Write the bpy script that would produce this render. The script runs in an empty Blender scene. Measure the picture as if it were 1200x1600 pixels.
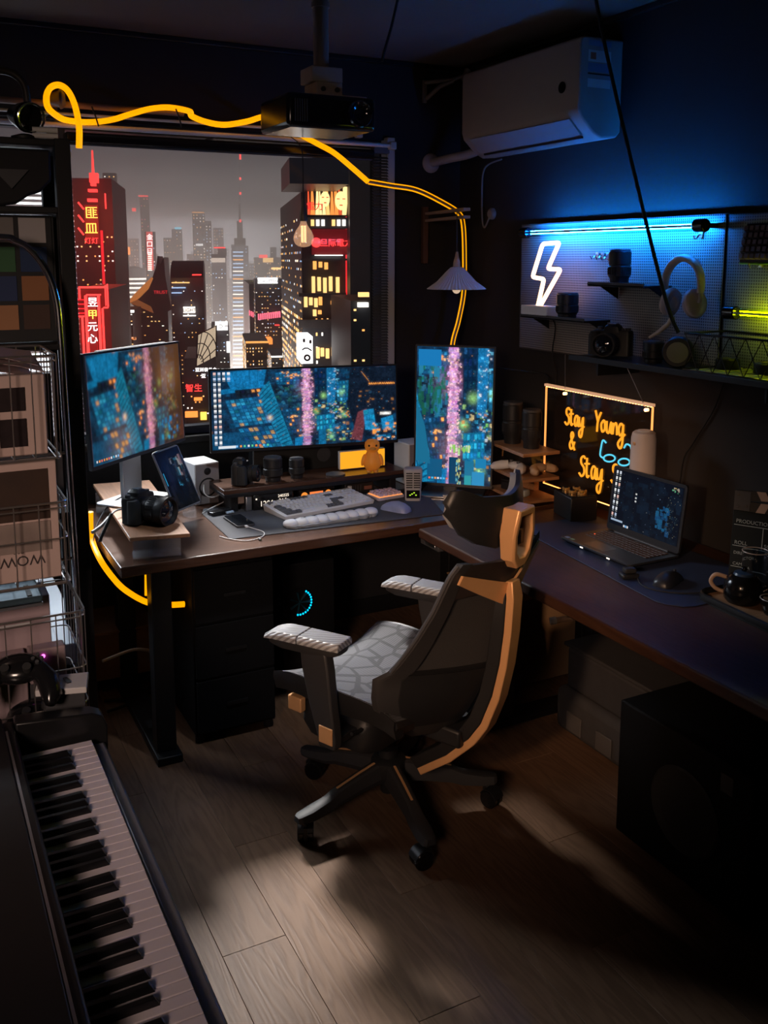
import bpy, bmesh, math, random
import numpy as np
from mathutils import Vector, Matrix, Euler, Quaternion

random.seed(11)
PI = math.pi
RAD = math.radians
SC = bpy.context.scene
COL = SC.collection

# ------------------------------------------------------------------ camera
CAM_H = 1.72
cam_data = bpy.data.cameras.new('camera')
cam = bpy.data.objects.new('camera', cam_data)
COL.objects.link(cam)
cam.location = (0, 0, CAM_H)
cam.rotation_euler = (RAD(90 - 8.8376), 0, RAD(-27.404))
cam_data.sensor_width = 36
cam_data.sensor_fit = 'AUTO'
cam_data.lens = 1460 / 1600 * 36
cam_data.shift_y = -168 / 1600
cam_data.clip_end = 2000
SC.camera = cam

# ------------------------------------------------------------------ colour management
SC.view_settings.view_transform = 'Standard'
SC.view_settings.look = 'None'
SC.view_settings.gamma = 1.0
SC.view_settings.exposure = 0.0
SC.view_settings.use_curve_mapping = False
SC.cycles.max_bounces = 8
SC.cycles.transparent_max_bounces = 16
SC.cycles.sample_clamp_indirect = 4.0
SC.cycles.caustics_reflective = False
SC.cycles.caustics_refractive = False

# ------------------------------------------------------------------ night sky over the city: hazy city glow low down, dark cloud above
world = bpy.data.worlds.new('night_sky')
SC.world = world
world.use_nodes = True
_n = world.node_tree.nodes
_l = world.node_tree.links
_bg = _n['Background']
_tc = _n.new('ShaderNodeTexCoord')
_sx = _n.new('ShaderNodeSeparateXYZ')
_l.new(_tc.outputs['Generated'], _sx.inputs[0])
_noise = _n.new('ShaderNodeTexNoise')
_noise.inputs['Scale'].default_value = 5.0
_noise.inputs['Detail'].default_value = 4.0
_map = _n.new('ShaderNodeMapping')
_map.inputs['Scale'].default_value = (1, 1, 4)
_l.new(_tc.outputs['Generated'], _map.inputs[0])
_l.new(_map.outputs[0], _noise.inputs[0])
_ma = _n.new('ShaderNodeMath')
_ma.operation = 'MULTIPLY_ADD'
_ma.inputs[1].default_value = 0.06
_l.new(_noise.outputs[0], _ma.inputs[0])
_l.new(_sx.outputs[2], _ma.inputs[2])
_rp = _n.new('ShaderNodeValToRGB')
_cr = _rp.color_ramp
_cr.elements[0].position = 0.0
_cr.elements[0].color = (0.13, 0.125, 0.13, 1)
_cr.elements[1].position = 0.20
_cr.elements[1].color = (0.028, 0.030, 0.038, 1)
for p_, c_ in ((0.055, (0.165, 0.155, 0.155, 1)), (0.085, (0.072, 0.075, 0.086, 1)), (0.13, (0.036, 0.039, 0.050, 1))):
    e_ = _cr.elements.new(p_)
    e_.color = c_
_l.new(_ma.outputs[0], _rp.inputs[0])
_l.new(_rp.outputs[0], _bg.inputs['Color'])
_bg.inputs['Strength'].default_value = 1.0


def lamp_area(name, loc, target, size, power, color, size_y=None, spread=None):
    d = bpy.data.lights.new(name, 'AREA')
    d.energy = power
    d.color = color
    d.shape = 'RECTANGLE' if size_y else 'SQUARE'
    d.size = size
    if size_y:
        d.size_y = size_y
    if spread:
        d.spread = spread
    o = bpy.data.objects.new(name, d)
    COL.objects.link(o)
    o.location = loc
    o.rotation_euler = (Vector(target) - Vector(loc)).to_track_quat('-Z', 'Y').to_euler()
    return o


# bright overcast daylight behind the blind of the left window part
lamp_area('daylight', (-.05, 4.75, 2.15), (.80, 3.0, .72), 1.1, 14, (0.80, 0.89, 1.0), spread=RAD(52))
# pale daylight straight behind the blind
lamp_area('daylight', (.36, 4.10, 1.56), (.36, 3.0, 1.50), .50, 3.2, (0.84, 0.92, 1.0), size_y=1.05)
# floodlight high outside the window, an added unseen lamp shining down through the window on desk and chair
_d = bpy.data.lights.new('added_flood', 'SPOT')
_d.energy = 3000
_d.color = (1.0, 0.95, 0.90)
_d.spot_size = RAD(20)
_d.spot_blend = 0.8
_d.shadow_soft_size = 0.34
_o = bpy.data.objects.new('added_flood', _d)
COL.objects.link(_o)
_o.location = (1.08, 5.6, 3.70)
_o.rotation_euler = (Vector((0.84, 2.58, 0.50)) - _o.location).to_track_quat('-Z', 'Y').to_euler()

# added spot above the frame, put in to brighten the desk and keyboard
_d = bpy.data.lights.new('added_desk_spot', 'SPOT')
_d.energy = 46
_d.color = (0.90, 0.94, 1.0)
_d.spot_size = RAD(37)
_d.spot_blend = 0.9
_d.shadow_soft_size = 0.06
_o = bpy.data.objects.new('added_desk_spot', _d)
COL.objects.link(_o)
_o.location = (1.10, 2.05, 2.57)
_o.rotation_euler = (Vector((1.12, 3.20, 0.75)) - _o.location).to_track_quat('-Z', 'Y').to_euler()

# warm room lamp behind the photographer, plus an added narrow spot brightening the chair
lamp_area('room_lamp', (-1.15, -.45, 2.0), (.62, 2.40, .95), .5, 3.3, (1.0, .72, .58), spread=RAD(46))
_d = bpy.data.lights.new('added_chair_spot', 'SPOT')
_d.energy = 250
_d.color = (1.0, .60, .36)
_d.spot_size = RAD(25)
_d.spot_blend = 1.0
_d.shadow_soft_size = 0.12
_o = bpy.data.objects.new('added_chair_spot', _d)
COL.objects.link(_o)
_o.location = (-1.25, .20, 1.95)
_o.rotation_euler = (Vector((1.38, 2.12, 0.86)) - _o.location).to_track_quat('-Z', 'Y').to_euler()


# ------------------------------------------------------------------ geometry of the view: pixel of the 1200x1600 frame -> point on an axis plane
_CR = cam.rotation_euler.to_matrix()
FRAME = Matrix()          # street grid of the city is turned against the room; identity indoors


def at(px, py, axis, val):
    d = FRAME.inverted().to_3x3() @ _CR @ Vector(((px - 600) / 1460, (632 - py) / 1460, -1.0))
    i = 'xyz'.index(axis)
    o = Vector((0, 0, CAM_H))
    return o + d * ((val - o[i]) / d[i])


# ------------------------------------------------------------------ materials
MATS = {}


def mat(name, col=(0.5, 0.5, 0.5), rough=0.5, metal=0.0, emit=None, es=1.0, noise=0.0, nscale=20.0, bump=0.0, bscale=60.0,
        trans=0.0, alpha=1.0, ior=1.45, coat=0.0, sheen=0.0, spec=0.5, sample=True):
    if name in MATS:
        return MATS[name]
    m = bpy.data.materials.new(name)
    m.use_nodes = True
    nt = m.node_tree
    b = nt.nodes['Principled BSDF']
    b.inputs['Base Color'].default_value = (*col, 1)
    b.inputs['Roughness'].default_value = rough
    b.inputs['Metallic'].default_value = metal
    b.inputs['IOR'].default_value = ior
    b.inputs['Transmission Weight'].default_value = trans
    b.inputs['Alpha'].default_value = alpha
    b.inputs['Coat Weight'].default_value = coat
    b.inputs['Sheen Weight'].default_value = sheen
    b.inputs['Specular IOR Level'].default_value = spec
    if emit is not None:
        b.inputs['Emission Color'].default_value = (*emit, 1)
        b.inputs['Emission Strength'].default_value = es
        if not sample:
            m.cycles.emission_sampling = 'NONE'
    if noise or bump:
        tc = nt.nodes.new('ShaderNodeTexCoord')
    if noise:
        t = nt.nodes.new('ShaderNodeTexNoise')
        t.inputs['Scale'].default_value = nscale
        t.inputs['Detail'].default_value = 4
        nt.links.new(tc.outputs['Object'], t.inputs[0])
        mx = nt.nodes.new('ShaderNodeMix')
        mx.data_type = 'RGBA'
        mx.inputs[6].default_value = (*[c * (1 - noise) for c in col], 1)
        mx.inputs[7].default_value = (*[min(1, c * (1 + noise)) for c in col], 1)
        nt.links.new(t.outputs[0], mx.inputs[0])
        nt.links.new(mx.outputs[2], b.inputs['Base Color'])
    if bump:
        t2 = nt.nodes.new('ShaderNodeTexNoise')
        t2.inputs['Scale'].default_value = bscale
        t2.inputs['Detail'].default_value = 3
        nt.links.new(tc.outputs['Object'], t2.inputs[0])
        bp = nt.nodes.new('ShaderNodeBump')
        bp.inputs['Strength'].default_value = bump
        bp.inputs['Distance'].default_value = 0.002
        nt.links.new(t2.outputs[0], bp.inputs['Height'])
        nt.links.new(bp.outputs[0], b.inputs['Normal'])
    MATS[name] = m
    return m


def wood(name, c1, c2, rough=0.4, axis='y', scale=1.0, bump=0.25, spec=0.5):
    """long grain along one object axis: stretched noise for the fibres, distorted bands for the rings"""
    if name in MATS:
        return MATS[name]
    m = bpy.data.materials.new(name)
    m.use_nodes = True
    nt = m.node_tree
    N, L = nt.nodes, nt.links
    b = N['Principled BSDF']
    b.inputs['Roughness'].default_value = rough
    b.inputs['Specular IOR Level'].default_value = spec
    tc = N.new('ShaderNodeTexCoord')
    oi = N.new('ShaderNodeObjectInfo')
    mp = N.new('ShaderNodeMapping')
    s = {'x': (1.6, 14, 14), 'y': (14, 1.6, 14), 'z': (14, 14, 1.6)}[axis]
    mp.inputs['Scale'].default_value = [v * scale for v in s]
    L.new(tc.outputs['Object'], mp.inputs[0])
    rv = N.new('ShaderNodeMath')
    rv.operation = 'MULTIPLY'
    rv.inputs[1].default_value = 37.0
    L.new(oi.outputs['Random'], rv.inputs[0])
    cb = N.new('ShaderNodeCombineXYZ')
    for k in range(3):
        L.new(rv.outputs[0], cb.inputs[k])
    L.new(cb.outputs[0], mp.inputs['Location'])
    n1 = N.new('ShaderNodeTexNoise')
    n1.inputs['Scale'].default_value = 1.0
    n1.inputs['Detail'].default_value = 3
    n1.inputs['Distortion'].default_value = 0.4
    L.new(mp.outputs[0], n1.inputs[0])
    w = N.new('ShaderNodeMath')
    w.operation = 'MULTIPLY'
    w.inputs[1].default_value = 55.0
    L.new(n1.outputs[0], w.inputs[0])
    sn = N.new('ShaderNodeMath')
    sn.operation = 'SINE'
    L.new(w.outputs[0], sn.inputs[0])
    n2 = N.new('ShaderNodeTexNoise')
    n2.inputs['Scale'].default_value = 9.0
    n2.inputs['Detail'].default_value = 5
    L.new(mp.outputs[0], n2.inputs[0])
    mr = N.new('ShaderNodeMapRange')
    mr.inputs['From Min'].default_value = -1
    L.new(sn.outputs[0], mr.inputs[0])
    ad = N.new('ShaderNodeMath')
    ad.operation = 'MULTIPLY'
    L.new(mr.outputs[0], ad.inputs[0])
    L.new(n2.outputs[0], ad.inputs[1])
    mx = N.new('ShaderNodeMix')
    mx.data_type = 'RGBA'
    mx.inputs[6].default_value = (*c1, 1)
    mx.inputs[7].default_value = (*c2, 1)
    L.new(ad.outputs[0], mx.inputs[0])
    hs = N.new('ShaderNodeHueSaturation')
    vm = N.new('ShaderNodeMapRange')
    vm.inputs['To Min'].default_value = 0.82
    vm.inputs['To Max'].default_value = 1.14
    L.new(oi.outputs['Random'], vm.inputs[0])
    L.new(vm.outputs[0], hs.inputs['Value'])
    L.new(mx.outputs[2], hs.inputs['Color'])
    L.new(hs.outputs[0], b.inputs['Base Color'])
    bp = N.new('ShaderNodeBump')
    bp.inputs['Strength'].default_value = bump
    bp.inputs['Distance'].default_value = 0.001
    L.new(ad.outputs[0], bp.inputs['Height'])
    L.new(bp.outputs[0], b.inputs['Normal'])
    MATS[name] = m
    return m


def glow(name, col, s, sample=True):
    return mat(name, tuple(min(1, c * 0.5) for c in col), 0.4, emit=col, es=s, sample=sample)


def pane_mat(name, tint=(1, 1, 1), gloss=0.02, refl=1.0):
    """thin clear pane: straight through, plus the reflection glass gives"""
    if name in MATS:
        return MATS[name]
    m = bpy.data.materials.new(name)
    m.use_nodes = True
    N, L = m.node_tree.nodes, m.node_tree.links
    N.remove(N['Principled BSDF'])
    out = N['Material Output']
    t = N.new('ShaderNodeBsdfTransparent')
    t.inputs[0].default_value = (*tint, 1)
    g = N.new('ShaderNodeBsdfGlossy')
    g.inputs['Roughness'].default_value = gloss
    fr = N.new('ShaderNodeFresnel')
    fr.inputs[0].default_value = 1.45
    k = N.new('ShaderNodeMath')
    k.operation = 'MULTIPLY'
    k.inputs[1].default_value = refl
    L.new(fr.outputs[0], k.inputs[0])
    # the outer faces reflect; inside the sheet nothing more is added (no refraction is modelled)
    geo = N.new('ShaderNodeNewGeometry')
    front = N.new('ShaderNodeMath')
    front.operation = 'SUBTRACT'
    front.inputs[0].default_value = 1.0
    L.new(geo.outputs['Backfacing'], front.inputs[1])
    kk = N.new('ShaderNodeMath')
    kk.operation = 'MULTIPLY'
    L.new(k.outputs[0], kk.inputs[0])
    L.new(front.outputs[0], kk.inputs[1])
    mx = N.new('ShaderNodeMixShader')
    L.new(kk.outputs[0], mx.inputs[0])
    L.new(t.outputs[0], mx.inputs[1])
    L.new(g.outputs[0], mx.inputs[2])
    L.new(mx.outputs[0], out.inputs[0])
    MATS[name] = m
    return m


def dots(name, base, hole, pitch, r, axes='yz', rough=0.5, metal=0.0):
    """sheet with a staggered grid of small punched holes"""
    if name in MATS:
        return MATS[name]
    m = bpy.data.materials.new(name)
    m.use_nodes = True
    N, L = m.node_tree.nodes, m.node_tree.links
    b = N['Principled BSDF']
    b.inputs['Roughness'].default_value = rough
    b.inputs['Metallic'].default_value = metal
    tc = N.new('ShaderNodeTexCoord')
    sx = N.new('ShaderNodeSeparateXYZ')
    L.new(tc.outputs['Object'], sx.inputs[0])

    def op(o, a, v=None, w=None):
        n = N.new('ShaderNodeMath')
        n.operation = o
        L.new(a, n.inputs[0])
        if v is not None:
            if isinstance(v, (int, float)):
                n.inputs[1].default_value = v
            else:
                L.new(v, n.inputs[1])
        if w is not None:
            n.inputs[2].default_value = w
        return n.outputs[0]
    u = op('DIVIDE', sx.outputs['xyz'.index(axes[0])], pitch)
    v = op('DIVIDE', sx.outputs['xyz'.index(axes[1])], pitch)
    fu = op('SUBTRACT', op('FRACT', u), 0.5)
    fv = op('SUBTRACT', op('FRACT', v), 0.5)
    d = op('SQRT', op('ADD', op('MULTIPLY', fu, fu), op('MULTIPLY', fv, fv)))
    hit = op('LESS_THAN', d, r)
    mx = N.new('ShaderNodeMix')
    mx.data_type = 'RGBA'
    mx.inputs[6].default_value = (*base, 1)
    mx.inputs[7].default_value = (*hole, 1)
    L.new(hit, mx.inputs[0])
    L.new(mx.outputs[2], b.inputs['Base Color'])
    MATS[name] = m
    return m


# ------------------------------------------------------------------ mesh builder
class MB:
    def __init__(self):
        self.bm = bmesh.new()

    def _add(self, vs, fs, M=None):
        if M is not None:
            vs = [M @ Vector(v) for v in vs]
        b = [self.bm.verts.new(v) for v in vs]
        for f in fs:
            try:
                self.bm.faces.new([b[i] for i in f])
            except ValueError:
                pass
        return b

    def box(self, lo, hi, M=None):
        x0, y0, z0 = lo
        x1, y1, z1 = hi
        vs = [(x0, y0, z0), (x1, y0, z0), (x1, y1, z0), (x0, y1, z0), (x0, y0, z1), (x1, y0, z1), (x1, y1, z1), (x0, y1, z1)]
        self._add(vs, [(3, 2, 1, 0), (4, 5, 6, 7), (0, 1, 5, 4), (1, 2, 6, 5), (2, 3, 7, 6), (3, 0, 4, 7)], M)
        return self

    def cbox(self, c, s, M=None):
        return self.box([c[i] - s[i] / 2 for i in range(3)], [c[i] + s[i] / 2 for i in range(3)], M)

    def rings(self, rings, closed=False, cap=True, M=None):
        vs, fs = [], []
        n = len(rings[0])
        for r in rings:
            vs += list(r)
        k = len(rings)
        for i in range(k if closed else k - 1):
            for j in range(n):
                a, b = i * n + j, i * n + (j + 1) % n
                c, d = ((i + 1) % k) * n + (j + 1) % n, ((i + 1) % k) * n + j
                fs.append((a, b, c, d))
        if cap and not closed:
            fs.append(tuple(reversed(range(n))))
            fs.append(tuple(range((k - 1) * n, k * n)))
        self._add(vs, fs, M)
        return self

    def cyl(self, p0, p1, r0, r1=None, n=16, M=None):
        p0, p1 = Vector(p0), Vector(p1)
        r1 = r0 if r1 is None else r1
        q = (p1 - p0).to_track_quat('Z', 'Y')
        ring = lambda p, r: [p + q @ Vector((r * math.cos(2 * PI * k / n), r * math.sin(2 * PI * k / n), 0)) for k in range(n)]
        return self.rings([ring(p0, r0), ring(p1, r1)], M=M)

    def lathe(self, prof, c=(0, 0, 0), n=24, axis=(0, 0, 1), M=None, wob=None):
        c = Vector(c)
        q = Vector(axis).to_track_quat('Z', 'Y') if tuple(axis) != (0, 0, 1) else Quaternion()
        rs = []
        for r, z in prof:
            r = max(r, 0.0002)
            rs.append([c + q @ Vector(((r * (wob(k) if wob else 1)) * math.cos(2 * PI * k / n), (r * (wob(k) if wob else 1)) * math.sin(2 * PI * k / n), z)) for k in range(n)])
        return self.rings(rs, M=M)

    def tube(self, pts, r, n=8, closed=False, M=None, flat=None):
        pts = [Vector(p) for p in pts]
        k = len(pts)
        rs = []
        up = None
        for i, p in enumerate(pts):
            a = pts[(i - 1) % k] if (closed or i > 0) else p
            b = pts[(i + 1) % k] if (closed or i < k - 1) else p
            t = (b - a)
            if t.length < 1e-9:
                t = Vector((0, 0, 1))
            t.normalize()
            if up is None:
                up = Vector((0, 0, 1)) if abs(t.z) < 0.9 else Vector((1, 0, 0))
            s = t.cross(up)
            if s.length < 1e-6:
                s = t.orthogonal()
            s.normalize()
            up = s.cross(t).normalized()
            ri = r[i] if isinstance(r, (list, tuple)) else r
            f = flat or 1.0
            rs.append([p + s * (ri * math.cos(2 * PI * j / n)) + up * (ri * f * math.sin(2 * PI * j / n)) for j in range(n)])
        return self.rings(rs, closed=closed, M=M)

    def prism(self, poly, t, M=None):
        """2D outline in local xy, thickness t along local z"""
        n = len(poly)
        vs = [(x, y, 0) for x, y in poly] + [(x, y, t) for x, y in poly]
        fs = [tuple(reversed(range(n))), tuple(range(n, 2 * n))] + [(i, (i + 1) % n, n + (i + 1) % n, n + i) for i in range(n)]
        self._add(vs, fs, M)
        return self

    def ball(self, c, r, u=16, v=10, M=None):
        r = (r, r, r) if isinstance(r, (int, float)) else r
        rs = []
        for i in range(v + 1):
            th = PI * i / v
            s, z = max(math.sin(th), 0.004), math.cos(th)
            rs.append([(c[0] + r[0] * s * math.cos(2 * PI * k / u), c[1] + r[1] * s * math.sin(2 * PI * k / u), c[2] - r[2] * z) for k in range(u)])
        return self.rings(rs, M=M)

    def quad(self, a, b, c, d, M=None):
        self._add([a, b, c, d], [(0, 1, 2, 3)], M)
        return self

    def build(self, name, m, parent=None, bevel=0.0, seg=2, smooth=40, world=False, sub=0, kind=None, label=None):
        bm = self.bm
        if world and parent is not None:
            bm.transform(root_matrix(parent).inverted() @ FRAME)
        bmesh.ops.recalc_face_normals(bm, faces=bm.faces)
        me = bpy.data.meshes.new(name)
        bm.to_mesh(me)
        bm.free()
        if smooth:
            me.shade_smooth()
            me.set_sharp_from_angle(angle=RAD(smooth))
        o = bpy.data.objects.new(name, me)
        COL.objects.link(o)
        if isinstance(m, str):
            m = MATS[m]
        me.materials.append(m)
        if parent is not None:
            o.parent = parent
        if bevel:
            b = o.modifiers.new('bevel', 'BEVEL')
            b.width = bevel
            b.segments = seg
            b.limit_method = 'ANGLE'
            b.angle_limit = RAD(40)
        if sub:
            s = o.modifiers.new('sub', 'SUBSURF')
            s.levels = s.render_levels = sub
        if kind:
            o['kind'] = kind
        if label:
            o['label'] = label
        return o


def root_matrix(o):
    M = Matrix.Translation(o.location) @ o.rotation_euler.to_matrix().to_4x4()
    return root_matrix(o.parent) @ M if o.parent else M


def tag(o, label, cat, group=None):
    o['label'] = label
    o['category'] = cat
    if group:
        o['group'] = group
    return o


def thing(name, label, cat, loc=(0, 0, 0), rz=0.0, group=None, rot=None):
    o = bpy.data.objects.new(name, None)
    COL.objects.link(o)
    o.empty_display_size = 0.05
    o.location = loc
    o.rotation_euler = rot if rot else (0, 0, RAD(rz))
    return tag(o, label, cat, group)


def dup(o, parent=None):
    c = o.copy()
    COL.objects.link(c)
    if parent is not None:
        c.parent = parent
    for ch in list(o.children):
        dup(ch, c)
    return c


def T(x, y, z):
    return Matrix.Translation((x, y, z))


def RX(a):
    return Matrix.Rotation(RAD(a), 4, 'X')


def RY(a):
    return Matrix.Rotation(RAD(a), 4, 'Y')


def RZ(a):
    return Matrix.Rotation(RAD(a), 4, 'Z')


def bez(pts, n=8, closed=False):
    """Catmull-Rom through the points"""
    P = [Vector(p) for p in pts]
    k = len(P)
    out = []
    rng = range(k if closed else k - 1)
    for i in rng:
        p0 = P[(i - 1) % k] if (closed or i > 0) else P[i]
        p1, p2 = P[i], P[(i + 1) % k]
        p3 = P[(i + 2) % k] if (closed or i + 2 < k) else p2
        for j in range(n):
            t = j / n
            out.append(0.5 * ((2 * p1) + (p2 - p0) * t + (2 * p0 - 5 * p1 + 4 * p2 - p3) * t * t + (3 * p1 - p0 - 3 * p2 + p3) * t ** 3))
    if not closed:
        out.append(P[-1])
    return out


def rrect(w, h, r, n=5, cx=0.0, cy=0.0):
    pts = []
    for (sx, sy, a0) in ((1, 1, 0), (-1, 1, 90), (-1, -1, 180), (1, -1, 270)):
        for k in range(n + 1):
            a = RAD(a0 + 90 * k / n)
            pts.append((cx + sx * (w / 2 - r) + r * math.cos(a), cy + sy * (h / 2 - r) + r * math.sin(a)))
    return pts


def lettering(body, size, M, name, m, parent, depth=0.0006, align='LEFT', label=None):
    c = bpy.data.curves.new('lettering', 'FONT')
    c.body = body
    c.size = size
    c.extrude = depth
    c.align_x = align
    c.resolution_u = 3
    o = bpy.data.objects.new('lettering', c)
    COL.objects.link(o)
    bpy.context.view_layer.update()
    me = bpy.data.meshes.new_from_object(o.evaluated_get(bpy.context.evaluated_depsgraph_get()))
    bpy.data.objects.remove(o)
    bpy.data.curves.remove(c)
    me.transform(M)
    if parent is not None:
        pass
    r = bpy.data.objects.new(name, me)
    COL.objects.link(r)
    me.materials.clear()
    me.materials.append(MATS[m] if isinstance(m, str) else m)
    r.parent = parent
    if label:
        r['label'] = label
    return r


# shared materials
mat('black_plastic', (0.012, 0.012, 0.013), 0.45, noise=0.2)
mat('black_gloss', (0.008, 0.008, 0.009), 0.15, noise=0.1)
mat('black_rubber', (0.015, 0.015, 0.016), 0.75, noise=0.2)
mat('dark_grey', (0.05, 0.05, 0.055), 0.5, noise=0.15)
mat('grey_plastic', (0.22, 0.22, 0.23), 0.5, noise=0.1)
mat('white_plastic', (0.62, 0.62, 0.63), 0.45, noise=0.05)
mat('cream_plastic', (0.60, 0.52, 0.46), 0.5, noise=0.05)
mat('chrome', (0.75, 0.75, 0.77), 0.16, 1.0, noise=0.05)
mat('silver', (0.55, 0.57, 0.60), 0.32, 1.0, noise=0.05)
mat('black_metal', (0.014, 0.014, 0.015), 0.4, 0.3, noise=0.2)
mat('bronze', (0.74, 0.40, 0.18), 0.38, 0.3, noise=0.06)
mat('lens_glass', (0.01, 0.012, 0.02), 0.05, coat=1.0, noise=0.1)
glow('orange_glow', (1.0, 0.36, 0.015), 1.6)
glow('screen_white', (0.9, 0.95, 1.0), 1.0, False)
wood('walnut', (0.066, 0.029, 0.016), (0.036, 0.015, 0.008), 0.27, 'x')
wood('walnut_along', (0.066, 0.029, 0.017), (0.036, 0.015, 0.009), 0.46, 'y', spec=.25)
wood('light_wood', (0.36, 0.20, 0.11), (0.24, 0.125, 0.065), 0.45, 'x')
wood('oak_board', (0.27, 0.13, 0.065), (0.14, 0.06, 0.03), 0.42, 'y')
pane_mat('clear_acrylic', (0.93, 0.93, 0.93), 0.03)
mat('frosted_acrylic', (.62, .64, .68), .18, alpha=.30, noise=.03)
pane_mat('clear_glass', (0.95, 0.95, 0.95), 0.01)

# ================================================================== THE ROOM
XR, YB, ZC = 2.45, 3.93, 2.613
XL, YF = -1.60, -0.95
mat('wall_paint', (0.019, 0.0175, 0.018), 0.8, noise=0.12, nscale=6, bump=0.15, bscale=40)
mat('ceiling_paint', (0.115, 0.09, 0.08), 0.9, noise=0.06, nscale=5)
mat('window_frame_white', (0.50, 0.50, 0.48), 0.45, noise=0.05)
mat('blind_white', (0.70, 0.72, 0.74), 0.5, noise=0.04)
mat('blind_dark', (0.10, 0.10, 0.105), 0.5, noise=0.1)
wood('floor_wood', (0.185, 0.105, 0.062), (0.105, 0.056, 0.032), 0.46, 'y', 1.0, 0.35, spec=.18)


def struct(o):
    o['kind'] = 'structure'
    return o


floor = struct(MB().box((XL - .2, YF - .2, -0.12), (XR + .2, YB + .2, -0.012)).build('floor', mat('subfloor', (0.02, 0.012, 0.01), 0.8, noise=0.1)))
# laminate planks, 0.168 m wide, running towards the window, staggered end joints
PW, PL = 0.168, 1.22
base_plank = None
i = 0
x = 0.605 - 14 * PW
row = -14
while x < XR:
    off = (2.042 + (row % 3) * 0.41) % PL
    y = off - 2 * PL
    while y < YB:
        y0, y1, x0, x1 = max(y, YF), min(y + PL, YB), max(x, XL), min(x + PW, XR)
        if y1 - y0 > 0.02 and x1 - x0 > 0.01:
            full = abs((y1 - y0) - PL) < 1e-6 and abs((x1 - x0) - PW) < 1e-6
            g = 0.0006
            if full and base_plank is not None:
                o = base_plank.copy()
                COL.objects.link(o)
            else:
                w_, h_ = (x1 - x0) / 2 - g, (y1 - y0) / 2 - g
                o = MB().box((-w_, -h_, -0.012), (w_, h_, 0)).build('plank', 'floor_wood', floor, bevel=0.0006, seg=1, smooth=0)
                if full:
                    base_plank = o
            o.parent = floor
            o.location = ((x0 + x1) / 2, (y0 + y1) / 2, 0)
        y += PL
    x += PW
    row += 1

struct(MB().box((XL - .2, YF - .2, ZC), (XR + .2, YB + .2, ZC + .12)).build('ceiling', 'ceiling_paint'))
struct(MB().box((XR, YF - .2, 0), (XR + .2, YB + .2, ZC)).build('wall_right', 'wall_paint'))
struct(MB().box((XL - .2, YF - .2, 0), (XL, YB + .2, ZC)).build('wall_left', 'wall_paint'))
struct(MB().box((XL, YF - .2, 0), (XR, YF, ZC)).build('wall_front', 'wall_paint'))
WX0, WX1, WZ0, WZ1 = -1.15, 2.065, 0.965, 2.26
wb = MB()
wb.box((XL, YB, 0), (WX0, YB + .2, ZC)).box((WX1, YB, 0), (XR, YB + .2, ZC))
wb.box((WX0, YB, 0), (WX1, YB + .2, WZ0)).box((WX0, YB, WZ1), (WX1, YB + .2, ZC))
struct(wb.build('wall_back', 'wall_paint'))
struct(MB().box((XL, YB - .012, 0), (XR, YB, .08)).build('baseboard_back', 'black_plastic', bevel=.003))
struct(MB().box((XR - .012, YF, 0), (XR, YB - .012, .08)).build('baseboard_right', 'black_plastic', bevel=.003))
struct(MB().box((XR - .02, YF, ZC - .022), (XR, YB, ZC)).build('trim_1', 'black_plastic', bevel=.004))
struct(MB().box((XL, YB - .02, ZC - .022), (XR - .02, YB, ZC)).build('trim_2', 'black_plastic', bevel=.004))

# windows: left part (daylight, behind the rack) and right part (the city)
MULL = 0.60
for n_, (a, b) in enumerate(((WX0, MULL), (MULL, WX1))):
    wf = struct(bpy.data.objects.new('window_%d' % (n_ + 1), None))
    COL.objects.link(wf)
    wf.location = ((a + b) / 2, YB + .06, WZ0)
    t = 0.035
    mb = MB()
    mb.box((a, YB + .03, WZ0), (a + t, YB + .09, WZ1)).box((b - t, YB + .03, WZ0), (b, YB + .09, WZ1))
    mb.box((a + t, YB + .03, WZ0), (b - t, YB + .09, WZ0 + t)).box((a + t, YB + .03, WZ1 - t), (b - t, YB + .09, WZ1))
    mb.build('frame', 'dark_grey', wf, bevel=.003, world=True)
    MB().box((a + t, YB + .055, WZ0 + t), (b - t, YB + .061, WZ1 - t)).build('pane', pane_mat('window_glass', (0.97, 0.975, 0.98), 0.0, 0.12), wf, world=True)
    MB().box((a, YB - .03, WZ0 - .03), (b, YB + .03, WZ0)).build('sill', 'black_plastic', wf, bevel=.004, world=True)
struct(MB().box((WX1 - .028, YB - .035, WZ0 - .03), (WX1 + .012, YB + .03, WZ1 + .01)).build('trim_3', 'window_frame_white', bevel=.004))

# venetian blinds
def blind(name, label, x0, x1, z0, z1, y, pitch, tilt, m, depth=.022):
    r = thing(name, label, 'blind', ((x0 + x1) / 2, y, z1))
    w = (x1 - x0) / 2
    MB().box((-w, -.018, -.012), (w, .018, .022)).build('head_rail', m, r, bevel=.003)
    first = None
    z = -.03
    while z > z0 - z1:
        if first is None:
            first = MB().cbox((0, 0, 0), (2 * w, depth, .0016)).build('slat', m, r)
            o = first
        else:
            o = first.copy()
            COL.objects.link(o)
        o.location = (0, 0, z)
        o.rotation_euler = (RAD(tilt), 0, 0)
        z -= pitch
    for s in (-.8, .8):
        MB().cyl((s * w, 0, 0), (s * w, 0, z0 - z1), .0011, n=6).build('ladder_cord', m, r)
    MB().box((-w, -.012, z0 - z1 - .016), (w, .012, z0 - z1)).build('bottom_rail', m, r, bevel=.002)
    return r


blind('venetian_blind', 'white venetian blind glowing with daylight behind the black rack', .14, .635, 1.0, 2.12, 3.86, .020, 26, 'blind_white')
blind('venetian_blind', 'narrow dark venetian blind along the right edge of the city window', 1.955, 2.034, 1.0, 2.205, 3.885, .0132, 35, 'blind_dark', .016)

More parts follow.
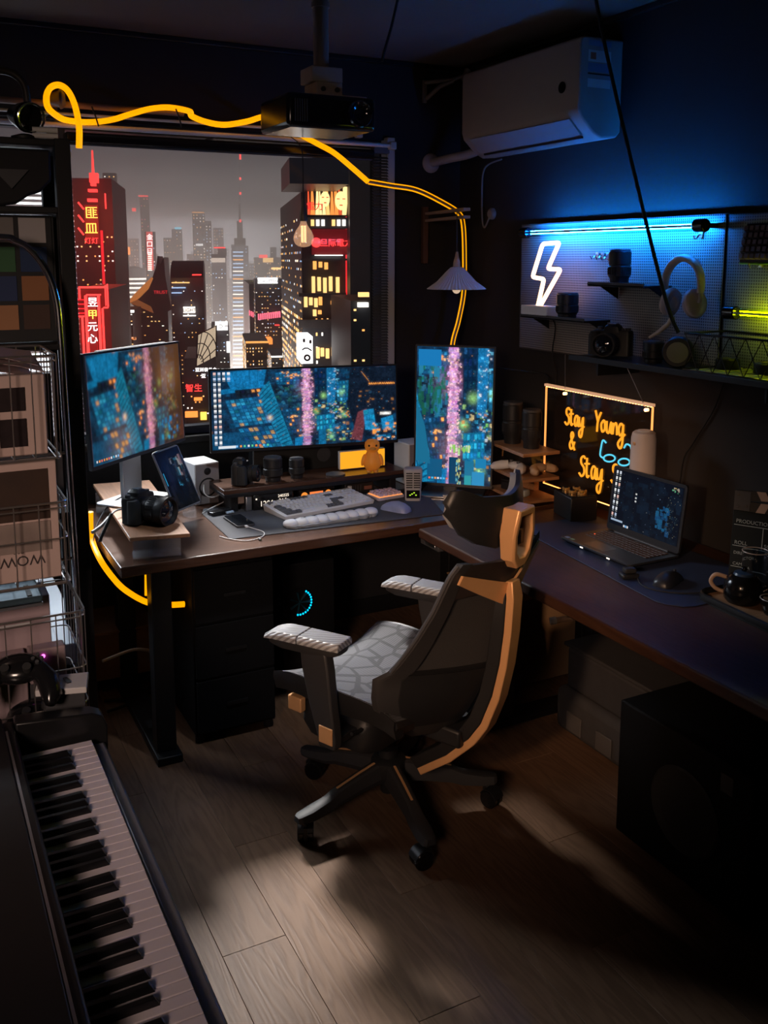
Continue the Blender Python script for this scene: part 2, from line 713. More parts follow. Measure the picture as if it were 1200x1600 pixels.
# curtain rods above the window
for (z, y, xa, xb, lab) in ((2.214, 3.75, -.9, 1.985, 'lower white curtain rod in front of the window top'),
                            (2.262, 3.80, -.9, 1.845, 'upper thin white curtain rod under the orange rope light')):
    r = thing('curtain_rod', lab, 'curtain rod', ((xa + xb) / 2, y, z))
    rr = .0095 if z < 2.25 else .006
    MB().cyl((xa, y, z), (xb, y, z), rr, n=12).build('rod', mat('rod_white', (.62, .6, .58), .3, noise=.05), r, world=True)
    for xe in (xa, xb):
        MB().cbox((xe, y, z), (.03, .03, .034)).build('end_bracket', 'window_frame_white', r, bevel=.004, world=True)
    for xm in (.55, 1.2, 1.75):
        MB().box((xm - .006, y - .004, z - .004), (xm + .006, YB - .0, z + .004)).build('wall_bracket', 'dark_grey', r, world=True)
# dark head box of the roller over the city window
r = thing('roller_blind_box', 'long black roller blind box across the top of the city window', 'blind', (1.25, 3.88, 2.18))
MB().box((.62, 3.85, 2.165), (1.95, 3.92, 2.205)).build('casing', 'black_gloss', r, bevel=.006, world=True)
MB().cyl((.63, 3.865, 2.163), (1.94, 3.865, 2.163), .006, n=8).build('bottom_bar', 'dark_grey', r, world=True)

# ================================================================== THE CITY beyond the glass (the room is high up; the street lies 75 m below)
GZ = -75.0
CITY_TURN = -17.3
FRAME = RZ(CITY_TURN)
mat('city_dark', (0.034, 0.035, 0.042), 0.5, noise=0.25, nscale=.3)
mat('city_mid', (0.06, 0.06, 0.07), 0.5, noise=0.25, nscale=.3)
mat('city_brown', (0.06, 0.05, 0.047), 0.5, noise=0.25, nscale=.3)
mat('city_blue', (0.034, 0.042, 0.065), 0.4, noise=0.25, nscale=.3)
glow('window_warm', (1.0, 0.58, 0.20), 1.7, False)
glow('window_amber', (1.0, 0.42, 0.10), 1.5, False)
glow('window_white', (1.0, 0.93, 0.82), 1.9, False)
glow('window_blue', (0.45, 0.66, 1.0), 1.3, False)
glow('neon_red', (1.0, 0.045, 0.04), 2.2, False)
glow('neon_deep_red', (0.85, 0.02, 0.03), 1.1, False)
glow('neon_yellow', (1.0, 0.55, 0.08), 2.4, False)
glow('neon_pink', (1.0, 0.16, 0.24), 1.9, False)
glow('neon_white', (1.0, 0.97, 0.95), 2.4, False)
glow('neon_orange', (1.0, 0.28, 0.05), 1.8, False)
glow('neon_cyan', (0.2, 0.75, 1.0), 1.6, False)
PALS = {'mix': ('window_warm', 'window_warm', 'window_white', 'window_blue', 'window_amber'), 'cold': ('window_blue', 'window_white', 'window_blue'),
        'warm': ('window_warm', 'window_amber', 'window_warm', 'window_white'), 'white': ('window_white', 'window_white', 'window_warm'), 'pink': ('neon_pink', 'window_warm')}


class Tower:
    def __init__(s, label, px0, px1, pytop, D, m='city_dark', dep=None, group=None, cat='building', name='office_tower', body=True, zbase=GZ):
        a, b = at(px0, pytop, 'y', D), at(px1, pytop, 'y', D)
        s.x0, s.x1, s.zt, s.D, s.zb = a.x, b.x, a.z, D, zbase
        s.px = D / 1460 * 1.0
        s.dep = dep or (b.x - a.x)
        s.root = thing(name, label, cat, FRAME @ Vector(((a.x + b.x) / 2, D + s.dep / 2, zbase)), CITY_TURN, group=group)
        if body:
            s.box('facade', (s.x0, D, zbase), (s.x1, D + s.dep, s.zt), m)

    def box(s, name, lo, hi, m, **k):
        return MB().box(lo, hi).build(name, m, s.root, world=True, smooth=0, **k)

    def pbox(s, name, px0, py0, px1, py1, m, t=.3, D=None, **k):
        """a slab on the front given by its corners as seen"""
        D = s.D if D is None else D
        a, b = at(px0, py0, 'y', D - t), at(px1, py1, 'y', D - t)
        return s.box(name, (min(a.x, b.x), D - t, min(a.z, b.z)), (max(a.x, b.x), D - .02, max(a.z, b.z)), m, **k)

    def wins(s, rows, cols, w, h, dens, pal='mix', z0=None, z1=None, x0=None, x1=None, side=True, runs=False, seed=0, singles=False):
        """lit windows: rows/cols pitch and size in pixels as seen"""
        rnd = random.Random(seed + int(s.x0 * 10))
        z1 = s.zt - .4 * rows * s.px if z1 is None else z1
        z0 = max(s.zb, z1 - 420 * s.px) if z0 is None else z0
        x0, x1 = (s.x0 if x0 is None else x0), (s.x1 if x1 is None else x1)
        bms = {}
        faces = [('f', x0, x1)] + ([('s', s.D, s.D + s.dep)] if side else [])
        for f, u0, u1 in faces:
            nz = int((z1 - z0) / (rows * s.px))
            nu = int((u1 - u0) / (cols * s.px))
            for i in range(nz):
                lit = rnd.random() < .75
                for j in range(nu):
                    if rnd.random() > dens * (1.25 if lit else .25):
                        continue
                    m = rnd.choice(PALS[pal])
                    z = z1 - (i + .5) * rows * s.px
                    u = u0 + (j + .5) * (u1 - u0) / nu
                    hw, hh = w * s.px / 2 * (rnd.uniform(.7, 1.3) if runs else 1), h * s.px / 2
                    t = .06 * s.px + .02
                    lo, hi = ((u - hw, s.D - t, z - hh), (u + hw, s.D - .001, z + hh)) if f == 'f' else ((s.x0 - t, u - hw, z - hh), (s.x0 - .001, u + hw, z + hh))
                    if singles:
                        s.box('window', lo, hi, m)
                    else:
                        bms.setdefault(m, MB()).box(lo, hi)
        for m, mb in bms.items():
            mb.build('lit_windows', m, s.root, world=True, smooth=0, kind='stuff')

    def text(s, body, px, py, size_px, m, D=None, name='sign_letters', t=.35, align='CENTER', side=0):
        D = s.D if D is None else D
        p = at(px, py, 'y', D - t)
        M = root_matrix(s.root).inverted() @ FRAME @ T(*p) @ RZ(side) @ RX(90)
        return lettering(body, size_px * s.px, M, name, m, s.root, depth=.05, align=align)


ground = struct(MB().box((-400, 20, GZ - 1), (900, 1200, GZ)).build('street_ground', 'city_dark'))

# --- big near tower on the right with the orange billboard
t = Tower('huge dark tower with an orange video billboard and red sign at right of the window', 470, 541, 300, 44, 'city_dark', dep=14)
t.pbox('roof_slab', 452, 246, 545, 288, 'city_blue', 5.0)
t.pbox('roof_mast', 496, 236, 545, 262, 'city_blue', 2.0)
t.pbox('side_pier', 541, 236, 545, 760, 'neon_deep_red', .5)
t.pbox('dark_wing', 546, 236, 590, 760, 'city_dark', 1.5)
bill = t.pbox('video_billboard', 478, 289, 543, 338, 'city_dark', .6)
# poster of two faces, built from flat strips on the board
rnd = random.Random(3)
bb0, bb1 = at(480, 291, 'y', 43.35), at(541, 336, 'y', 43.35)
pal = [glow('poster_a', (1.0, .30, .06), 1.3, False), glow('poster_b', (1.0, .52, .16), 1.5, False), glow('poster_c', (.85, .12, .04), 1.0, False), glow('poster_d', (1.0, .70, .30), 1.6, False)]
xs = 0.0
while xs < 1:
    wv = rnd.uniform(.06, .13)
    xa, xb = bb0.x + (bb1.x - bb0.x) * xs, bb0.x + (bb1.x - bb0.x) * min(1, xs + wv - .008)
    MB().prism([(xa, bb1.z), (xb, bb1.z), (xb - .1, bb0.z), (xa + rnd.uniform(-.05, .15), bb0.z)], .04, M=T(0, 43.36, 0) @ RX(90)).build('poster_panel', rnd.choice(pal), t.root, world=True)
    xs += wv
for fx, fz, fs in ((.86, .5, 1), (.45, .55, .8)):
    cx, cz = bb0.x + (bb1.x - bb0.x) * fx, bb1.z + (bb0.z - bb1.z) * fz
    MB().lathe([(0, -.02), (.34 * fs, -.02), (.34 * fs, .02), (0, .02)], (0, 0, 0), 20, M=T(cx, 43.28, cz) @ RX(90) @ Matrix.Diagonal((.8, 1.25, 1, 1))).build('poster_face', pal[3], t.root, world=True)
    for ex in (-.13, .13):
        MB().cbox((cx + ex * fs, 43.24, cz + .08), (.13 * fs, .02, .04)).build('poster_eye', pal[2], t.root, world=True)
    MB().cbox((cx, 43.24, cz - .2 * fs), (.14 * fs, .02, .05)).build('poster_mouth', pal[2], t.root, world=True)
t.text('電力', 492, 327, 13, 'neon_deep_red', t=.75)
t.pbox('ledge', 474, 339, 545, 357, 'city_mid', .9)
for k in range(7):
    if k != 3:
        t.pbox('window', 486 + k * 8.2, 343, 491 + k * 8.2, 353, ('window_warm', 'window_white', 'window_white', 'window_warm')[k % 4], 1.0)
t.pbox('sign_board', 488, 358, 543, 398, mat('sign_back_red', (.10, .008, .01), .5, emit=(.25, .008, .012), es=.35), .5)
t.text('三旦际電力', 519, 384, 12.5, 'neon_red', t=.65)
MB().lathe([(.0, 0), (.22, 0), (.22, .05), (0, .05)], n=16, M=T(*at(494, 379, 'y', 43.3)) @ RX(90)).build('sign_emblem', 'neon_red', t.root, world=True)
t.pbox('light_strip', 494, 398, 536, 399.6, 'window_white', .7)
t.pbox('ledge', 470, 404, 545, 407, 'city_mid', .6)
for (ya, yb, row) in ((408, 421, ((492, .3), (501, .3), (510, .35))), (432, 458, ((490, 1), (499, 1), (508, 1.2), (517, 1.6), (528, 1.2))), (464, 480, ((478, .8), (486, .9), (494, .8), (501, .5))), (484, 494, ((492, .8), (500, .6))),
                       (543, 560, ((497, 1.2), (504, 1.3), (512, 1), (521, 1.2))), (470, 476, ((520, .4),))):
    for k, (xw, st) in enumerate(row):
        t.pbox('window', xw - 2.6, ya + (k % 3), xw + 2.6, yb - (k % 2) * 3, 'window_warm' if st > .7 else 'window_amber', .2)
t.pbox('band', 467, 458, 541, 463, 'city_brown', .4)
t.pbox('band', 467, 500, 541, 512, 'city_brown', .4)
t.wins(11, 8, 2.5, 5, .35, 'warm', z1=at(0, 500, 'y', 44).z, z0=at(500, 700, 'y', 44).z, seed=5, side=True)
t.wins(13, 9, 2.0, 3.4, .16, 'mix', z1=at(0, 330, 'y', 44).z, z0=at(500, 500, 'y', 44).z, x0=t.x0, x1=t.x0 + .01, seed=8)
# white vertical sign with a face drawn on it
s = t.pbox('vertical_sign', 470, 526, 489, 568, 'neon_white', 2.4)
pq = lambda x, y: at(x, y, 'y', 44 - 2.5)
bk = mat('sign_black', (.01, .01, .01), .6, noise=.1)
for x, y in ((475, 532), (485, 534)):
    MB().cbox(pq(x, y), (.10, .05, .16)).build('sign_eye', bk, t.root, world=True)
MB().tube([pq(472, 547), pq(476, 544), pq(481, 544), pq(487, 548)], .035, 6).build('sign_brow', bk, t.root, world=True)
MB().tube([pq(480 + 4 * math.cos(a), 559 + 4 * math.sin(a)) for a in [k * PI / 6 for k in range(12)]], .05, 6, closed=True).build('sign_mouth', bk, t.root, world=True)

t = Tower('dark facade at the far right edge of the city window with two warm shop lights', 548, 600, 470, 34, 'city_dark', dep=6)
t.pbox('shop_light', 561, 457, 577, 464, 'window_warm', .3)
t.pbox('shop_light', 560, 473, 576, 480, 'window_white', .3)
t.wins(16, 11, 4, 3, .2, 'warm', side=False)

# --- left near towers with red neon
t = Tower('dark tower with a red antenna and two glowing yellow characters at far left', 112, 174, 278, 60, 'city_brown', dep=9)
MB().cyl(at(146, 285, 'y', 62), at(144, 235, 'y', 62), .10, .05, 8).build('antenna', 'neon_red', t.root, world=True)
for (a, b, c, d) in ((139, 270, 153, 285), (141, 285, 149, 290), (137, 295, 151, 299.5), (136, 310, 151, 315)):
    t.pbox('neon_panel', a, b, c, d, 'neon_red', .6)
t.pbox('neon_strip', 163, 302, 165.5, 326, 'neon_red', .4)
t.pbox('sign_board', 131, 320, 155, 381, mat('sign_back_dark_red', (.08, .008, .008), .5, emit=(.4, .012, .01), es=.5), .5)
t.text('匪', 143, 340, 19, 'neon_yellow', t=.7)
t.text('皿', 143, 364, 19, 'neon_yellow', t=.7)
t.text('灯灯', 143, 380, 10, 'neon_red', t=.7)
for k in range(3):
    MB().cyl(at(122, 316 + k * 20, 'y', 59.5), at(131, 327 + k * 20, 'y', 59.5), .06, n=6).build('neon_bar', 'neon_red', t.root, world=True)
t.wins(7, 6, 2.2, 2.0, .30, 'warm', z1=at(0, 366, 'y', 60).z, z0=at(0, 545, 'y', 60).z, seed=2)
t.pbox('neon_strip', 160, 360, 162, 480, 'neon_deep_red', .3)

t = Tower('dark block behind the red antenna tower with tiny yellow lights', 160, 181, 270, 110, 'city_brown')
t.wins(6, 5, 1.6, 1.6, .35, 'warm')

t = Tower('near tower with a vertical red neon sign of white characters', 116, 171, 452, 40, 'city_brown', dep=8)
for (a, b, c, d) in ((123, 448, 166, 450.2), (122, 448, 124, 468), (163, 446, 165, 478), (118, 460, 120, 540), (118, 494, 130, 496), (128, 494, 130, 560), (166, 444, 168.5, 480), (161, 480, 168, 482), (160, 482, 162, 560),
                     (134, 462, 136, 560), (154, 462, 156, 560), (134, 460, 156, 462)):
    t.pbox('neon_tube', a, b, c, d, 'neon_red', .45)
for k in range(4):
    t.pbox('neon_tube', 118, 468 + k * 7, 132, 469.2 + k * 7, 'neon_deep_red', .3)
t.pbox('sign_board', 137, 463, 153, 562, 'sign_back_dark_red', .35)
for k, ch in enumerate('昱甲元心'):
    t.text(ch, 145, 478 + 19 * k, 15, 'neon_white' if k != 1 else 'neon_yellow', t=.55)

# --- centre skyscraper with spire
t = Tower('tall slim skyscraper with blue floor lines and a red tipped spire', 362, 388, 384, 165, 'city_blue')
for k, (w, pt) in enumerate(((9, 372), (5, 345), (2.4, 318), (1.2, 245))):
    a, b = at(375 - w, pt, 'y', 170), at(375 + w, 390, 'y', 170)
    t.box('spire_stage', (a.x, 170, b.z), (b.x, 170 + (b.x - a.x), a.z), 'city_mid')
for y in (241, 277, 300, 343):
    t.pbox('beacon', 374, y, 377, y + (8 if y < 250 else 4), 'neon_red', .4, D=169)
for k in range(31):
    y = 393 + k * 6.0
    t.pbox('floor_line', 364, y, 380, y + 1.7, ('window_blue', 'window_blue', 'window_white')[k % 3] if k % 5 != 2 else 'window_amber', .3)
t.wins(5, 4, 1.4, 1.2, .25, 'cold', x0=at(381, 400, 'y', 165).x, side=True)

# --- right of centre: block with white crown sign and pink band
t = Tower('dark office block with a white crown sign and a pink lit band', 398, 450, 436, 90, 'city_dark')
a, b = at(389, 444, 'y', 93), at(455, 444, 'y', 93)
t.box('side_wing', (a.x, 93, GZ), (b.x, 93 + 20, a.z), 'city_mid')
t.pbox('crown_sign', 403, 434, 434, 443, 'neon_white', .9)
t.text('SCHOTTEN', 418, 441.5, 6, bk, t=1.0)
t.pbox('sign_band', 402, 491, 438, 499, 'city_dark', .5)
for k in range(11):
    t.pbox('pink_letter_panel', 403 + k * 3.3, 491 - k * .4, 405.4 + k * 3.3, 500 - k * .4, 'neon_pink', .7)
for k in range(5):
    t.pbox('pink_letter_panel', 389 + k * 2.8, 485 + k * 1.4, 391 + k * 2.8, 493 + k * 1.4, 'neon_pink', .3, D=93)
t.wins(6, 4, 1.8, 1.2, .35, 'mix', runs=True, z1=at(0, 450, 'y', 90).z)
t.pbox('roof_sign', 414, 530, 426, 538, 'neon_orange', 3)
t.pbox('roof_edge_light', 430, 508, 437, 509, 'neon_red', 1)

t = Tower('low terrace block with orange roof edge lights just above the wide monitor', 384, 420, 535, 70, 'city_brown', dep=9)
t.pbox('roof_edge_light', 384, 534, 420, 536, 'window_amber', .4)
t.wins(5, 4, 1.6, 2, .4, 'warm')
t = Tower('plain low block left of the white face sign', 424, 462, 556, 60, 'city_dark', dep=5)
t.pbox('roof_edge_light', 424, 557, 455, 558.2, 'window_white', .4)
t.wins(6, 5, 1.6, 1.4, .3, 'mix')

# --- pagoda-like curved roof building
t = Tower('dark tower with a sweeping curved roof lit orange from below', 216, 262, 474, 82, 'city_dark', dep=11)
prof = [(202, 472), (214, 462), (228, 448), (238, 434), (244, 416), (246, 400), (250, 414), (256, 402), (258, 430), (262, 452), (268, 484), (250, 492), (228, 486), (212, 480)]
poly = []
for x_, y_ in prof:
    p = at(x_, y_, 'y', 81)
    poly.append((p.x, p.z))
MB().prism(poly, 8, M=T(0, 89, 0) @ RX(90)).build('curved_roof', 'city_dark', t.root, world=True)
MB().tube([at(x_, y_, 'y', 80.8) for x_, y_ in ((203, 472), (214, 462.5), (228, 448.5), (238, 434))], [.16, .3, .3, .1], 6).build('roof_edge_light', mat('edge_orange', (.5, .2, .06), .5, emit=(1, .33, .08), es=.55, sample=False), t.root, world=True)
ep = []
for x_, y_ in ((203, 473), (222, 481), (240, 489), (236, 479), (215, 468)):
    p = at(x_, y_, 'y', 80.9)
    ep.append((p.x, p.z))
MB().prism(ep, .3, M=T(0, 80.9, 0) @ RX(90)).build('eave', mat('eave_uplight', (.30, .13, .05), .6, emit=(1, .3, .08), es=.22, sample=False), t.root, world=True)  # orange light from below is put into the eave's own emission
t.text('TRUST', 251, 459, 7, 'neon_deep_red', t=1.4)
t.wins(7, 5, 2.6, 1.2, .3, 'warm', runs=True)

t = Tower('broad dark block with a rounded top and yellow sign right of the curved roof', 266, 318, 434, 66, 'city_mid', dep=10)
a, b = at(266, 434, 'y', 66), at(318, 434, 'y', 66)
MB().rings([[(x, 71 + 4.95 * math.cos(RAD(q)), a.z - .05 + 1.2 * math.sin(RAD(q))) for q in range(0, 181, 15)] for x in (a.x, b.x)]).build('barrel_roof', 'city_dark', t.root, world=True)
t.pbox('sign_panel', 286, 480, 305, 489, 'window_white', .8)
t.text('LIGHT', 296, 487, 7, mat('sign_ink', (.25, .12, .02), .6, noise=.1), t=.95)
t.pbox('light_strip', 286, 493, 306, 494.2, 'window_white', .5)
for k in range(3):
    t.pbox('light_strip', 268, 441 + k * 8, 296 - k * 6, 442.4 + k * 8, ('window_warm', 'window_blue', 'window_blue')[k], .3)
t.wins(7, 5, 1.6, 1.2, .22, 'mix')
t.pbox('roof_beacon', 300, 429, 314, 430.4, 'neon_red', 2)

# --- dome building
t = Tower('round domed building with rows of white windows left of the curved roof', 189, 226, 430, 140, 'city_mid', body=False)
c0, c1 = at(189, 430, 'y', 140), at(227, 430, 'y', 140)
cx, rr = (c0.x + c1.x) / 2, (c1.x - c0.x) / 2
MB().lathe([(rr, GZ), (rr, c0.z), (rr * .97, c0.z + 1), (rr * .8, c0.z + rr * .45), (rr * .45, c0.z + rr * .68), (.1, c0.z + rr * .75)], (cx, 140 + rr, 0), 32).build('dome_drum', 'city_mid', t.root, world=True)
for k in range(5):
    z = at(200, 436 + k * 7, 'y', 140).z
    for j in range(12):
        a = RAD(200 + j * 12)
        if (j * 7 + k * 3) % 5 != 0:
            M = T(cx + rr * 1.005 * math.cos(a), 140 + rr + rr * 1.005 * math.sin(a), z) @ Matrix.Rotation(a + PI / 2, 4, 'Z')
            MB().cbox((0, 0, 0), (.75, .08, .25), M).build('window', 'window_white', t.root, world=True)

t = Tower('office block with a glowing white roof edge under the curved roof tower', 176, 207, 487, 72, 'city_brown', dep=8)
t.pbox('roof_edge_light', 175, 483, 192, 486.5, 'neon_white', .5)
t.pbox('roof_edge_light', 192, 485, 209, 488.5, 'neon_white', .5)
t.wins(5, 4, 2.4, 1.3, .5, 'warm', runs=True)
t.text('MANDALI', 199, 531, 6, 'neon_orange', t=.4)

# --- angled billboard tower with an arched lattice picture
t = Tower('dark slab tower with a glowing arched lattice billboard', 288, 338, 560, 52, 'city_dark', dep=7)
P = [at(*q, 'y', 50.5) for q in ((309, 522), (338, 508), (338, 556), (307, 571))]
MB().prism([(p.x, p.z) for p in P], .4, M=T(0, 50.5, 0) @ RX(90)).build('billboard', mat('lattice_picture', (.3, .25, .2), .5, emit=(.80, .62, .42), es=.75, sample=False), t.root, world=True)


def q4(u, v):
    return P[3].lerp(P[2], u).lerp(P[0].lerp(P[1], u), v) + Vector((0, -.45, 0))


for r_ in (.35, .7, 1.05, 1.4):
    MB().tube([q4(min(1, max(0, r_ * math.cos(RAD(a)))), min(1, r_ * math.sin(RAD(a)))) for a in range(0, 91, 9)], .028, 5).build('lattice_rib', bk, t.root, world=True)
for a in (15, 38, 60, 80):
    MB().tube([q4(min(1, .25 * math.cos(RAD(a))), .25 * math.sin(RAD(a))), q4(min(1, 1.0 * math.cos(RAD(a)) + .05), min(1, 1.0 * math.sin(RAD(a))))], .025, 5).build('lattice_rib', bk, t.root, world=True)
MB().tube([p + Vector((0, -.4, 0)) for p in P], .05, 6, closed=True).build('billboard_frame', 'city_mid', t.root, world=True)
t.text('亚洲夜总会', 322, 580, 6.4, 'neon_white', t=1.6)
t.text('亚', 318, 590, 7, 'neon_white', t=1.6)
t.text('智生', 303, 611, 13, 'neon_red', t=.4)
t.pbox('light_strip', 303, 622, 316, 626, 'neon_orange', .3)
t.pbox('shop_row', 289, 644, 309, 652, 'neon_orange', .3)
t.pbox('shop_sign', 313, 645, 323, 656, 'neon_yellow', .3)
t.wins(9, 6, 2.2, 2.0, .35, 'warm', z1=at(300, 615, 'y', 52).z, z0=at(300, 700, 'y', 52).z, side=False)
t.wins(8, 5, 1.6, 1.2, .25, 'mix', z1=at(300, 575, 'y', 52).z, z0=at(300, 605, 'y', 52).z, side=False)
t = Tower('small block with a white lettered roof sign behind the lattice billboard', 330, 358, 512, 84, 'city_mid', dep=8)
t.pbox('roof_sign', 336, 503, 356, 516, 'neon_white', .6)
t.text('亞洲', 349, 513, 8, bk, t=.75)
t.pbox('side_sign', 354, 535, 360, 551, 'neon_white', 1)
t.wins(6, 5, 1.8, 1.2, .3, 'cold')
t = Tower('leaning dark block with a lit cornice left of the spire skyscraper', 330, 353, 397, 130, 'city_mid')
t.pbox('cornice_light', 330, 403, 352, 410, mat('cornice', (.5, .45, .4), .5, emit=(.7, .62, .52), es=.5, sample=False), .8)
t.pbox('roof_beacon', 334, 386, 352, 388, 'neon_red', .6)
t.pbox('penthouse', 340, 388, 354, 400, 'city_dark', .2)
t.wins(6, 4, 1.5, 1.3, .25, 'cold')
t = Tower('tower with a red beacon roof and orange rim in the haze at upper left', 218, 232, 306, 210, 'city_mid')
t.pbox('roof_beacon', 216, 305, 231, 307, 'neon_red', .8)
t.pbox('sign_panel', 206, 325, 212, 330, 'neon_red', 1)
t.wins(5, 4, 1.3, 1.2, .25, 'pink')
t = Tower('hazy tower with an orange rim on its roof left of the spire', 300, 320, 332, 230, 'city_blue')
t.pbox('roof_rim', 300, 331, 319, 332.5, 'window_amber', 1)
t.pbox('roof_sign', 306, 381, 317, 384, 'neon_white', 1)
t.wins(4.5, 4, 1.4, 1.6, .55, 'mix')
t = Tower('hazy block beside the orange rimmed tower with dotted blue windows', 320, 330, 345, 240, 'city_mid')
t.wins(4.5, 3.5, 1.4, 1.6, .5, 'cold')
t = Tower('hazy tower with a cyan sign on its roof above the curved roof', 268, 284, 358, 220, 'city_blue')
t.pbox('roof_sign', 273, 355, 283, 358, 'neon_cyan', 1)
t.wins(5, 4, 1.3, 1.2, .35, 'mix')
t = Tower('tower with a tall red and white vertical neon sign in the haze', 226, 242, 362, 120, 'city_mid')
t.pbox('vertical_sign', 228, 362, 240, 422, mat('sign_glow', (.3, .05, .05), .5, emit=(1, .12, .10), es=.7, sample=False), .6)
for k in range(3):
    t.text('金口日'[k], 234, 374 + k * 11, 9.5, 'neon_white', t=.9)
for k in range(10):
    t.pbox('lamp', 231, 394 + k * 3, 237, 395.8 + k * 3, 'window_white', .9)
t.wins(5, 4, 1.3, 1.2, .3, 'mix')
t = Tower('block carrying an orange lantern shaped sign in the haze', 182, 200, 388, 150, 'city_brown')
t.pbox('lantern_sign', 189, 386, 203, 398, 'neon_orange', .8)
t.wins(5, 4, 1.4, 1.2, .3, 'mix')
t = Tower('slim tower with pink stepped lights behind the red antenna tower', 163, 178, 345, 130, 'city_brown')
t.wins(4, 3.5, 1.6, 1.4, .6, 'pink')
t = Tower('wide hazy block under a bright white skyline right of the spire', 398, 446, 402, 190, 'city_mid')
t.pbox('red_sign', 405, 398, 418, 403, 'neon_red', .8)
t.pbox('yellow_sign', 411, 403, 427, 410, 'window_warm', .8)
t.wins(5, 4, 1.5, 1.3, .35, 'mix')
t = Tower('block with a yellow light bar and cyan panel left of the huge right tower', 422, 456, 417, 150, 'city_brown')
t.pbox('light_bar', 424, 418, 451, 421, 'window_warm', .6)
t.pbox('cyan_panel', 447, 393, 455, 399, 'neon_cyan', 1)
t.pbox('red_panel', 447, 400, 455, 404, 'neon_red', 1)
t.pbox('sign_tower', 440, 390, 456, 417, 'city_mid', .4)
t.pbox('lit_column', 441, 392, 444, 416, 'window_warm', .7)
t.wins(5, 4, 1.6, 1.4, .45, 'warm')

# --- far towers fading in the haze, nothing tells them apart
rnd = random.Random(21)
for k in range(76):
    px = -10 + k * 6.6 + rnd.uniform(-4, 4)
    w = rnd.uniform(8, 17)
    D = rnd.uniform(210, 430)
    top = rnd.uniform(385, 432) if k % 4 else rnd.uniform(350, 395)
    if 350 < px < 400:
        top += 25
    t = Tower('distant hazy tower dotted with tiny lights on the city skyline', px, px + w, top, D, rnd.choice(('city_mid', 'city_blue', 'city_brown')), group='distant hazy towers', name='distant_tower')
    t.wins(4.4, 3.6, 1.3, 1.2, .42, rnd.choice(('mix', 'cold', 'warm', 'white')), z0=t.zt - 90 * t.px, seed=k, side=False)

FRAME = Matrix()
# haze hanging over the city, lit by added unseen point lights, two red for neon glow
m = bpy.data.materials.new('haze')
m.use_nodes = True
m.node_tree.nodes.remove(m.node_tree.nodes['Principled BSDF'])
vs = m.node_tree.nodes.new('ShaderNodeVolumeScatter')
vs.inputs['Density'].default_value = 0.0072
vs.inputs['Color'].default_value = (.97, .96, .96, 1)
m.node_tree.links.new(vs.outputs[0], m.node_tree.nodes['Material Output'].inputs['Volume'])
MATS['haze'] = m
hz = MB().box((-300, 30, GZ - 2), (600, 700, 16)).build('city_haze', 'haze', smooth=0, kind='stuff')
tag(hz, 'grey night haze hanging between the city towers', 'haze')
for k, (px, py, D, pw, c) in enumerate(((440, 520, 330, 250, (.97, .95, 1)), (375, 520, 360, 230, (.95, .96, 1)), (300, 520, 330, 210, (.97, .94, 1)), (230, 520, 330, 180, (1, .88, .92)), (150, 520, 260, 90, (1, .62, .55)),
                                       (345, 620, 130, 34, (1, .86, .75)), (250, 600, 110, 24, (1, .8, .7)), (420, 600, 120, 30, (1, .9, .82)), (143, 345, 57, .5, (1, .08, .05)), (143, 500, 37, .35, (1, .08, .06)))):
    d = bpy.data.lights.new('added_haze_light', 'POINT')
    d.energy = pw * 1000
    d.color = c
    d.shadow_soft_size = 2.0
    o = bpy.data.objects.new('added_haze_light', d)
    COL.objects.link(o)
    o.location = at(px, py, 'y', D)

# ================================================================== DESKS
DT = 0.74
d = thing('desk', 'long dark walnut desk below the city window carrying the three monitors', 'desk', (1.5, 3.4, 0))
MB().box((.576, 2.95, DT - .036), (2.44, 3.82, DT)).build('desktop', 'walnut', d, bevel=.004, world=True)
MB().box((.69, 3.03, .03), (.758, 3.10, DT - .036)).build('leg', 'black_metal', d, bevel=.004, world=True)
MB().box((.69, 3.62, .03), (.758, 3.69, DT - .036)).build('leg', 'black_metal', d, bevel=.004, world=True)
MB().box((2.22, 3.62, .0), (2.30, 3.70, DT - .036)).build('leg', 'black_metal', d, bevel=.004, world=True)
MB().box((2.22, 3.40, .0), (2.30, 3.48, DT - .036)).build('leg', 'black_metal', d, bevel=.004, world=True)
MB().box((.68, 2.99, 0), (.768, 3.74, .03)).build('foot', 'black_metal', d, bevel=.004, world=True)
MB().box((.758, 3.66, .55), (2.22, 3.69, DT - .036)).build('apron', 'black_metal', d, bevel=.003, world=True)

d = thing('desk', 'dark walnut side desk along the right wall with a pale front edge', 'desk', (2.05, 1.8, 0))
MB().box((1.645, .55, DT - .036), (2.43, 2.90, DT)).build('desktop', 'walnut_along', d, bevel=.007, seg=3, world=True)
for (xa, xb, ya, yb) in ((1.86, 1.94, 2.68, 2.75), (2.30, 2.36, 2.68, 2.75), (1.86, 1.94, .75, .82), (2.30, 2.36, .75, .82)):
    MB().box((xa, ya, 0.03), (xb, yb, DT - .036)).build('leg', 'black_metal', d, bevel=.004, world=True)
for y in (2.715, .785):
    MB().box((1.72, y - .04, 0), (2.40, y + .04, .03)).build('foot', 'black_metal', d, bevel=.004, world=True)
MB().box((2.31, .82, .55), (2.34, 2.68, .65)).build('apron', 'black_metal', d, bevel=.003, world=True)

# ================================================================== CHAIR
ch = thing('office_chair', 'grey mesh ergonomic office chair with bronze spine and winged headrest', 'chair', (1.275, 2.43, 0), 24)
mat('chair_black', (0.013, 0.013, 0.014), 0.42, noise=.15)
mat('chair_charcoal', (0.026, 0.025, 0.026), 0.55, noise=.1, bump=.15, bscale=300)


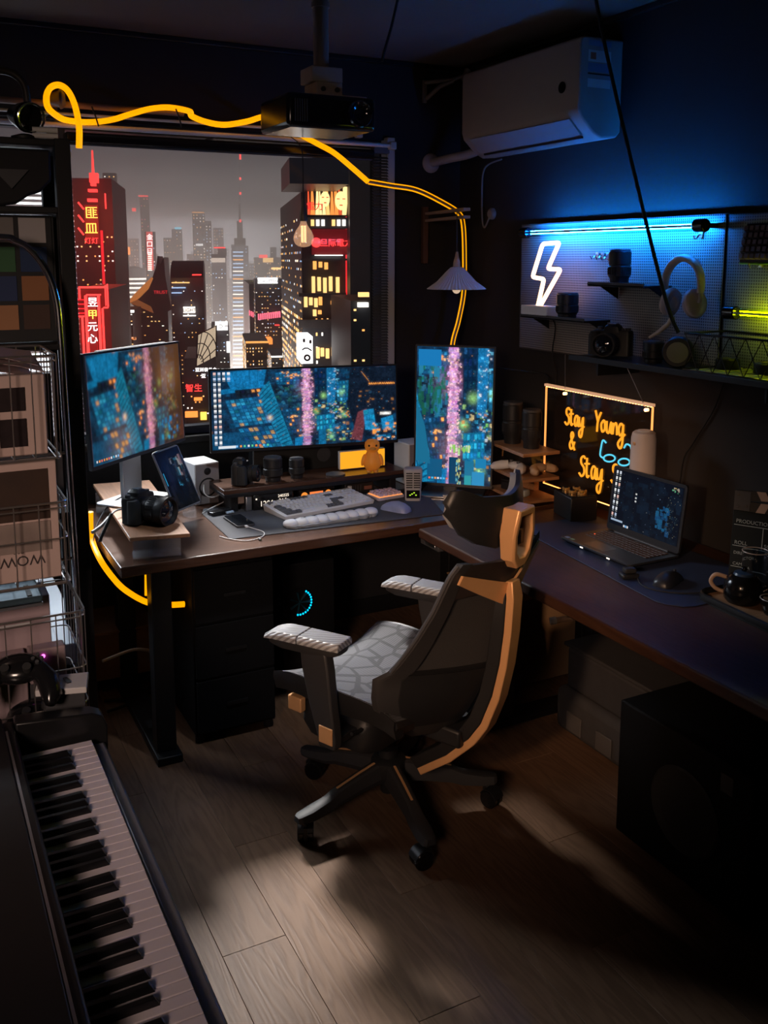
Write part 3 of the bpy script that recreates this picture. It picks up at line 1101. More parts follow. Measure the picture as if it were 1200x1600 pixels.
def chair_fabric():
    m = bpy.data.materials.new('seat_mesh_fabric')
    m.use_nodes = True
    N, L_ = m.node_tree.nodes, m.node_tree.links
    b = N['Principled BSDF']
    b.inputs['Roughness'].default_value = .7
    tc = N.new('ShaderNodeTexCoord')
    vo = N.new('ShaderNodeTexVoronoi')
    vo.feature = 'DISTANCE_TO_EDGE'
    vo.inputs['Scale'].default_value = 13.0
    vo.inputs['Randomness'].default_value = .8
    L_.new(tc.outputs['Object'], vo.inputs['Vector'])
    rp = N.new('ShaderNodeValToRGB')
    rp.color_ramp.elements[0].position = .06
    rp.color_ramp.elements[0].color = (.038, .038, .044, 1)
    rp.color_ramp.elements[1].position = .085
    rp.color_ramp.elements[1].color = (.098, .098, .112, 1)
    L_.new(vo.outputs['Distance'], rp.inputs[0])
    wv = N.new('ShaderNodeTexWave')
    wv.bands_direction = 'Y'
    wv.inputs['Scale'].default_value = 38
    L_.new(tc.outputs['Object'], wv.inputs['Vector'])
    mx = N.new('ShaderNodeMix')
    mx.data_type = 'RGBA'
    mx.blend_type = 'MULTIPLY'
    mx.inputs[0].default_value = .35
    L_.new(rp.outputs[0], mx.inputs[6])
    L_.new(wv.outputs[0], mx.inputs[7])
    L_.new(mx.outputs[2], b.inputs['Base Color'])
    bp = N.new('ShaderNodeBump')
    bp.inputs['Strength'].default_value = .4
    bp.inputs['Distance'].default_value = .002
    L_.new(wv.outputs[0], bp.inputs['Height'])
    L_.new(bp.outputs[0], b.inputs['Normal'])
    MATS['seat_mesh_fabric'] = m


chair_fabric()


def pad_fabric():
    m = bpy.data.materials.new('arm_pad_grip')
    m.use_nodes = True
    N, L_ = m.node_tree.nodes, m.node_tree.links
    b = N['Principled BSDF']
    b.inputs['Roughness'].default_value = .36
    tc = N.new('ShaderNodeTexCoord')
    wv = N.new('ShaderNodeTexWave')
    wv.bands_direction = 'DIAGONAL'
    wv.inputs['Scale'].default_value = 34
    L_.new(tc.outputs['Object'], wv.inputs['Vector'])
    rp = N.new('ShaderNodeValToRGB')
    rp.color_ramp.elements[0].position = .3
    rp.color_ramp.elements[0].color = (.20, .20, .21, 1)
    rp.color_ramp.elements[1].position = .5
    rp.color_ramp.elements[1].color = (.42, .43, .45, 1)
    L_.new(wv.outputs[0], rp.inputs[0])
    L_.new(rp.outputs[0], b.inputs['Base Color'])
    bp = N.new('ShaderNodeBump')
    bp.inputs['Strength'].default_value = .5
    bp.inputs['Distance'].default_value = .002
    L_.new(wv.outputs[0], bp.inputs['Height'])
    L_.new(bp.outputs[0], b.inputs['Normal'])
    MATS['arm_pad_grip'] = m


pad_fabric()

# five-star base and castors
mb = MB()
mb.lathe([(.0, .10), (.05, .10), (.058, .125), (.055, .165), (.042, .175), (0, .175)], n=24)
mb.build('base_hub', 'chair_black', ch)
for k in range(5):
    A = RZ(95 + 72 * k)
    # boxy arm that steps down and flattens at the toe
    sec = [(.03, .105, .168, .030), (.12, .098, .152, .026), (.20, .088, .134, .023), (.235, .078, .118, .024), (.30, .076, .106, .027), (.335, .076, .102, .022), (.345, .080, .098, .014)]
    rings = []
    for (r_, z0, z1, w) in sec:
        c = (z1 - z0) * .3
        rings.append([(r_, -w, z0), (r_, -w * .8, z0 - .0), (r_, w * .8, z0), (r_, w, z0 + c), (r_, w * .75, z1 - c * .3), (r_, w * .45, z1), (r_, -w * .45, z1), (r_, -w * .75, z1 - c * .3)])
    arm = MB().rings(rings, M=A).build('base_arm', 'chair_charcoal', ch, smooth=25)
    MB().rings([[(r_, y - .0035, z + .0008), (r_, y + .0035, z + .0008), (r_, y + .0035, z + .003), (r_, y - .0035, z + .003)] for r_, y, z in ((.055, 0, .164), (.12, 0, .152), (.20, 0, .134))], M=A).build('arm_trim', 'bronze', arm, label='thin bronze line along the arm')
    tp = MB()
    for j in range(6):
        tp.cbox((.268 + j * .011, 0, .1055 - j * .0011), (.006, .036 - .002 * j, .004), A)
    tp.build('toe_grip', 'dark_grey', arm)
    # castor: stem, hood and two wheels
    sw = RZ(40 * k + 15)
    C0 = A @ T(.315, 0, 0) @ sw
    cs = MB()
    cs.cyl((0, 0, .052), (0, 0, .082), .0065, n=10, M=C0)
    cs.box((-.030, -.006, .018), (.012, .006, .056), C0)
    cs.rings([[(-.018 + .031 * math.cos(a), y, .031 + .031 * math.sin(a)) for a in [RAD(q) for q in range(20, 171, 15)]] + [(-.018 + .028 * math.cos(a), y, .031 + .028 * math.sin(a)) for a in [RAD(q) for q in range(170, 19, -15)]] for y in (-.022, .022)], M=C0)
    cst = cs.build('castor', 'chair_black', ch)
    for s in (-1, 1):
        MB().lathe([(0, -.010), (.026, -.010), (.0295, -.006), (.0295, .006), (.026, .010), (.012, .011), (0, .009)], n=24, M=C0 @ T(-.018, s * .014, .0295) @ RX(90)).build('wheel', 'black_gloss', cst)
MB().lathe([(0, .055), (.024, .055), (.026, .06), (.026, .10), (.030, .19), (.030, .20), (.014, .205), (.014, .37), (0, .37)], n=24).build('gas_lift', 'chair_black', ch)
mb = MB()
mb.rings([[(x * s, y, z) for x, y, z in ((-1, -.16, .335), (1, -.16, .335), (1, .12, .345), (-1, .12, .345))] if False else [(-s, -.17, z), (s, -.17, z), (s * .8, .13, z), (-s * .8, .13, z)] for s, z in ((.06, .325), (.085, .345), (.09, .385), (.085, .405))])
mb.build('tilt_mechanism', 'chair_black', ch, bevel=.004)
MB().tube([(.08, .02, .36), (.2, .05, .355), (.24, .055, .36)], .006, 8).build('lever', 'chair_black', ch)
MB().tube([(-.08, -.05, .36), (-.2, -.05, .355), (-.235, -.05, .36)], .006, 8).build('lever', 'chair_black', ch)

# seat: a saddle-shaped mesh sheet in a thin dark frame
def seat_z(u, v):                     # u -1..1 across, v 0 rear .. 1 front
    z = .452 + .030 * u * u + .012 * v
    if v > .72:
        z -= .045 * ((v - .72) / .28) ** 2 * (1 - .55 * u * u)
    if v < .25:
        z += .0 - .03 * ((.25 - v) / .25) ** 2
    return z


def seat_pt(u, v, dz=0, e=1.0):
    w = .248 - .03 * max(0, .3 - v) - .012 * max(0, v - .8)
    return (u * w * e, -.215 + v * .475 - .03 * (u * u) * (1 if v > .6 else 0) * (v - .6), seat_z(u, v) + dz)


n_u, n_v = 17, 17
mb = MB()
rings = []
for i in range(n_v):
    v = i / (n_v - 1)
    top = [seat_pt(-1 + 2 * j / (n_u - 1), v, .0) for j in range(n_u)]
    bot = [seat_pt(-1 + 2 * j / (n_u - 1), v, -.012) for j in reversed(range(n_u))]
    rings.append(top + bot)
mb.rings(rings)
mb.build('seat', 'seat_mesh_fabric', ch, smooth=50)
mb = MB()
for side in (-1, 1):
    mb.rings([[seat_pt(side * q, v, dz) for q, dz in ((1.03, .0), (1.04, -.02), (.99, -.055 - .02 * (1 - abs(2 * v - 1))), (.86, -.05), (.86, -.012))] for v in [k / 12 for k in range(13)]])
mb.rings([[seat_pt(u, 1, 0), seat_pt(u, 1.012, -.012), seat_pt(u, .98, -.03), seat_pt(u, .94, -.02)] for u in [-1 + k / 6 for k in range(13)]])
mb.rings([[seat_pt(u, 0, 0), seat_pt(u, -.015, -.012), seat_pt(u, .02, -.05), seat_pt(u, .07, -.03)] for u in [-1 + k / 6 for k in range(13)]])
mb.build('seat_frame', 'chair_black', ch, smooth=40)
# folded footrest pan slung under the seat front
fp = [[(x * s, y, z) for x, y in rrect(.40, .30, .06, 4, 0, .06)] for s, z in ((.72, .262), (.92, .272), (1.0, .31), (.96, .365), (.9, .38))]
MB().rings([[(x, .06 + (y - .06) * (s_ / 1.0), z) for (x, y, z) in r_] for r_, s_ in zip(fp, (.7, .9, 1, 1, .9))]).build('footrest_pan', 'chair_black', ch, smooth=35)
for sx in (-1, 1):
    MB().box((sx * .205 - .012, .17, .345), (sx * .205 + .012, .225, .392)).build('footrest_latch', 'bronze', ch, bevel=.004)

# armrests
for s in (-1, 1):
    post = MB()
    post.rings([[(s * (.285 + dx * .018), y0 + dy * hy, z) for dx, dy in ((-1, -1), (1, -1), (1, 1), (-1, 1))] for z, y0, hy in ((.33, -.012, .030), (.36, -.010, .034), (.45, .012, .044), (.56, .032, .052), (.615, .04, .05))])
    p = post.build('armrest_post', 'chair_charcoal', ch, bevel=.006, smooth=30)
    MB().cbox((s * .3045, -.012, .372), (.005, .052, .052)).build('post_badge', 'bronze', p, bevel=.008, seg=3, label='small bronze plate at the foot of the post')
    MB().box((s * .05 if s > 0 else -.285, -.035, .335), (.285 if s > 0 else -.05, .02, .358)).build('armrest_bracket', 'chair_black', ch, bevel=.004)
    A = T(s * .275, .08, 0) @ RZ(10)
    MB().rings([[A @ Vector((x, y, z)) for x, y in rrect(.086 * k, .25 * k, .03, 4)] for k, z in ((.80, .600), (.98, .612), (1.0, .626))]).build('armrest_tray', 'chair_charcoal', ch, smooth=40)
    for (ya, yb) in ((-.125, .012), (.016, .130)):
        w = .044
        curl = .016 if ya > 0 else 0
        rings = []
        for y in np.linspace(ya, yb, 8):
            e = (y - ya) / (yb - ya)
            drop = curl * max(0, e - .45) ** 2 * 3.3
            ww = w * (1 - .22 * max(0, e - .6) if ya > 0 else 1 - .25 * max(0, .25 - e))
            rings.append([A @ Vector(q) for q in ((-ww, y, .626 - drop * .3), (ww, y, .626 - drop * .3), (ww, y, .640 - drop), (ww * .82, y, .649 - drop), (-ww * .82, y, .649 - drop), (-ww, y, .640 - drop))])
        MB().rings(rings).build('arm_pad', 'arm_pad_grip', ch, bevel=.003, smooth=30)


# backrest: V-shaped shell, edges forward, spine behind
Z_K = [.345, .40, .45, .50, .575, .60, .66, .72, .80, .88, .915, .935]
W_K = [.115, .195, .245, .262, .265, .250, .247, .245, .238, .228, .222, .20]
YE_K = [-.165, -.16, -.155, -.15, -.16, -.205, -.25, -.29, -.335, -.368, -.383, -.392]
YC_K = [-.225, -.275, -.31, -.338, -.37, -.378, -.39, -.398, -.408, -.418, -.424, -.428]


def back(u, z, off=0.0):
    w, ye, yc = np.interp(z, Z_K, W_K), np.interp(z, Z_K, YE_K), np.interp(z, Z_K, YC_K)
    t = abs(u) ** 1.35
    drop = .030 * (1 - abs(u)) if z > .90 else 0
    return (u * w, yc + (ye - yc) * t - off, z - drop * (z - .90) / .035)


def back_panel(name, m, u0, u1, z0, z1, o0, o1, nu=9, nz=14, label=None):
    rings = []
    for i in range(nz):
        z = z0 + (z1 - z0) * i / (nz - 1)
        us = [u0 + (u1 - u0) * j / (nu - 1) for j in range(nu)]
        rings.append([back(u, z, o1) for u in us] + [back(u, z, o0) for u in reversed(us)])
    return MB().rings(rings).build(name, m, ch, smooth=45, label=label)


mat('back_mesh_fabric', (0.034, 0.032, 0.032), 0.7, noise=.1, bump=.5, bscale=420)
mat('yoke_shell', (0.028, 0.021, 0.020), 0.5, noise=.08)
for s in (-1, 1):
    a, b = (-1.0, -.83) if s < 0 else (.83, 1.0)
    back_panel('back_side_frame', 'chair_charcoal', a, b, .345, .935, -.006, .014, 4, 22)
    a, b = (-.83, -.10) if s < 0 else (.10, .83)
    back_panel('back_mesh', 'back_mesh_fabric', a, b, .60, .83, -.001, .004, 8, 10)
    back_panel('lumbar_panel', 'chair_black', a, b, .40, .585, -.002, .018, 8, 10)
    # knurled edge piping
    MB().tube([back(s * 1.0, z, .002) for z in np.linspace(.60, .93, 14)], .006, 8).build('edge_piping', 'dark_grey', ch)
back_panel('yoke', 'yoke_shell', -.83, .83, .83, .932, -.002, .013, 15, 6)
back_panel('lower_crossbar', 'chair_charcoal', -.83, .83, .345, .40, -.002, .016, 13, 5)
back_panel('mid_crossbar', 'chair_black', -.83, .83, .585, .60, -.001, .010, 13, 3)
# bronze V band
for s in (-1, 1):
    rings = []
    for k in range(9):
        e = k / 8
        u = s * (.90 - .90 * e)
        zc = .892 - .090 * e
        hw = .013 + .022 * e
        rings.append([back(u, zc - hw, .016), back(u, zc + hw, .016), back(u, zc + hw, .024), back(u, zc - hw, .024)])
    MB().rings(rings).build('bronze_band', 'bronze', ch, smooth=40)
# spine: black inner beam with bronze outer strip
SP = [(-.428, .845), (-.436, .80), (-.430, .70), (-.418, .60), (-.396, .50), (-.360, .405), (-.320, .345), (-.24, .265), (-.133, .185)]
rings, rin = [], []
for i, (y, z) in enumerate(SP):
    a = SP[max(i - 1, 0)]
    b = SP[min(i + 1, len(SP) - 1)]
    t = Vector((0, b[0] - a[0], b[1] - a[1])).normalized()
    nrm = Vector((0, t.z, -t.y))
    if nrm.y > 0:
        nrm = -nrm
    P0 = Vector((0, y, z))
    w = .026 if i else .020
    rings.append([P0 + Vector((-w, 0, 0)) - nrm * .004, P0 + Vector((-w, 0, 0)) + nrm * .020, P0 + Vector((w, 0, 0)) + nrm * .020, P0 + Vector((w, 0, 0)) - nrm * .004])
    rin.append([P0 + Vector((-w * 1.4, 0, 0)) - nrm * .040, P0 + Vector((-w * 1.1, 0, 0)) - nrm * .003, P0 + Vector((w * 1.1, 0, 0)) - nrm * .003, P0 + Vector((w * 1.4, 0, 0)) - nrm * .040])
MB().rings(rings).build('spine', 'bronze', ch, bevel=.003, smooth=40, label='bronze spine strip bending under the seat')
MB().rings(rin).build('spine_core', 'chair_black', ch, bevel=.003, smooth=40)
MB().box((-.05, -.30, .315), (.05, -.10, .37)).build('back_bracket', 'chair_black', ch, bevel=.008)

# headrest bracket: bronze hexagonal ring
out = [(-.040, 1.058), (.040, 1.058), (.056, .985), (.046, .915), (.020, .888), (-.020, .888), (-.046, .915), (-.056, .985)]
inn = [(-.026, 1.038), (.026, 1.038), (.036, .985), (.029, .935), (.014, .916), (-.014, .916), (-.029, .935), (-.036, .985)]
yb, yf = -.472, -.425
rr_ = [[(x, yf - .02 * (z - .97), z) for x, z in out], [(x, yb - .10 * (z - .97) + .006, z) for x, z in out], [(x * .9, yb - .10 * (z - .97), .97 + (z - .97) * .95) for x, z in out],
       [(x * 1.1, yb - .10 * (z - .97), z) for x, z in inn], [(x, yf - .02 * (z - .97), z) for x, z in inn]]
MB().rings(rr_, closed=True).build('headrest_bracket', 'bronze', ch, bevel=.002, smooth=30)
MB().box((-.024, -.455, .95), (.024, -.43, .995)).build('headrest_pivot', 'black_gloss', ch, bevel=.003)
# headrest: winged shell and cushion
us = np.linspace(-1, 1, 21)


def hr(u, k, off):
    a = abs(u)
    zt = np.interp(a, [0, .5, .8, .92, 1], [1.085, 1.093, 1.118, 1.115, 1.085])
    zb = np.interp(a, [0, .3, .6, .85, .9, 1], [.955, .945, .965, 1.0, 1.03, 1.055])
    y = -.412 + .085 * a ** 1.6
    z = zb + (zt - zb) * k
    return (u * .185, y - off + .012 * math.sin(k * PI) * -1, z)


ks = (0, .15, .5, .85, 1)
MB().rings([[hr(u, k, .014) for k in ks] + [hr(u, k, 0) for k in reversed(ks)] for u in us]).build('headrest_shell', 'chair_black', ch, smooth=40)
MB().rings([[hr(u * .93, .12 + .76 * k, -.002) for k in ks] + [hr(u * .93, .12 + .76 * k, -.022 - .012 * (1 - abs(u))) for k in reversed(ks)] for u in us]).build('headrest_cushion', mat('cushion_grey', (.24, .24, .25), .8, noise=.1, bump=.4, bscale=300), ch, smooth=40)

# ================================================================== SCREEN PICTURES (computed here, pixel by pixel)
class Pic:
    def __init__(s, w, h, c=(0.004, 0.018, 0.045)):
        s.w, s.h = w, h
        s.a = np.zeros((h, w, 3), np.float32)
        s.a[:] = c

    def poly(s, pts, c, al=1.0):
        xs = [p[0] * s.w for p in pts]
        ys = [p[1] * s.h for p in pts]
        x0, x1 = max(0, int(min(xs))), min(s.w, int(max(xs)) + 2)
        y0, y1 = max(0, int(min(ys))), min(s.h, int(max(ys)) + 2)
        if x1 <= x0 or y1 <= y0:
            return
        X, Y = np.meshgrid(np.arange(x0, x1) + .5, np.arange(y0, y1) + .5)
        n = len(pts)
        sg = sum(xs[i] * ys[(i + 1) % n] - xs[(i + 1) % n] * ys[i] for i in range(n))
        m = np.ones(X.shape, bool)
        for i in range(n):
            j = (i + 1) % n
            cr = (xs[j] - xs[i]) * (Y - ys[i]) - (ys[j] - ys[i]) * (X - xs[i])
            m &= (cr >= 0) if sg > 0 else (cr <= 0)
        v = s.a[y0:y1, x0:x1]
        v[m] = v[m] * (1 - al) + np.array(c, np.float32) * al

    def rect(s, x, y, w, h, c, al=1.0):
        s.poly([(x, y), (x + w, y), (x + w, y + h), (x, y + h)], c, al)

    def quadgrid(s, q, nx, ny, c, cw, dens, rnd, gap=.2):
        """a facade: four corners (ul, ur, lr, ll), cells lit at random"""
        s.poly(q, c)
        q = [np.array(p) for p in q]
        f = lambda u, v: tuple((q[0] * (1 - u) + q[1] * u) * (1 - v) + (q[3] * (1 - u) + q[2] * u) * v)
        for i in range(nx):
            for j in range(ny):
                k = rnd.random()
                cc = rnd.choice(cw) if k < dens else tuple(x * rnd.uniform(1.2, 2.2) for x in c)
                u0, u1, v0, v1 = (i + gap) / nx, (i + 1 - gap) / nx, (j + gap) / ny, (j + 1 - gap) / ny
                s.poly([f(u0, v0), f(u1, v0), f(u1, v1), f(u0, v1)], cc)

    def soft(s, r, k):
        b = s.a.copy()
        for ax in (0, 1):
            b = sum(np.roll(b, d, ax) for d in range(-r, r + 1)) / (2 * r + 1)
        s.a = s.a * (1 - k) + b * k * 1.25

    def glow(s, x, y, r, c, k=1.0):
        X, Y = np.meshgrid((np.arange(s.w) + .5) / s.w, (np.arange(s.h) + .5) / s.h)
        d = ((X - x) * s.w / s.h) ** 2 + (Y - y) ** 2
        s.a += np.exp(-d / (r * r))[..., None] * np.array(c, np.float32) * k

    def speck(s, x0, x1, y0, y1, n, cols, rnd, smin=.004, smax=.012):
        for _ in range(n):
            w = rnd.uniform(smin, smax)
            s.rect(rnd.uniform(x0, x1), rnd.uniform(y0, y1), w, w * rnd.uniform(.8, 2.2), rnd.choice(cols), rnd.uniform(.4, 1))


BL, TEAL, NAVY, DK = (.004, .10, .26), (.003, .055, .13), (.003, .018, .05), (.004, .008, .016)
ORG, PNK, CYN, GRN, WHT = (.9, .32, .06), (.75, .30, .48), (.08, .5, .8), (.25, .6, .10), (.8, .8, .85)


def wallpaper(w, h):
    """looking straight down on a city at dusk: blue towers, a pink lit avenue in the middle, dark blocks right"""
    rnd = random.Random(5)
    p = Pic(w, h)
    p.speck(0, 1, 0, 1, 900, [NAVY, TEAL, (.006, .03, .07), DK], rnd, .01, .05)
    # left towers
    p.quadgrid([(.06, .02), (.29, -.02), (.27, .2), (.10, .24)], 5, 1, (.003, .085, .21), [(.005, .14, .34)], .8, rnd, .05)
    p.poly([(.05, .24), (.29, .19), (.30, .24), (.05, .30)], (.004, .14, .33))
    p.quadgrid([(.12, .25), (.28, .23), (.29, .34), (.13, .37)], 6, 2, DK, [ORG, (.5, .2, .05)], .3, rnd)
    p.quadgrid([(.07, .38), (.28, .33), (.34, .68), (.12, .72)], 9, 8, (.003, .05, .12), [(.45, .26, .12), (.012, .20, .38), (.01, .15, .33), (.008, .11, .25), (.006, .09, .2), (.02, .24, .42)], .8, rnd, .10)
    p.poly([(.24, .30), (.30, .14), (.42, .98), (.36, 1.0)], (.006, .15, .28))
    for k in range(16):
        p.poly([(.245 + k * .0075, .33 + k * .042), (.30 + k * .0072, .2 + k * .048), (.302 + k * .0072, .21 + k * .048), (.247 + k * .0075, .345 + k * .042)], (.002, .04, .09))
    p.quadgrid([(.13, .74), (.31, .72), (.36, 1.0), (.2, 1.02)], 7, 5, (.003, .04, .10), [(.4, .22, .08), (.01, .18, .36), (.008, .1, .22), (.006, .07, .15)], .7, rnd, .12)
    p.poly([(.0, .8), (.14, .78), (.2, 1), (0, 1)], (.004, .05, .12))
    p.glow(.30, .62, .03, (.6, .35, .1), 1.0)
    # blocks between
    p.quadgrid([(.33, .04), (.47, .03), (.46, .2), (.34, .2)], 7, 5, (.003, .05, .12), [(.02, .2, .4), ORG], .2, rnd)
    p.speck(.33, .46, .2, .5, 120, [(.01, .08, .06), (.01, .05, .1), (.02, .12, .2), (.006, .03, .05)], rnd, .008, .02)
    p.quadgrid([(.36, .52), (.46, .5), (.47, .82), (.40, .84)], 5, 7, (.003, .03, .07), [(.02, .14, .3), ORG], .2, rnd)
    for q in ((.39, .6), (.36, .03), (.38, .075), (.42, .06), (.45, .86)):
        p.speck(q[0], q[0] + .05, q[1], q[1] + .025, 14, [ORG, (.9, .5, .2)], rnd, .004, .009)
    # pink avenue
    for k in range(60):
        y = k / 60
        p.rect(.475 + rnd.uniform(-.008, .008), y, rnd.uniform(.035, .05), 1 / 50, (rnd.uniform(.3, .6), rnd.uniform(.15, .28), rnd.uniform(.3, .48)), .85)
    p.speck(.470, .53, 0, .80, 260, [PNK, (.9, .5, .5), (.5, .3, .7), (.9, .55, .4), (.3, .15, .3)], rnd, .004, .01)
    p.glow(.495, .25, .10, (.25, .08, .16), .8)
    p.glow(.50, .72, .10, (.25, .10, .10), .7)
    # blue canyon right of the avenue
    p.quadgrid([(.54, -.02), (.61, -.02), (.60, .46), (.545, .48)], 3, 6, (.002, .014, .04), [(.01, .06, .16)], .2, rnd)
    p.poly([(.61, 0), (.66, 0), (.655, .5), (.61, .5)], (.006, .12, .28))
    p.speck(.61, .67, 0, .85, 110, [CYN, (.02, .25, .5), (.6, .6, .65), (.1, .35, .5)], rnd, .004, .012)
    p.quadgrid([(.66, .18), (.73, .17), (.73, .44), (.665, .45)], 4, 5, (.004, .07, .14), [CYN, (.1, .4, .3)], .25, rnd)
    for q in ((.59, .36), (.62, .80), (.69, .33), (.55, .56), (.63, .9), (.7, .62)):
        p.glow(q[0], q[1], .035, (.25, .5, .12), .9)
    p.speck(.54, .74, .40, .95, 190, [(.12, .35, .08), (.5, .2, .05), (.6, .45, .2), (.03, .3, .5), (.25, .45, .15), (.02, .1, .2), (.01, .14, .3), (.01, .06, .12)], rnd, .005, .018)
    p.quadgrid([(.55, .62), (.65, .60), (.65, .80), (.55, .82)], 6, 3, (.004, .1, .2), [(.02, .35, .55)], .4, rnd)
    p.poly([(.56, .82), (.6, .8), (.6, 1), (.56, 1)], (.004, .10, .22))
    p.poly([(.43, .9), (.48, .88), (.47, 1), (.43, 1)], (.004, .13, .3))
    # dark right side with orange line and blue roofs
    p.poly([(.74, 0), (1, 0), (1, .62), (.78, .95), (.72, .5)], (.004, .009, .02))
    for k in range(24):
        p.rect(.845 + k * .0062, .215 + (k % 2) * .004, .005, .02, ORG, .95)
    p.poly([(.80, .06), (.845, .2), (.85, .2), (.806, .06)], (.4, .16, .04))
    p.speck(.76, .99, .30, .6, 34, [(.3, .12, .03), (.02, .08, .16), (.012, .03, .06), (.1, .05, .02)], rnd, .005, .016)
    p.poly([(.74, .95), (.78, .60), (.83, .56), (.80, .99)], (.12, .03, .04))
    p.quadgrid([(.81, .58), (.87, .56), (.885, .86), (.82, .84)], 2, 4, (.006, .12, .26), [(.01, .2, .42)], .6, rnd, .06)
    p.quadgrid([(.91, .70), (.98, .66), (.99, .82), (.92, .86)], 2, 2, (.006, .12, .26), [(.01, .2, .42)], .6, rnd, .06)
    p.speck(.86, 1, .74, .98, 60, [(.01, .16, .36), (.02, .3, .5), ORG, DK], rnd, .01, .024)
    p.rect(.905, .615, .065, .035, (.75, .72, .68))
    g_ = np.random.default_rng(3)
    for cs, am in ((3, .55), (7, .5), (22, .35)):
        q_ = g_.random((h // cs + 1, w // cs + 1)).astype(np.float32)
        p.a *= (1 - am / 2 + am * np.kron(q_, np.ones((cs, cs), np.float32))[:h, :w])[..., None]
    p.speck(.3, .98, 0, 1, 260, [(.02, .2, .4), (.01, .10, .22), (.3, .3, .32), (.25, .12, .05), (.02, .12, .12)], rnd, .002, .005)
    p.soft(1, .45)
    p.soft(6, .18)
    return p


def desktop(p, cols, rows, x0, y0, dx, dy, iw, ih, rnd, bar=(0.05, 0.35), barn=9):
    ic = [WHT, (.85, .85, .85), (.7, .75, .85), (.8, .5, .45), (.5, .6, .8), (.8, .8, .75)]
    for i in range(cols):
        for j in range(rows):
            if i > 1 and j > 1 and cols > 2:
                continue
            c = rnd.choice(ic)
            p.rect(x0 + i * dx, y0 + j * dy, iw, ih, c, .95)
            p.rect(x0 + i * dx, y0 + j * dy + ih * 1.25, iw, ih * .25, (.4, .42, .45), .8)
    for k in range(barn):
        p.rect(bar[0] + (bar[1] - bar[0]) * k / barn, .955, iw * .72, ih * .72, rnd.choice([ORG, CYN, (.8, .15, .1), WHT, (.2, .5, .9), (.1, .6, .3)]), .95)


def screen_mat(name, p, strength=1.0, rough=.18):
    img = bpy.data.images.new(name, p.w, p.h, alpha=False, float_buffer=True)
    img.colorspace_settings.name = 'Linear Rec.709'
    buf = np.ones((p.h, p.w, 4), np.float32)
    buf[..., :3] = np.clip(p.a[::-1], 0, 1)
    img.pixels.foreach_set(buf.ravel())
    img.update()
    img.pack()
    m = bpy.data.materials.new(name)
    m.use_nodes = True
    N, L_ = m.node_tree.nodes, m.node_tree.links
    b = N['Principled BSDF']
    b.inputs['Base Color'].default_value = (.005, .005, .006, 1)
    b.inputs['Roughness'].default_value = rough
    b.inputs['Specular IOR Level'].default_value = .04
    t = N.new('ShaderNodeTexImage')
    t.image = img
    L_.new(t.outputs[0], b.inputs['Emission Color'])
    b.inputs['Emission Strength'].default_value = strength
    MATS[name] = m
    return m


def screen_face(w, h, z, name, m, parent, r=.004):
    me = bpy.data.meshes.new(name)
    me.from_pydata([(-w / 2, -h / 2, z), (w / 2, -h / 2, z), (w / 2, h / 2, z), (-w / 2, h / 2, z)], [], [(0, 1, 2, 3)])
    uv = me.uv_layers.new(name='UVMap')
    for k, c in enumerate(((0, 0), (1, 0), (1, 1), (0, 1))):
        uv.data[k].uv = c
    me.materials.append(m)
    o = bpy.data.objects.new(name, me)
    COL.objects.link(o)
    o.parent = parent
    return o


rnd = random.Random(9)
wp = wallpaper(720, 300)
pc = wallpaper(720, 300)
desktop(pc, 4, 14, .012, .02, .024, .067, .014, .034, rnd, (.12, .3), 9)
pc.rect(.03, .955, .09, .03, (.7, .75, .8))
pc.speck(.9, .99, .955, .985, 12, [WHT], rnd, .004, .007)
screen_mat('wide_screen', pc, 1.05)
pl = Pic(360, 240)
pl.a[:] = wp.a[np.linspace(0, 299, 240).astype(int)][:, np.linspace(40, 560, 360).astype(int)] * np.array([.9, .75, .65], np.float32)
X_, Y_ = np.meshgrid(np.linspace(0, 1, 360), np.linspace(0, 1, 240))
br = np.clip((X_ - .58 + .15 * (1 - Y_)) / .28, 0, 1)[..., None]
pl.a = pl.a * (1 - .75 * br) + br * np.array([.07, .028, .009], np.float32) * (1.1 - .6 * Y_[..., None])
pl.glow(.84, .32, .16, (.12, .045, .006), 1.0)
pl.glow(.3, .85, .18, (.10, .045, .01), 1.0)
pl.speck(.72, .92, .72, .95, 26, [(.01, .16, .36), (.02, .3, .5)], rnd, .01, .03)
pl.soft(2, .85)
pl.soft(5, .25)
desktop(pl, 0, 0, 0, 0, 0, 0, .018, .026, rnd, (.03, .26), 10)
screen_mat('left_screen', pl, .95)
pp = Pic(240, 430)
wv = wallpaper(720, 430)
pp.a[:] = wv.a[:, np.linspace(235, 490, 240).astype(int)] * np.array([1.1, 1.12, 1.15], np.float32)
pp.speck(.0, .4, .1, .45, 80, [(.01, .14, .10), (.02, .2, .35), (.01, .1, .06)], rnd, .02, .05)
for (x_, y_, w_, h_, c_) in ((.02, .02, .3, .12, (.01, .18, .45)), (.16, .82, .2, .16, (.006, .09, .2)), (.66, .82, .12, .12, (.01, .16, .3)), (.76, .9, .16, .1, (.02, .25, .5)), (.8, .80, .14, .07, (.01, .2, .42)), (.45, .8, .12, .2, (.004, .05, .12)), (.66, .93, .09, .07, (.02, .3, .35))):
    pp.rect(x_, y_, w_, h_, c_)
pp.poly([(0, .4), (.12, .58), (.2, .86), (0, .84)], (.01, .14, .26))
pp.speck(.54, .6, .8, .99, 40, [(.6, .6, .2), (.1, .4, .5)], rnd, .01, .02)
pp.speck(.45, .72, .70, .74, 30, [(.8, .8, .6), GRN], rnd, .01, .03)
desktop(pp, 0, 0, 0, 0, 0, 0, .035, .02, rnd, (.18, .45), 7)
screen_mat('portrait_screen', pp, 1.05)
pt = Pic(120, 240, (.003, .003, .004))
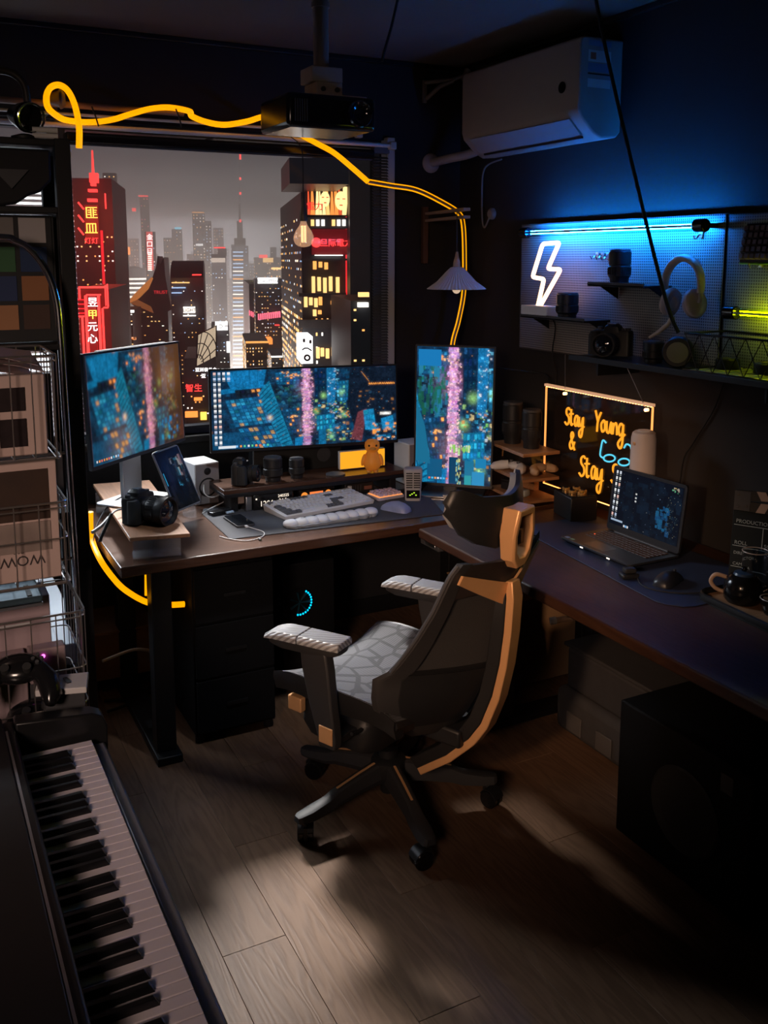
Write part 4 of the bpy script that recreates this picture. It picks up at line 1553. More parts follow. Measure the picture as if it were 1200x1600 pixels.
pt.speck(.45, .9, .12, .5, 60, [(.05, .3, .4), (.3, .25, .2), (.2, .12, .12), (.1, .2, .25)], rnd, .04, .12)
pt.speck(.05, .95, .05, .95, 70, [(.009, .009, .011), (.004, .005, .006)], rnd, .05, .2)
pt.rect(.03, .36, .04, .22, (.03, .3, .5))
screen_mat('tablet_screen', pt, .8)
pk = Pic(300, 200, (.003, .005, .011))
pk.speck(.1, .95, .0, 1, 120, [(.004, .008, .016), (.005, .012, .026)], rnd, .02, .12)
pk.speck(.1, .98, .02, .98, 60, [(.15, .2, .3), (.25, .25, .25), (.05, .12, .25)], rnd, .003, .008)
pk.speck(.66, .82, .4, .82, 60, [(.008, .06, .16), (.01, .09, .2)], rnd, .01, .05)
pk.speck(.80, .97, .2, .9, 60, [(.12, .2, .2), (.3, .28, .2), (.05, .1, .14)], rnd, .004, .01)
pk.speck(.84, .95, .03, .12, 12, [(.4, .3, .1), (.1, .4, .2), (.6, .5, .4)], rnd, .008, .02)
for y_ in (.33, .40, .46):
    pk.rect(.345, y_, .022, .032, (.6, .6, .6))
pk.rect(.02, .90, .18, .035, (.35, .45, .6))
desktop(pk, 2, 8, .02, .02, .05, .11, .028, .055, rnd, (.22, .3), 3)
screen_mat('laptop_screen', pk, .9)


# ================================================================== MONITORS ON THE DESK
def monitor(name, label, w, h, loc, rot, scr, thick=.028, bez=.008, back=True, rim='black_plastic'):
    r = thing(name, label, 'monitor', loc, rot=[RAD(a) for a in rot])
    MB().rings([[(x, y, -thick) for x, y in rrect(w * .9, h * .9, .02)], [(x, y, -thick * .45) for x, y in rrect(w, h, .006)], [(x, y, 0) for x, y in rrect(w, h, .006)]]).build('housing', rim, r, smooth=30, bevel=.001)
    screen_face(w - 2 * bez, h - 2.6 * bez, .0008, 'screen', MATS[scr], r).location.y = bez * .3
    return r


m1 = monitor('monitor', 'left monitor turned to the chair, brownish city picture, silver stand', .62, .395, (.755, 3.392, 1.21), (87.2, .8, 44.9), 'left_screen', rim='dark_grey')
iv = root_matrix(m1).inverted()


def under(mb, name, m, root, **k):            # geometry given in room coordinates on a tilted root
    return mb.build(name, m, root, world=True, **k)


under(MB().prism([(-.052, -.004), (.052, -.004), (.052, .012), (-.052, .012)], .26, M=T(.735, 3.475, .84) @ RZ(38)), 'stand_column', 'silver', m1, bevel=.002)
under(MB().prism(rrect(.24, .17, .02), .007, M=T(.735, 3.44, .833) @ RZ(38)), 'stand_foot', 'silver', m1, bevel=.002)
MB().cbox((0, 0, -.04), (.10, .10, .03)).build('mount_plate', 'dark_grey', m1, bevel=.004)
MB().cbox((0, .199, -.012), (.44, .004, .010)).build('top_edge_highlight', mat('edge_highlight', (.6, .62, .6), .4, emit=(.8, .85, .8), es=.25), m1, label='pale glowing strip for the window light on the top edge')  # glowing strip added for the window light that catches the top edge

m2 = monitor('monitor', 'wide centre monitor with desktop icons along its left edge', .80, .335, (1.459, 3.498, 1.121), (85.6, .8, -6.2), 'wide_screen')
under(MB().box((1.44, 3.70, .7525), (1.52, 3.74, 1.14)), 'stand_column', 'black_plastic', m2, bevel=.004)
under(MB().box((1.33, 3.68, .7405), (1.63, 3.81, .752)), 'stand_foot', 'black_plastic', m2, bevel=.003)
MB().cbox((0, 0, -.12), (.10, .10, .19)).build('mount_plate', 'black_plastic', m2, bevel=.004)

m3 = monitor('monitor', 'tall portrait monitor with a bright blue city picture at the desk corner', .335, .60, (2.026, 3.276, 1.07), (90.9, .8, -40.7), 'portrait_screen')
under(MB().prism(rrect(.06, .03, .01), .30, M=T(2.045, 3.325, .745) @ RZ(-40)), 'stand_column', 'dark_grey', m3, bevel=.002)
under(MB().prism(rrect(.26, .20, .03), .008, M=T(2.035, 3.29, .7405) @ RZ(-40)), 'stand_foot', 'silver', m3, bevel=.002)
MB().cbox((0, -.06, -.035), (.10, .10, .03)).build('mount_plate', 'black_plastic', m3, bevel=.004)

# riser board with acrylic feet, left
r = thing('monitor_riser', 'wooden riser board on clear acrylic feet at the left end of the desk', 'riser', (.70, 3.36, DT))
MB().prism([(.612, 2.965), (.800, 2.925), (.862, 3.74), (.645, 3.775)], .013, M=T(0, 0, .818)).build('board', 'oak_board', r, bevel=.002, world=True)
for y in (3.02, 3.66):
    MB().prism([(.632, y), (.785, y - .03), (.787, y - .022), (.634, y + .008)], .077, M=T(0, 0, .7405)).build('acrylic_foot', 'frosted_acrylic', r, world=True)
    MB().prism([(.634, y + .008), (.787, y - .022), (.80, y + .05), (.647, y + .08)], .004, M=T(0, 0, .7405)).build('acrylic_lip', 'frosted_acrylic', r, world=True)


# cameras
def camera_thing(label, loc, rz, lens_len=.10, lens_r=.042, scale=1.0, group=None):
    """mirrorless camera; the lens looks along local -y"""
    r = thing('camera', label, 'camera', loc, rz, group)
    S = Matrix.Scale(scale, 4)
    body = MB()
    body.rings([[(x, y, z) for x, y in rrect(.128, .042, .012, 4)] for z in (.004, .078)] + [[(x * .96, y * .9, .086) for x, y in rrect(.128, .042, .012, 4)]], M=S)
    b = body.build('body', 'black_plastic', r, smooth=35)
    MB().rings([[(x - .052, y - .026, z) for x, y in rrect(.036, .04, .012, 4)] for z in (.006, .07)] + [[(x * .8 - .052, y * .8 - .022, .082) for x, y in rrect(.036, .04, .012, 4)]], M=S).build('grip', 'black_rubber', r, smooth=35)
    MB().rings([[(x, y + .002, z) for x, y in rrect(w, d, .006, 3)] for w, d, z in ((.058, .046, .080), (.046, .046, .098), (.030, .036, .106))], M=S).build('viewfinder_hump', 'black_plastic', r, smooth=25)
    MB().box((-.011, -.01, .106), (.011, .012, .109), S).build('hot_shoe', 'silver', b)
    for x, rr, h in ((-.045, .009, .01), (.048, .010, .008), (.03, .006, .006)):
        MB().cyl((x, .004, .084), (x, .004, .086 + h), rr, n=14, M=S).build('dial', 'dark_grey', b, bevel=.001)
    ln = MB()
    k = lens_len
    prof = [(0, -.018), (lens_r * .80, -.018), (lens_r * .82, .0), (lens_r * .86, k * .15), (lens_r * .95, k * .3), (lens_r * .93, k * .34), (lens_r, k * .4), (lens_r, k * .66), (lens_r * .97, k * .68), (lens_r * 1.02, k * .72), (lens_r * 1.04, k), (lens_r * .9, k), (lens_r * .82, k * .9), (0, k * .88)]
    l_ = ln.lathe(prof, (0, -.02, .044), 28, (0, -1, 0), M=S).build('lens', 'black_plastic', r, smooth=30)
    ring = MB()
    for j in range(36):
        a = 2 * PI * j / 36
        ring.cbox((0, 0, 0), (.0022, k * .24, .002), S @ T(lens_r * 1.005 * math.cos(a), -.02 - k * .53, .044 + lens_r * 1.005 * math.sin(a)) @ RY(90 - math.degrees(a)))
    ring.build('focus_ring', 'black_rubber', l_)
    MB().lathe([(0, 0), (lens_r * .8, 0), (lens_r * .78, .004), (lens_r * .4, .010), (0, .012)], (0, -.02 - k * .885, .044), 24, (0, -1, 0), M=S).build('front_glass', 'lens_glass', l_)
    return r


def lens_thing(label, loc, r_, h, group=None, name='camera_lens', m='black_plastic'):
    t = thing(name, label, 'lens', loc, 0, group)
    MB().lathe([(0, 0), (r_ * .8, 0), (r_ * .82, h * .04), (r_ * .84, h * .16), (r_, h * .24), (r_, h * .5), (r_ * .95, h * .52), (r_ * .95, h * .56), (r_, h * .58), (r_, h * .92), (r_ * .95, h * .94), (0, h * .94)], n=28).build('barrel', m, t, smooth=30)
    rb = MB()
    for j in range(32):
        a = 2 * PI * j / 32
        rb.cbox((0, 0, 0), (.0025, .0022, h * .20), T(r_ * 1.005 * math.cos(a), r_ * 1.005 * math.sin(a), h * .38) @ RZ(math.degrees(a)))
    rb.build('grip_ring', 'black_rubber', t)
    MB().lathe([(0, h * .94), (r_ * .93, h * .94), (r_ * .93, h * .985), (r_ * .88, h), (0, h)], n=28).build('cap', 'dark_grey', t, smooth=30)
    MB().cyl((0, 0, h * .215), (0, 0, h * .235), r_ * .93, n=28).build('mount_band', 'silver', t)
    return t


camera_thing('black mirrorless camera with a large lens on the wooden riser board', (.685, 3.155, .8315), 38, .105, .046, 1.05)
# cables hanging off the riser
t = thing('cable', 'thin black cable looping over the left desk edge', 'cable', (.6, 3.4, .75))
MB().tube(bez([at(232, 768, 'y', 3.5), at(205, 770, 'y', 3.47), at(170, 790, 'y', 3.42), at(150, 825, 'y', 3.36), at(146, 850, 'y', 3.3)]), .0025, 6).build('wire', 'dark_grey', t, world=True)
t = thing('cable', 'white plug lead with a black sleeve lying from the riser to the desk edge', 'cable', (.62, 3.3, .75))
MB().tube(bez([at(192, 795, 'y', 3.25), at(178, 800, 'y', 3.22), at(160, 820, 'y', 3.18), at(144, 832, 'y', 3.14)]), [.0035] * 12 + [.006] * 13, 6).build('wire', 'grey_plastic', t, world=True)
MB().tube([at(174, 803, 'y', 3.15), at(158, 840, 'y', 3.1), at(156, 846, 'y', 3.1)], .006, 8).build('sleeve', 'black_rubber', t, world=True)

# tablet on a clear stand
r = thing('tablet', 'upright tablet with a dark picture on a clear stand beside the riser', 'tablet', (.900, 3.450, .897), rot=[RAD(a) for a in (65.9, -7.6, 23.1)])
MB().rings([[(x, y, z) for x, y in rrect(.122, .243, .012)] for z in (-.009, 0)]).build('case', 'grey_plastic', r, bevel=.002, smooth=30)
screen_face(.112, .230, .0006, 'screen', MATS['tablet_screen'], r)
r = thing('tablet_stand', 'clear acrylic stand holding the tablet', 'stand', (.95, 3.45, DT))
MB().prism(rrect(.11, .10, .01), .006, M=T(.97, 3.46, .7405) @ RZ(20)).build('foot', 'clear_acrylic', r, world=True)
MB().prism(rrect(.05, .012, .003), .07, M=T(.955, 3.50, .7465) @ RZ(23) @ RX(-12)).build('upright', 'clear_acrylic', r, world=True)
MB().prism(rrect(.09, .03, .004), .005, M=T(.955, 3.445, .783) @ RZ(23) @ RX(15)).build('shelf', 'clear_acrylic', r, world=True)


# bookshelf speakers
def speaker(label, loc, rz, w=.105, d=.14, h=.17):
    r = thing('speaker', label, 'speaker', loc, rz)
    MB().box((-w / 2, -d / 2, 0), (w / 2, d / 2, h)).build('cabinet', 'white_plastic', r, bevel=.004)
    MB().box((-w / 2 + .003, -d / 2 - .003, .003), (w / 2 - .003, -d / 2 + .001, h - .003)).build('baffle', mat('baffle_grey', (.28, .25, .25), .6, noise=.1), r, bevel=.002)
    MB().lathe([(.036, 0), (.039, .003), (.036, .006), (.032, .002), (.012, -.006), (0, -.004)], (0, -d / 2 - .001, h * .42), 24, (0, -1, 0)).build('woofer', 'black_rubber', r)
    MB().lathe([(.014, 0), (.015, .002), (.010, .003), (0, .006)], (0, -d / 2 - .001, h * .8), 18, (0, -1, 0)).build('tweeter', 'black_plastic', r)
    return r


speaker('white speaker with a dark cone behind the tablet', (1.05, 3.66, DT + .0005), 8)
speaker('white speaker with a dark cone between the wide and portrait monitors', (1.975, 3.55, DT + .0005), 2, .10, .13, .185)

# soundbar and other dark things under the wide monitor
r = thing('soundbar', 'black soundbar with a round driver standing behind the monitor shelf', 'soundbar', (1.41, 3.64, DT))
MB().box((1.26, 3.600, .7405), (1.66, 3.612, .955)).build('grille', 'black_rubber', r, bevel=.004, world=True)
MB().box((1.26, 3.6125, .7405), (1.43, 3.665, .96)).build('cabinet', 'black_gloss', r, bevel=.004, world=True)
MB().box((1.27, 3.596, .944), (1.65, 3.600, .948)).build('top_line', 'silver', r, world=True)
MB().lathe([(.030, 0), (.032, .004), (.027, .005), (.010, .001), (0, .003)], (1.575, 3.60, .895), 24, (0, -1, 0)).build('driver', 'dark_grey', r, world=True)

# desk shelf under the wide monitor
r = thing('desk_shelf', 'low wooden desk shelf on black legs under the wide monitor', 'shelf', (1.47, 3.49, DT))
MB().box((1.067, 3.398, .820), (1.868, 3.592, .838)).build('board', 'walnut', r, bevel=.002, world=True)
MB().box((1.067, 3.396, .806), (1.868, 3.592, .820)).build('under_board', 'black_metal', r, bevel=.001, world=True)
for x in (1.10, 1.80):
    MB().box((x, 3.42, .743), (x + .03, 3.58, .806)).build('leg', 'black_metal', r, bevel=.002, world=True)
camera_thing('black camera standing at the left end of the desk shelf', (1.165, 3.49, .8385), 52, .06, .034, .95)
lens_thing('larger black camera lens standing on the desk shelf beside the camera', (1.295, 3.47, .8385), .038, .098)
lens_thing('smaller black camera lens standing in the middle of the desk shelf', (1.40, 3.475, .8385), .031, .082)
r = thing('wireless_charger', 'thin round dark ring lying on the desk shelf beside the yellow light box', 'charger', (1.56, 3.445, .8385))
MB().lathe([(.030, 0), (.040, 0), (.041, .003), (.040, .006), (.030, .006)], n=32).build('ring', 'dark_grey', r)
MB().lathe([(0, 0), (.029, 0), (.029, .0035), (0, .0035)], n=32).build('disc', 'grey_plastic', r)
r = thing('light_box', 'glowing yellow light box standing behind the orange toy duck', 'lamp', (1.71, 3.50, .8385), -3)
MB().box((-.105, -.004, .004), (.105, .016, .082)).build('case', 'white_plastic', r, bevel=.002)
MB().box((-.102, -.0065, .007), (.102, -.0042, .079)).build('diffuser', glow('box_yellow', (1.0, .42, .02), .95), r)
for x in (-.08, .08):
    MB().box((x - .01, -.01, 0), (x + .01, .02, .004)).build('foot', 'black_plastic', r)

# orange toy duckling
r = thing('toy_duck', 'orange toy duckling standing on the right end of the desk shelf', 'toy', (1.715, 3.415, .8385), -22)
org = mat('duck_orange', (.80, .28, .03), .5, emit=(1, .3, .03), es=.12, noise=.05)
bd = MB().lathe([(0, .012), (.026, .014), (.036, .03), (.039, .045), (.034, .066), (.026, .082), (.022, .090), (.028, .098), (.032, .112), (.030, .128), (.020, .139), (0, .143)], n=28).build('body', org, r, smooth=60)
for s in (-1, 1):
    MB().ball((s * .014, -.012, .008), (.011, .018, .008)).build('foot', mat('duck_feet', (.75, .33, .05), .5, noise=.05), r)
    MB().ball((0, 0, 0), (.009, .014, .026), M=T(s * .037, -.006, .055) @ RY(s * -14)).build('wing', org, r)
    MB().ball((s * .015, -.028, .119), .0045, 10, 8).build('eye', mat('eye_dark', (.01, .01, .01), .2, noise=.1), r)
MB().ball((0, -.032, .107), (.014, .012, .006)).build('beak', mat('duck_beak', (.85, .40, .08), .5, noise=.05), r)

# felt desk mat
r = thing('desk_mat', 'dark grey felt desk mat under the keyboard', 'mat', (1.45, 3.25, DT))
MB().prism([(.985, 3.082), (1.83, 3.018), (1.95, 3.40), (1.90, 3.44), (1.02, 3.52), (.995, 3.46)], .003, M=T(0, 0, .7403)).build('felt', mat('felt_grey', (.055, .057, .065), .95, noise=.35, nscale=250, bump=.6, bscale=400), r, bevel=.001, world=True)

# keyboard
kb = thing('keyboard', 'white and grey mechanical keyboard on the felt mat', 'keyboard', (1.435, 3.325, .7435), 9.4)
MB().rings([[(-.205, -.082, 0), (.205, -.082, 0), (.205, .082, 0), (-.205, .082, 0)], [(-.21, -.085, .016), (.21, -.085, .016), (.21, .085, .030), (-.21, .085, .030)], [(-.203, -.078, .018), (.203, -.078, .018), (.203, .078, .031), (-.203, .078, .031)]]).build('case', 'white_plastic', kb, bevel=.002)
cap_w = mat('keycap_white', (.60, .61, .63), .5, noise=.05)
cap_g = mat('keycap_grey', (.10, .105, .115), .5, noise=.05)
proto = {}


def keycap(m, w, parent, loc, tilt=4.7, u=.0188, hh=.009):
    k = (m.name, round(w, 2), u)
    if k not in proto:
        a, b = w * u / 2 - .0009, u / 2 - .0009
        o = MB().rings([[(-a, -b, 0), (a, -b, 0), (a, b, 0), (-a, b, 0)], [(-a + .002, -b + .0015, hh), (a - .002, -b + .0015, hh), (a - .002, b - .003, hh), (-a + .002, b - .003, hh)]]).build('keycap', m, parent, smooth=0)
        proto[k] = o
    else:
        o = proto[k].copy()
        COL.objects.link(o)
    o.parent = parent
    o.location = loc
    o.rotation_euler = (RAD(tilt), 0, 0)
    return o


rows = [[(1, 1)] + [(1, 0)] * 4 + [(1, 1)] * 4 + [(1, 0)] * 8 + [(1, 0)] * 3,
        [(1, 0)] * 13 + [(2, 1)] + [(1, 0)] * 6,
        [(1.5, 1)] + [(1, 0)] * 12 + [(1.5, 0)] + [(1, 0)] * 6,
        [(1.75, 1)] + [(1, 0)] * 11 + [(2.25, 1)] + [(1, 1)] + [(1, 0)] * 5,
        [(2.25, 1)] + [(1, 0)] * 10 + [(1.75, 1), (1, 0)] + [(1, 0)] * 6,
        [(1.25, 1)] * 3 + [(6.25, 0)] + [(1, 1)] * 4 + [(1, 0)] * 3 + [(2, 0), (1, 0), (1, 0)]]
for j, rw in enumerate(rows):
    x = -.197
    tot = sum(w for w, c in rw)
    u = .394 / tot
    y = .066 - j * .0262
    z = .0235 + (y / .156) * .013
    for w, c in rw:
        o = keycap(cap_g if c else cap_w, w, kb, (x + w * u / 2, y, z), u=.0188)
        o.scale = (u / .0188, .0262 / .0188, 1)
        x += w * u
MB().cyl((.196, .072, .030), (.196, .072, .045), .009, n=20).build('volume_knob', 'white_plastic', kb, bevel=.001)

# wrist rest
r = thing('wrist_rest', 'white cloud shaped wrist rest in front of the keyboard', 'wrist rest', (1.40, 3.13, .7435), 2.5)
def wr(s, z, sc):
    pts = []
    n = 9
    for k in range(181):
        a = 2 * PI * k / 181
        x = .195 * math.copysign(abs(math.cos(a)) ** .55, math.cos(a))
        y = .038 * math.copysign(abs(math.sin(a)) ** .6, math.sin(a))
        b = .011 * abs(math.sin((x + .195) / .39 * n * PI)) - .004
        pts.append((x * sc, (y + math.copysign(b, y)) * (sc * 1.02 - .02), z + (s * .007 * abs(math.sin((x + .195) / .39 * n * PI)))))
    return pts
MB().rings([wr(0, 0, .97), wr(0, .004, 1), wr(0, .010, 1)]).build('base', mat('rest_dark', (.25, .26, .28), .6, noise=.05), r, smooth=60)
cw = mat('rest_white', (.62, .63, .66), .75, noise=.04)
for k in range(9):
    e = abs(k - 4) / 4
    MB().ball((0, 0, 0), (.030, .036 - .008 * e ** 2, .016), 20, 10, T(-.168 + k * .042, .001, .0125)).build('lobe', cw, r, smooth=60)

# macro pad with orange backlight
r = thing('macro_pad', 'small keypad with lilac caps and orange backlight right of the keyboard', 'keypad', (1.745, 3.355, .7435), 6)
MB().prism(rrect(.128, .10, .008), .012).build('case', mat('pad_case', (.5, .45, .5), .4, noise=.05), r, bevel=.002)
MB().prism(rrect(.118, .09, .006), .003, M=T(0, 0, .0121)).build('backlight', glow('pad_glow', (1.0, .35, .10), .9), r)
pcap = mat('cap_lilac', (.55, .48, .60), .4, noise=.05)
for j in range(4):
    for i in range(5):
        keycap(pcap, 1, r, (-.044 + i * .022, -.033 + j * .022, .0155), 0, .0190, .011)
# mouse
def mouse(name, label, loc, rz, m, s=1.0, m2='dark_grey'):
    r = thing(name, label, 'mouse', loc, rz)
    rings = []
    for y, w, h in ((-.058, .020, .012), (-.05, .027, .022), (-.03, .031, .033), (-.005, .030, .038), (.02, .028, .034), (.042, .027, .026), (.058, .022, .016), (.062, .016, .010)):
        rings.append([(s * w * math.cos(RAD(a)), s * y, s * max(0.0005, h * max(0, math.sin(RAD(a))) ** .7)) for a in (0, 20, 45, 70, 90, 110, 135, 160, 180)] + [(-s * w * .8, s * y, 0), (s * w * .8, s * y, 0)])
    MB().rings(rings).build('shell', m, r, smooth=50)
    MB().cyl((-.003 * s, .04 * s, .027 * s), (.003 * s, .04 * s, .027 * s), .006 * s, n=14).build('wheel', m2, r)
    MB().box((-.0006, .012 * s, .0335 * s), (.0006, .05 * s, .0345 * s)).build('button_gap', m2, r)
    return r


mouse('mouse', 'pale blue gaming mouse on the felt mat', (1.685, 3.145, .7435), 30, mat('mouse_blue', (.22, .27, .48), .4, noise=.25, nscale=30), 1.02)
# retro microphone
r = thing('microphone', 'small retro desktop microphone with a slatted silver grille', 'microphone', (1.825, 3.262, .7435), -28)
MB().rings([[(x * w, y * w, z) for x, y in rrect(.072, .055, .014, 4)] for z, w in ((0, .86), (.006, .90), (.05, .94), (.12, 1.08), (.130, 1.04), (.134, .9))]).build('body', mat('mic_silver', (.42, .43, .46), .35, noise=.05), r, smooth=35)
for k in range(7):
    for s in (-1, 1):
        MB().cbox((s * .0155, -.029 - .0006 * k, .058 + k * .0098), (.026, .004, .0042)).build('grille_slot', 'black_plastic', r)
MB().box((-.027, -.0285, .012), (.027, -.025, .046)).build('display', 'black_gloss', r, bevel=.002)
lm = glow('mic_green', (.55, .9, .05), .9)
for k in range(4):
    MB().cbox((-.012 + k * .008, -.0292, .026 + (k % 3) * .005), (.006, .001, .004)).build('display_mark', lm, r)
# phone with cable
r = thing('phone', 'dark phone lying face up on the felt mat, charging', 'phone', (1.083, 3.275, .7437), -88)
MB().rings([[(x, y, z) for x, y in rrect(.155, .073, .010)] for z in (0, .008)]).build('body', 'dark_grey', r, bevel=.0015, smooth=30)
MB().prism(rrect(.149, .067, .008), .0005, M=T(0, 0, .0081)).build('screen', mat('phone_glass', (.012, .014, .018), .08, noise=.1), r)
r = thing('charging_cable', 'white charging cable from the phone hanging off the front of the desk mat', 'cable', (1.1, 3.15, .745))
MB().tube(bez([(1.083, 3.196, .748), (1.10, 3.16, .7455), (1.118, 3.10, .7445), (1.09, 3.05, .7435), (1.03, 3.035, .7435), (.985, 3.08, .7435), (.962, 3.13, .7435)]), .0018, 6).build('wire', 'white_plastic', r, world=True)
MB().cbox((1.083, 3.19, .748), (.010, .018, .006)).build('plug', 'white_plastic', r, world=True)
MB().cyl((1.075, 3.033, .744), (1.078, 3.020, .744), .004, n=10).build('ferrite', 'dark_grey', r, world=True)
# clock and small retro radio under the shelf
r = thing('digital_clock', 'black digital clock showing 1206 under the desk shelf', 'clock', (1.27, 3.40, .7435), 2)
MB().box((-.085, 0, 0), (.085, .03, .062)).build('case', 'black_gloss', r, bevel=.003)
dig = glow('digit_white', (1.0, .86, .70), 1.0, False)
lettering('1206', .030, T(-.060, -.0008, .014) @ RX(90), 'digits', dig, r)
lettering('240325', .016, T(.018, -.0008, .042) @ RX(90), 'digits', dig, r)
lettering('24.5', .020, T(.022, -.0008, .022) @ RX(90), 'digits', dig, r)
MB().cbox((-.073, -.0006, .045), (.006, .001, .006)).build('weather_mark', dig, r)
MB().box((-.115, .005, 0), (-.088, .028, .06)).build('stand_block', 'silver', r, bevel=.004)
r = thing('desk_radio', 'small black retro tube clock with orange lit dials under the shelf', 'radio', (1.47, 3.44, .7435), 0)
MB().box((-.075, 0, 0), (.085, .04, .05)).build('case', 'black_gloss', r, bevel=.004)
MB().box((-.028, -.002, .012), (.030, .001, .036)).build('lit_panel', glow('radio_orange', (1.0, .24, .06), .95), r)
for x in (-.052, .054):
    MB().cyl((x, -.004, .024), (x, .001, .024), .014, n=20).build('lit_dial', glow('dial_orange', (1.0, .33, .05), .85), r)
for k in range(9):
    MB().cbox((-.066 + k * .017, .01, .054), (.010, .02, .006)).build('valve', mat('valve_tan', (.35, .25, .17), .4, noise=.2), r)
r = thing('desk_radio', 'dark retro radio with a red badge at the right under the shelf', 'radio', (1.66, 3.44, .7435), 0)
MB().box((-.06, 0, 0), (.075, .04, .052)).build('case', 'black_plastic', r, bevel=.005)
MB().box((.028, -.002, .018), (.065, .001, .034)).build('badge', mat('badge_brown', (.25, .10, .07), .5, noise=.1), r, bevel=.003)
for k in range(6):
    MB().cbox((-.048 + k * .012, -.001, .026), (.004, .002, .03)).build('grille_bar', 'dark_grey', r)
r = thing('usb_hub', 'small dark hub with pale plugs lying left of the clock', 'usb hub', (1.06, 3.42, .7437), 12)
MB().box((-.05, -.02, 0), (.05, .02, .014)).build('case', 'black_gloss', r, bevel=.003)
for k in range(3):
    MB().cbox((.012 + k * .011, -.026, .007), (.008, .016, .006)).build('plug', mat('plug_blue', (.35, .45, .55), .4, noise=.1), r)
r = thing('white_cable', 'white cable curling behind the tablet to the desk shelf', 'cable', (1.05, 3.5, .75))
MB().tube(bez([(1.035, 3.56, .83), (1.03, 3.53, .80), (1.06, 3.52, .785), (1.12, 3.53, .80), (1.13, 3.52, .775), (1.04, 3.50, .745), (1.0, 3.46, .744)]), .0025, 6).build('wire', 'white_plastic', r, world=True)

# organiser at the right end of the desk
r = thing('desk_organiser', 'three tier wooden organiser with clear acrylic sides in the corner', 'organiser', (2.27, 3.09, DT))
ORGQ = [(2.186, 3.245), (2.150, 2.955), (2.325, 2.945), (2.332, 3.235)]
for z in (.752, .84, .945):
    MB().prism(ORGQ, .014, M=T(0, 0, z)).build('board', 'light_wood', r, bevel=.002, world=True)
MB().prism([(2.151, 2.951), (2.325, 2.941), (2.325, 2.945), (2.151, 2.955)], .215, M=T(0, 0, .7405)).build('acrylic_side', pane_mat('acrylic_warm', (.92, .86, .78), .04), r, world=True)
MB().prism([(2.188, 3.246), (2.332, 3.236), (2.332, 3.24), (2.188, 3.25)], .215, M=T(0, 0, .7405)).build('acrylic_side', 'acrylic_warm', r, world=True)
MB().box((2.30, 3.08, .7665), (2.325, 3.2, .8395)).build('back_stop', 'light_wood', r, world=True)
lens_thing('black tumbler sized lens at the back on top of the wooden organiser', (2.25, 3.17, .9595), .043, .175)
lens_thing('black tumbler sized lens in front on top of the wooden organiser', (2.255, 3.045, .9595), .040, .160)
# game controller in the middle tier
r = thing('game_controller', 'white game controller lying on the middle tier of the organiser', 'controller', (2.215, 3.10, .8545), -80)
MB().ball((0, .01, .022), (.05, .03, .018)).build('body', 'white_plastic', r)
for s in (-1, 1):
    MB().tube([(s * .035, .0, .024), (s * .058, -.02, .020), (s * .068, -.05, .018), (s * .066, -.066, .017)], [.018, .020, .017, .009], 12).build('grip', 'white_plastic', r, smooth=60)
    MB().cyl((s * .02, 0, .036), (s * .02, 0, .046), .008, n=14).build('thumb_stick', 'dark_grey', r)
r = thing('game_controller', 'second pale controller behind the acrylic side of the organiser', 'controller', (2.285, 3.02, .8545), 10)
MB().ball((0, .01, .022), (.045, .028, .018)).build('body', 'cream_plastic', r)
for s in (-1, 1):
    MB().tube([(s * .033, .0, .022), (s * .05, -.014, .018), (s * .056, -.03, .017), (s * .054, -.04, .016)], [.017, .018, .015, .009], 12).build('grip', 'cream_plastic', r, smooth=60)
r = thing('charger_brick', 'small pale blue charger on the lowest tier of the organiser', 'charger', (2.205, 3.04, .7665), -75)
MB().box((-.035, -.02, 0), (.035, .02, .028)).build('case', mat('pale_blue', (.35, .45, .55), .4, noise=.05), r, bevel=.008, seg=3)
MB().cyl((-.0355, 0, .014), (-.036, 0, .014), .008, n=12).build('button', 'white_plastic', r)
r = thing('small_case', 'small black case at the back of the lowest organiser tier', 'case', (2.225, 3.15, .7665), -75)
MB().box((-.03, -.022, 0), (.03, .022, .035)).build('lower_half', 'black_plastic', r, bevel=.006)
MB().box((-.03, -.022, .0355), (.03, .022, .045)).build('lid', 'black_plastic', r, bevel=.004)

# ================================================================== RIGHT WALL
dots('pegboard_a', (.25, .22, .195), (.020, .018, .017), .0095, .30, 'yz', .45)
dots('pegboard_b', (.12, .12, .115), (.014, .014, .014), .0095, .30, 'yz', .45)


def pegboard(label, y0, y1, z0, z1, m):
    r = thing('pegboard', label, 'pegboard', (2.42, (y0 + y1) / 2, (z0 + z1) / 2))
    hw, hz = (y1 - y0) / 2, (z1 - z0) / 2
    MB().box((-.018, -hw, -hz), (-.010, hw, hz)).build('sheet', m, r)
    for (a, b, c, d) in ((-hw, -hw + .006, -hz, hz), (hw - .006, hw, -hz, hz), (-hw + .006, hw - .006, -hz, -hz + .006), (-hw + .006, hw - .006, hz - .006, hz)):
        MB().box((-.018, a, c), (.002, b, d)).build('folded_edge', mat('peg_edge', (.085, .078, .07), .45, noise=.1), r, bevel=.0015)
    for s in (-1, 1):
        for q in (-1, 1):
            MB().cyl((-.010, s * (hw - .05), q * (hz - .05)), (.0292, s * (hw - .05), q * (hz - .05)), .008, n=10).build('standoff', 'black_plastic', r)
    return r


pegboard('large grey pegboard lit blue from above with the lightning sign', 2.228, 3.348, 1.338, 1.866, 'pegboard_a')
pegboard('second dark pegboard at the right picture edge lit yellow', 1.10, 2.215, 1.338, 1.862, 'pegboard_b')


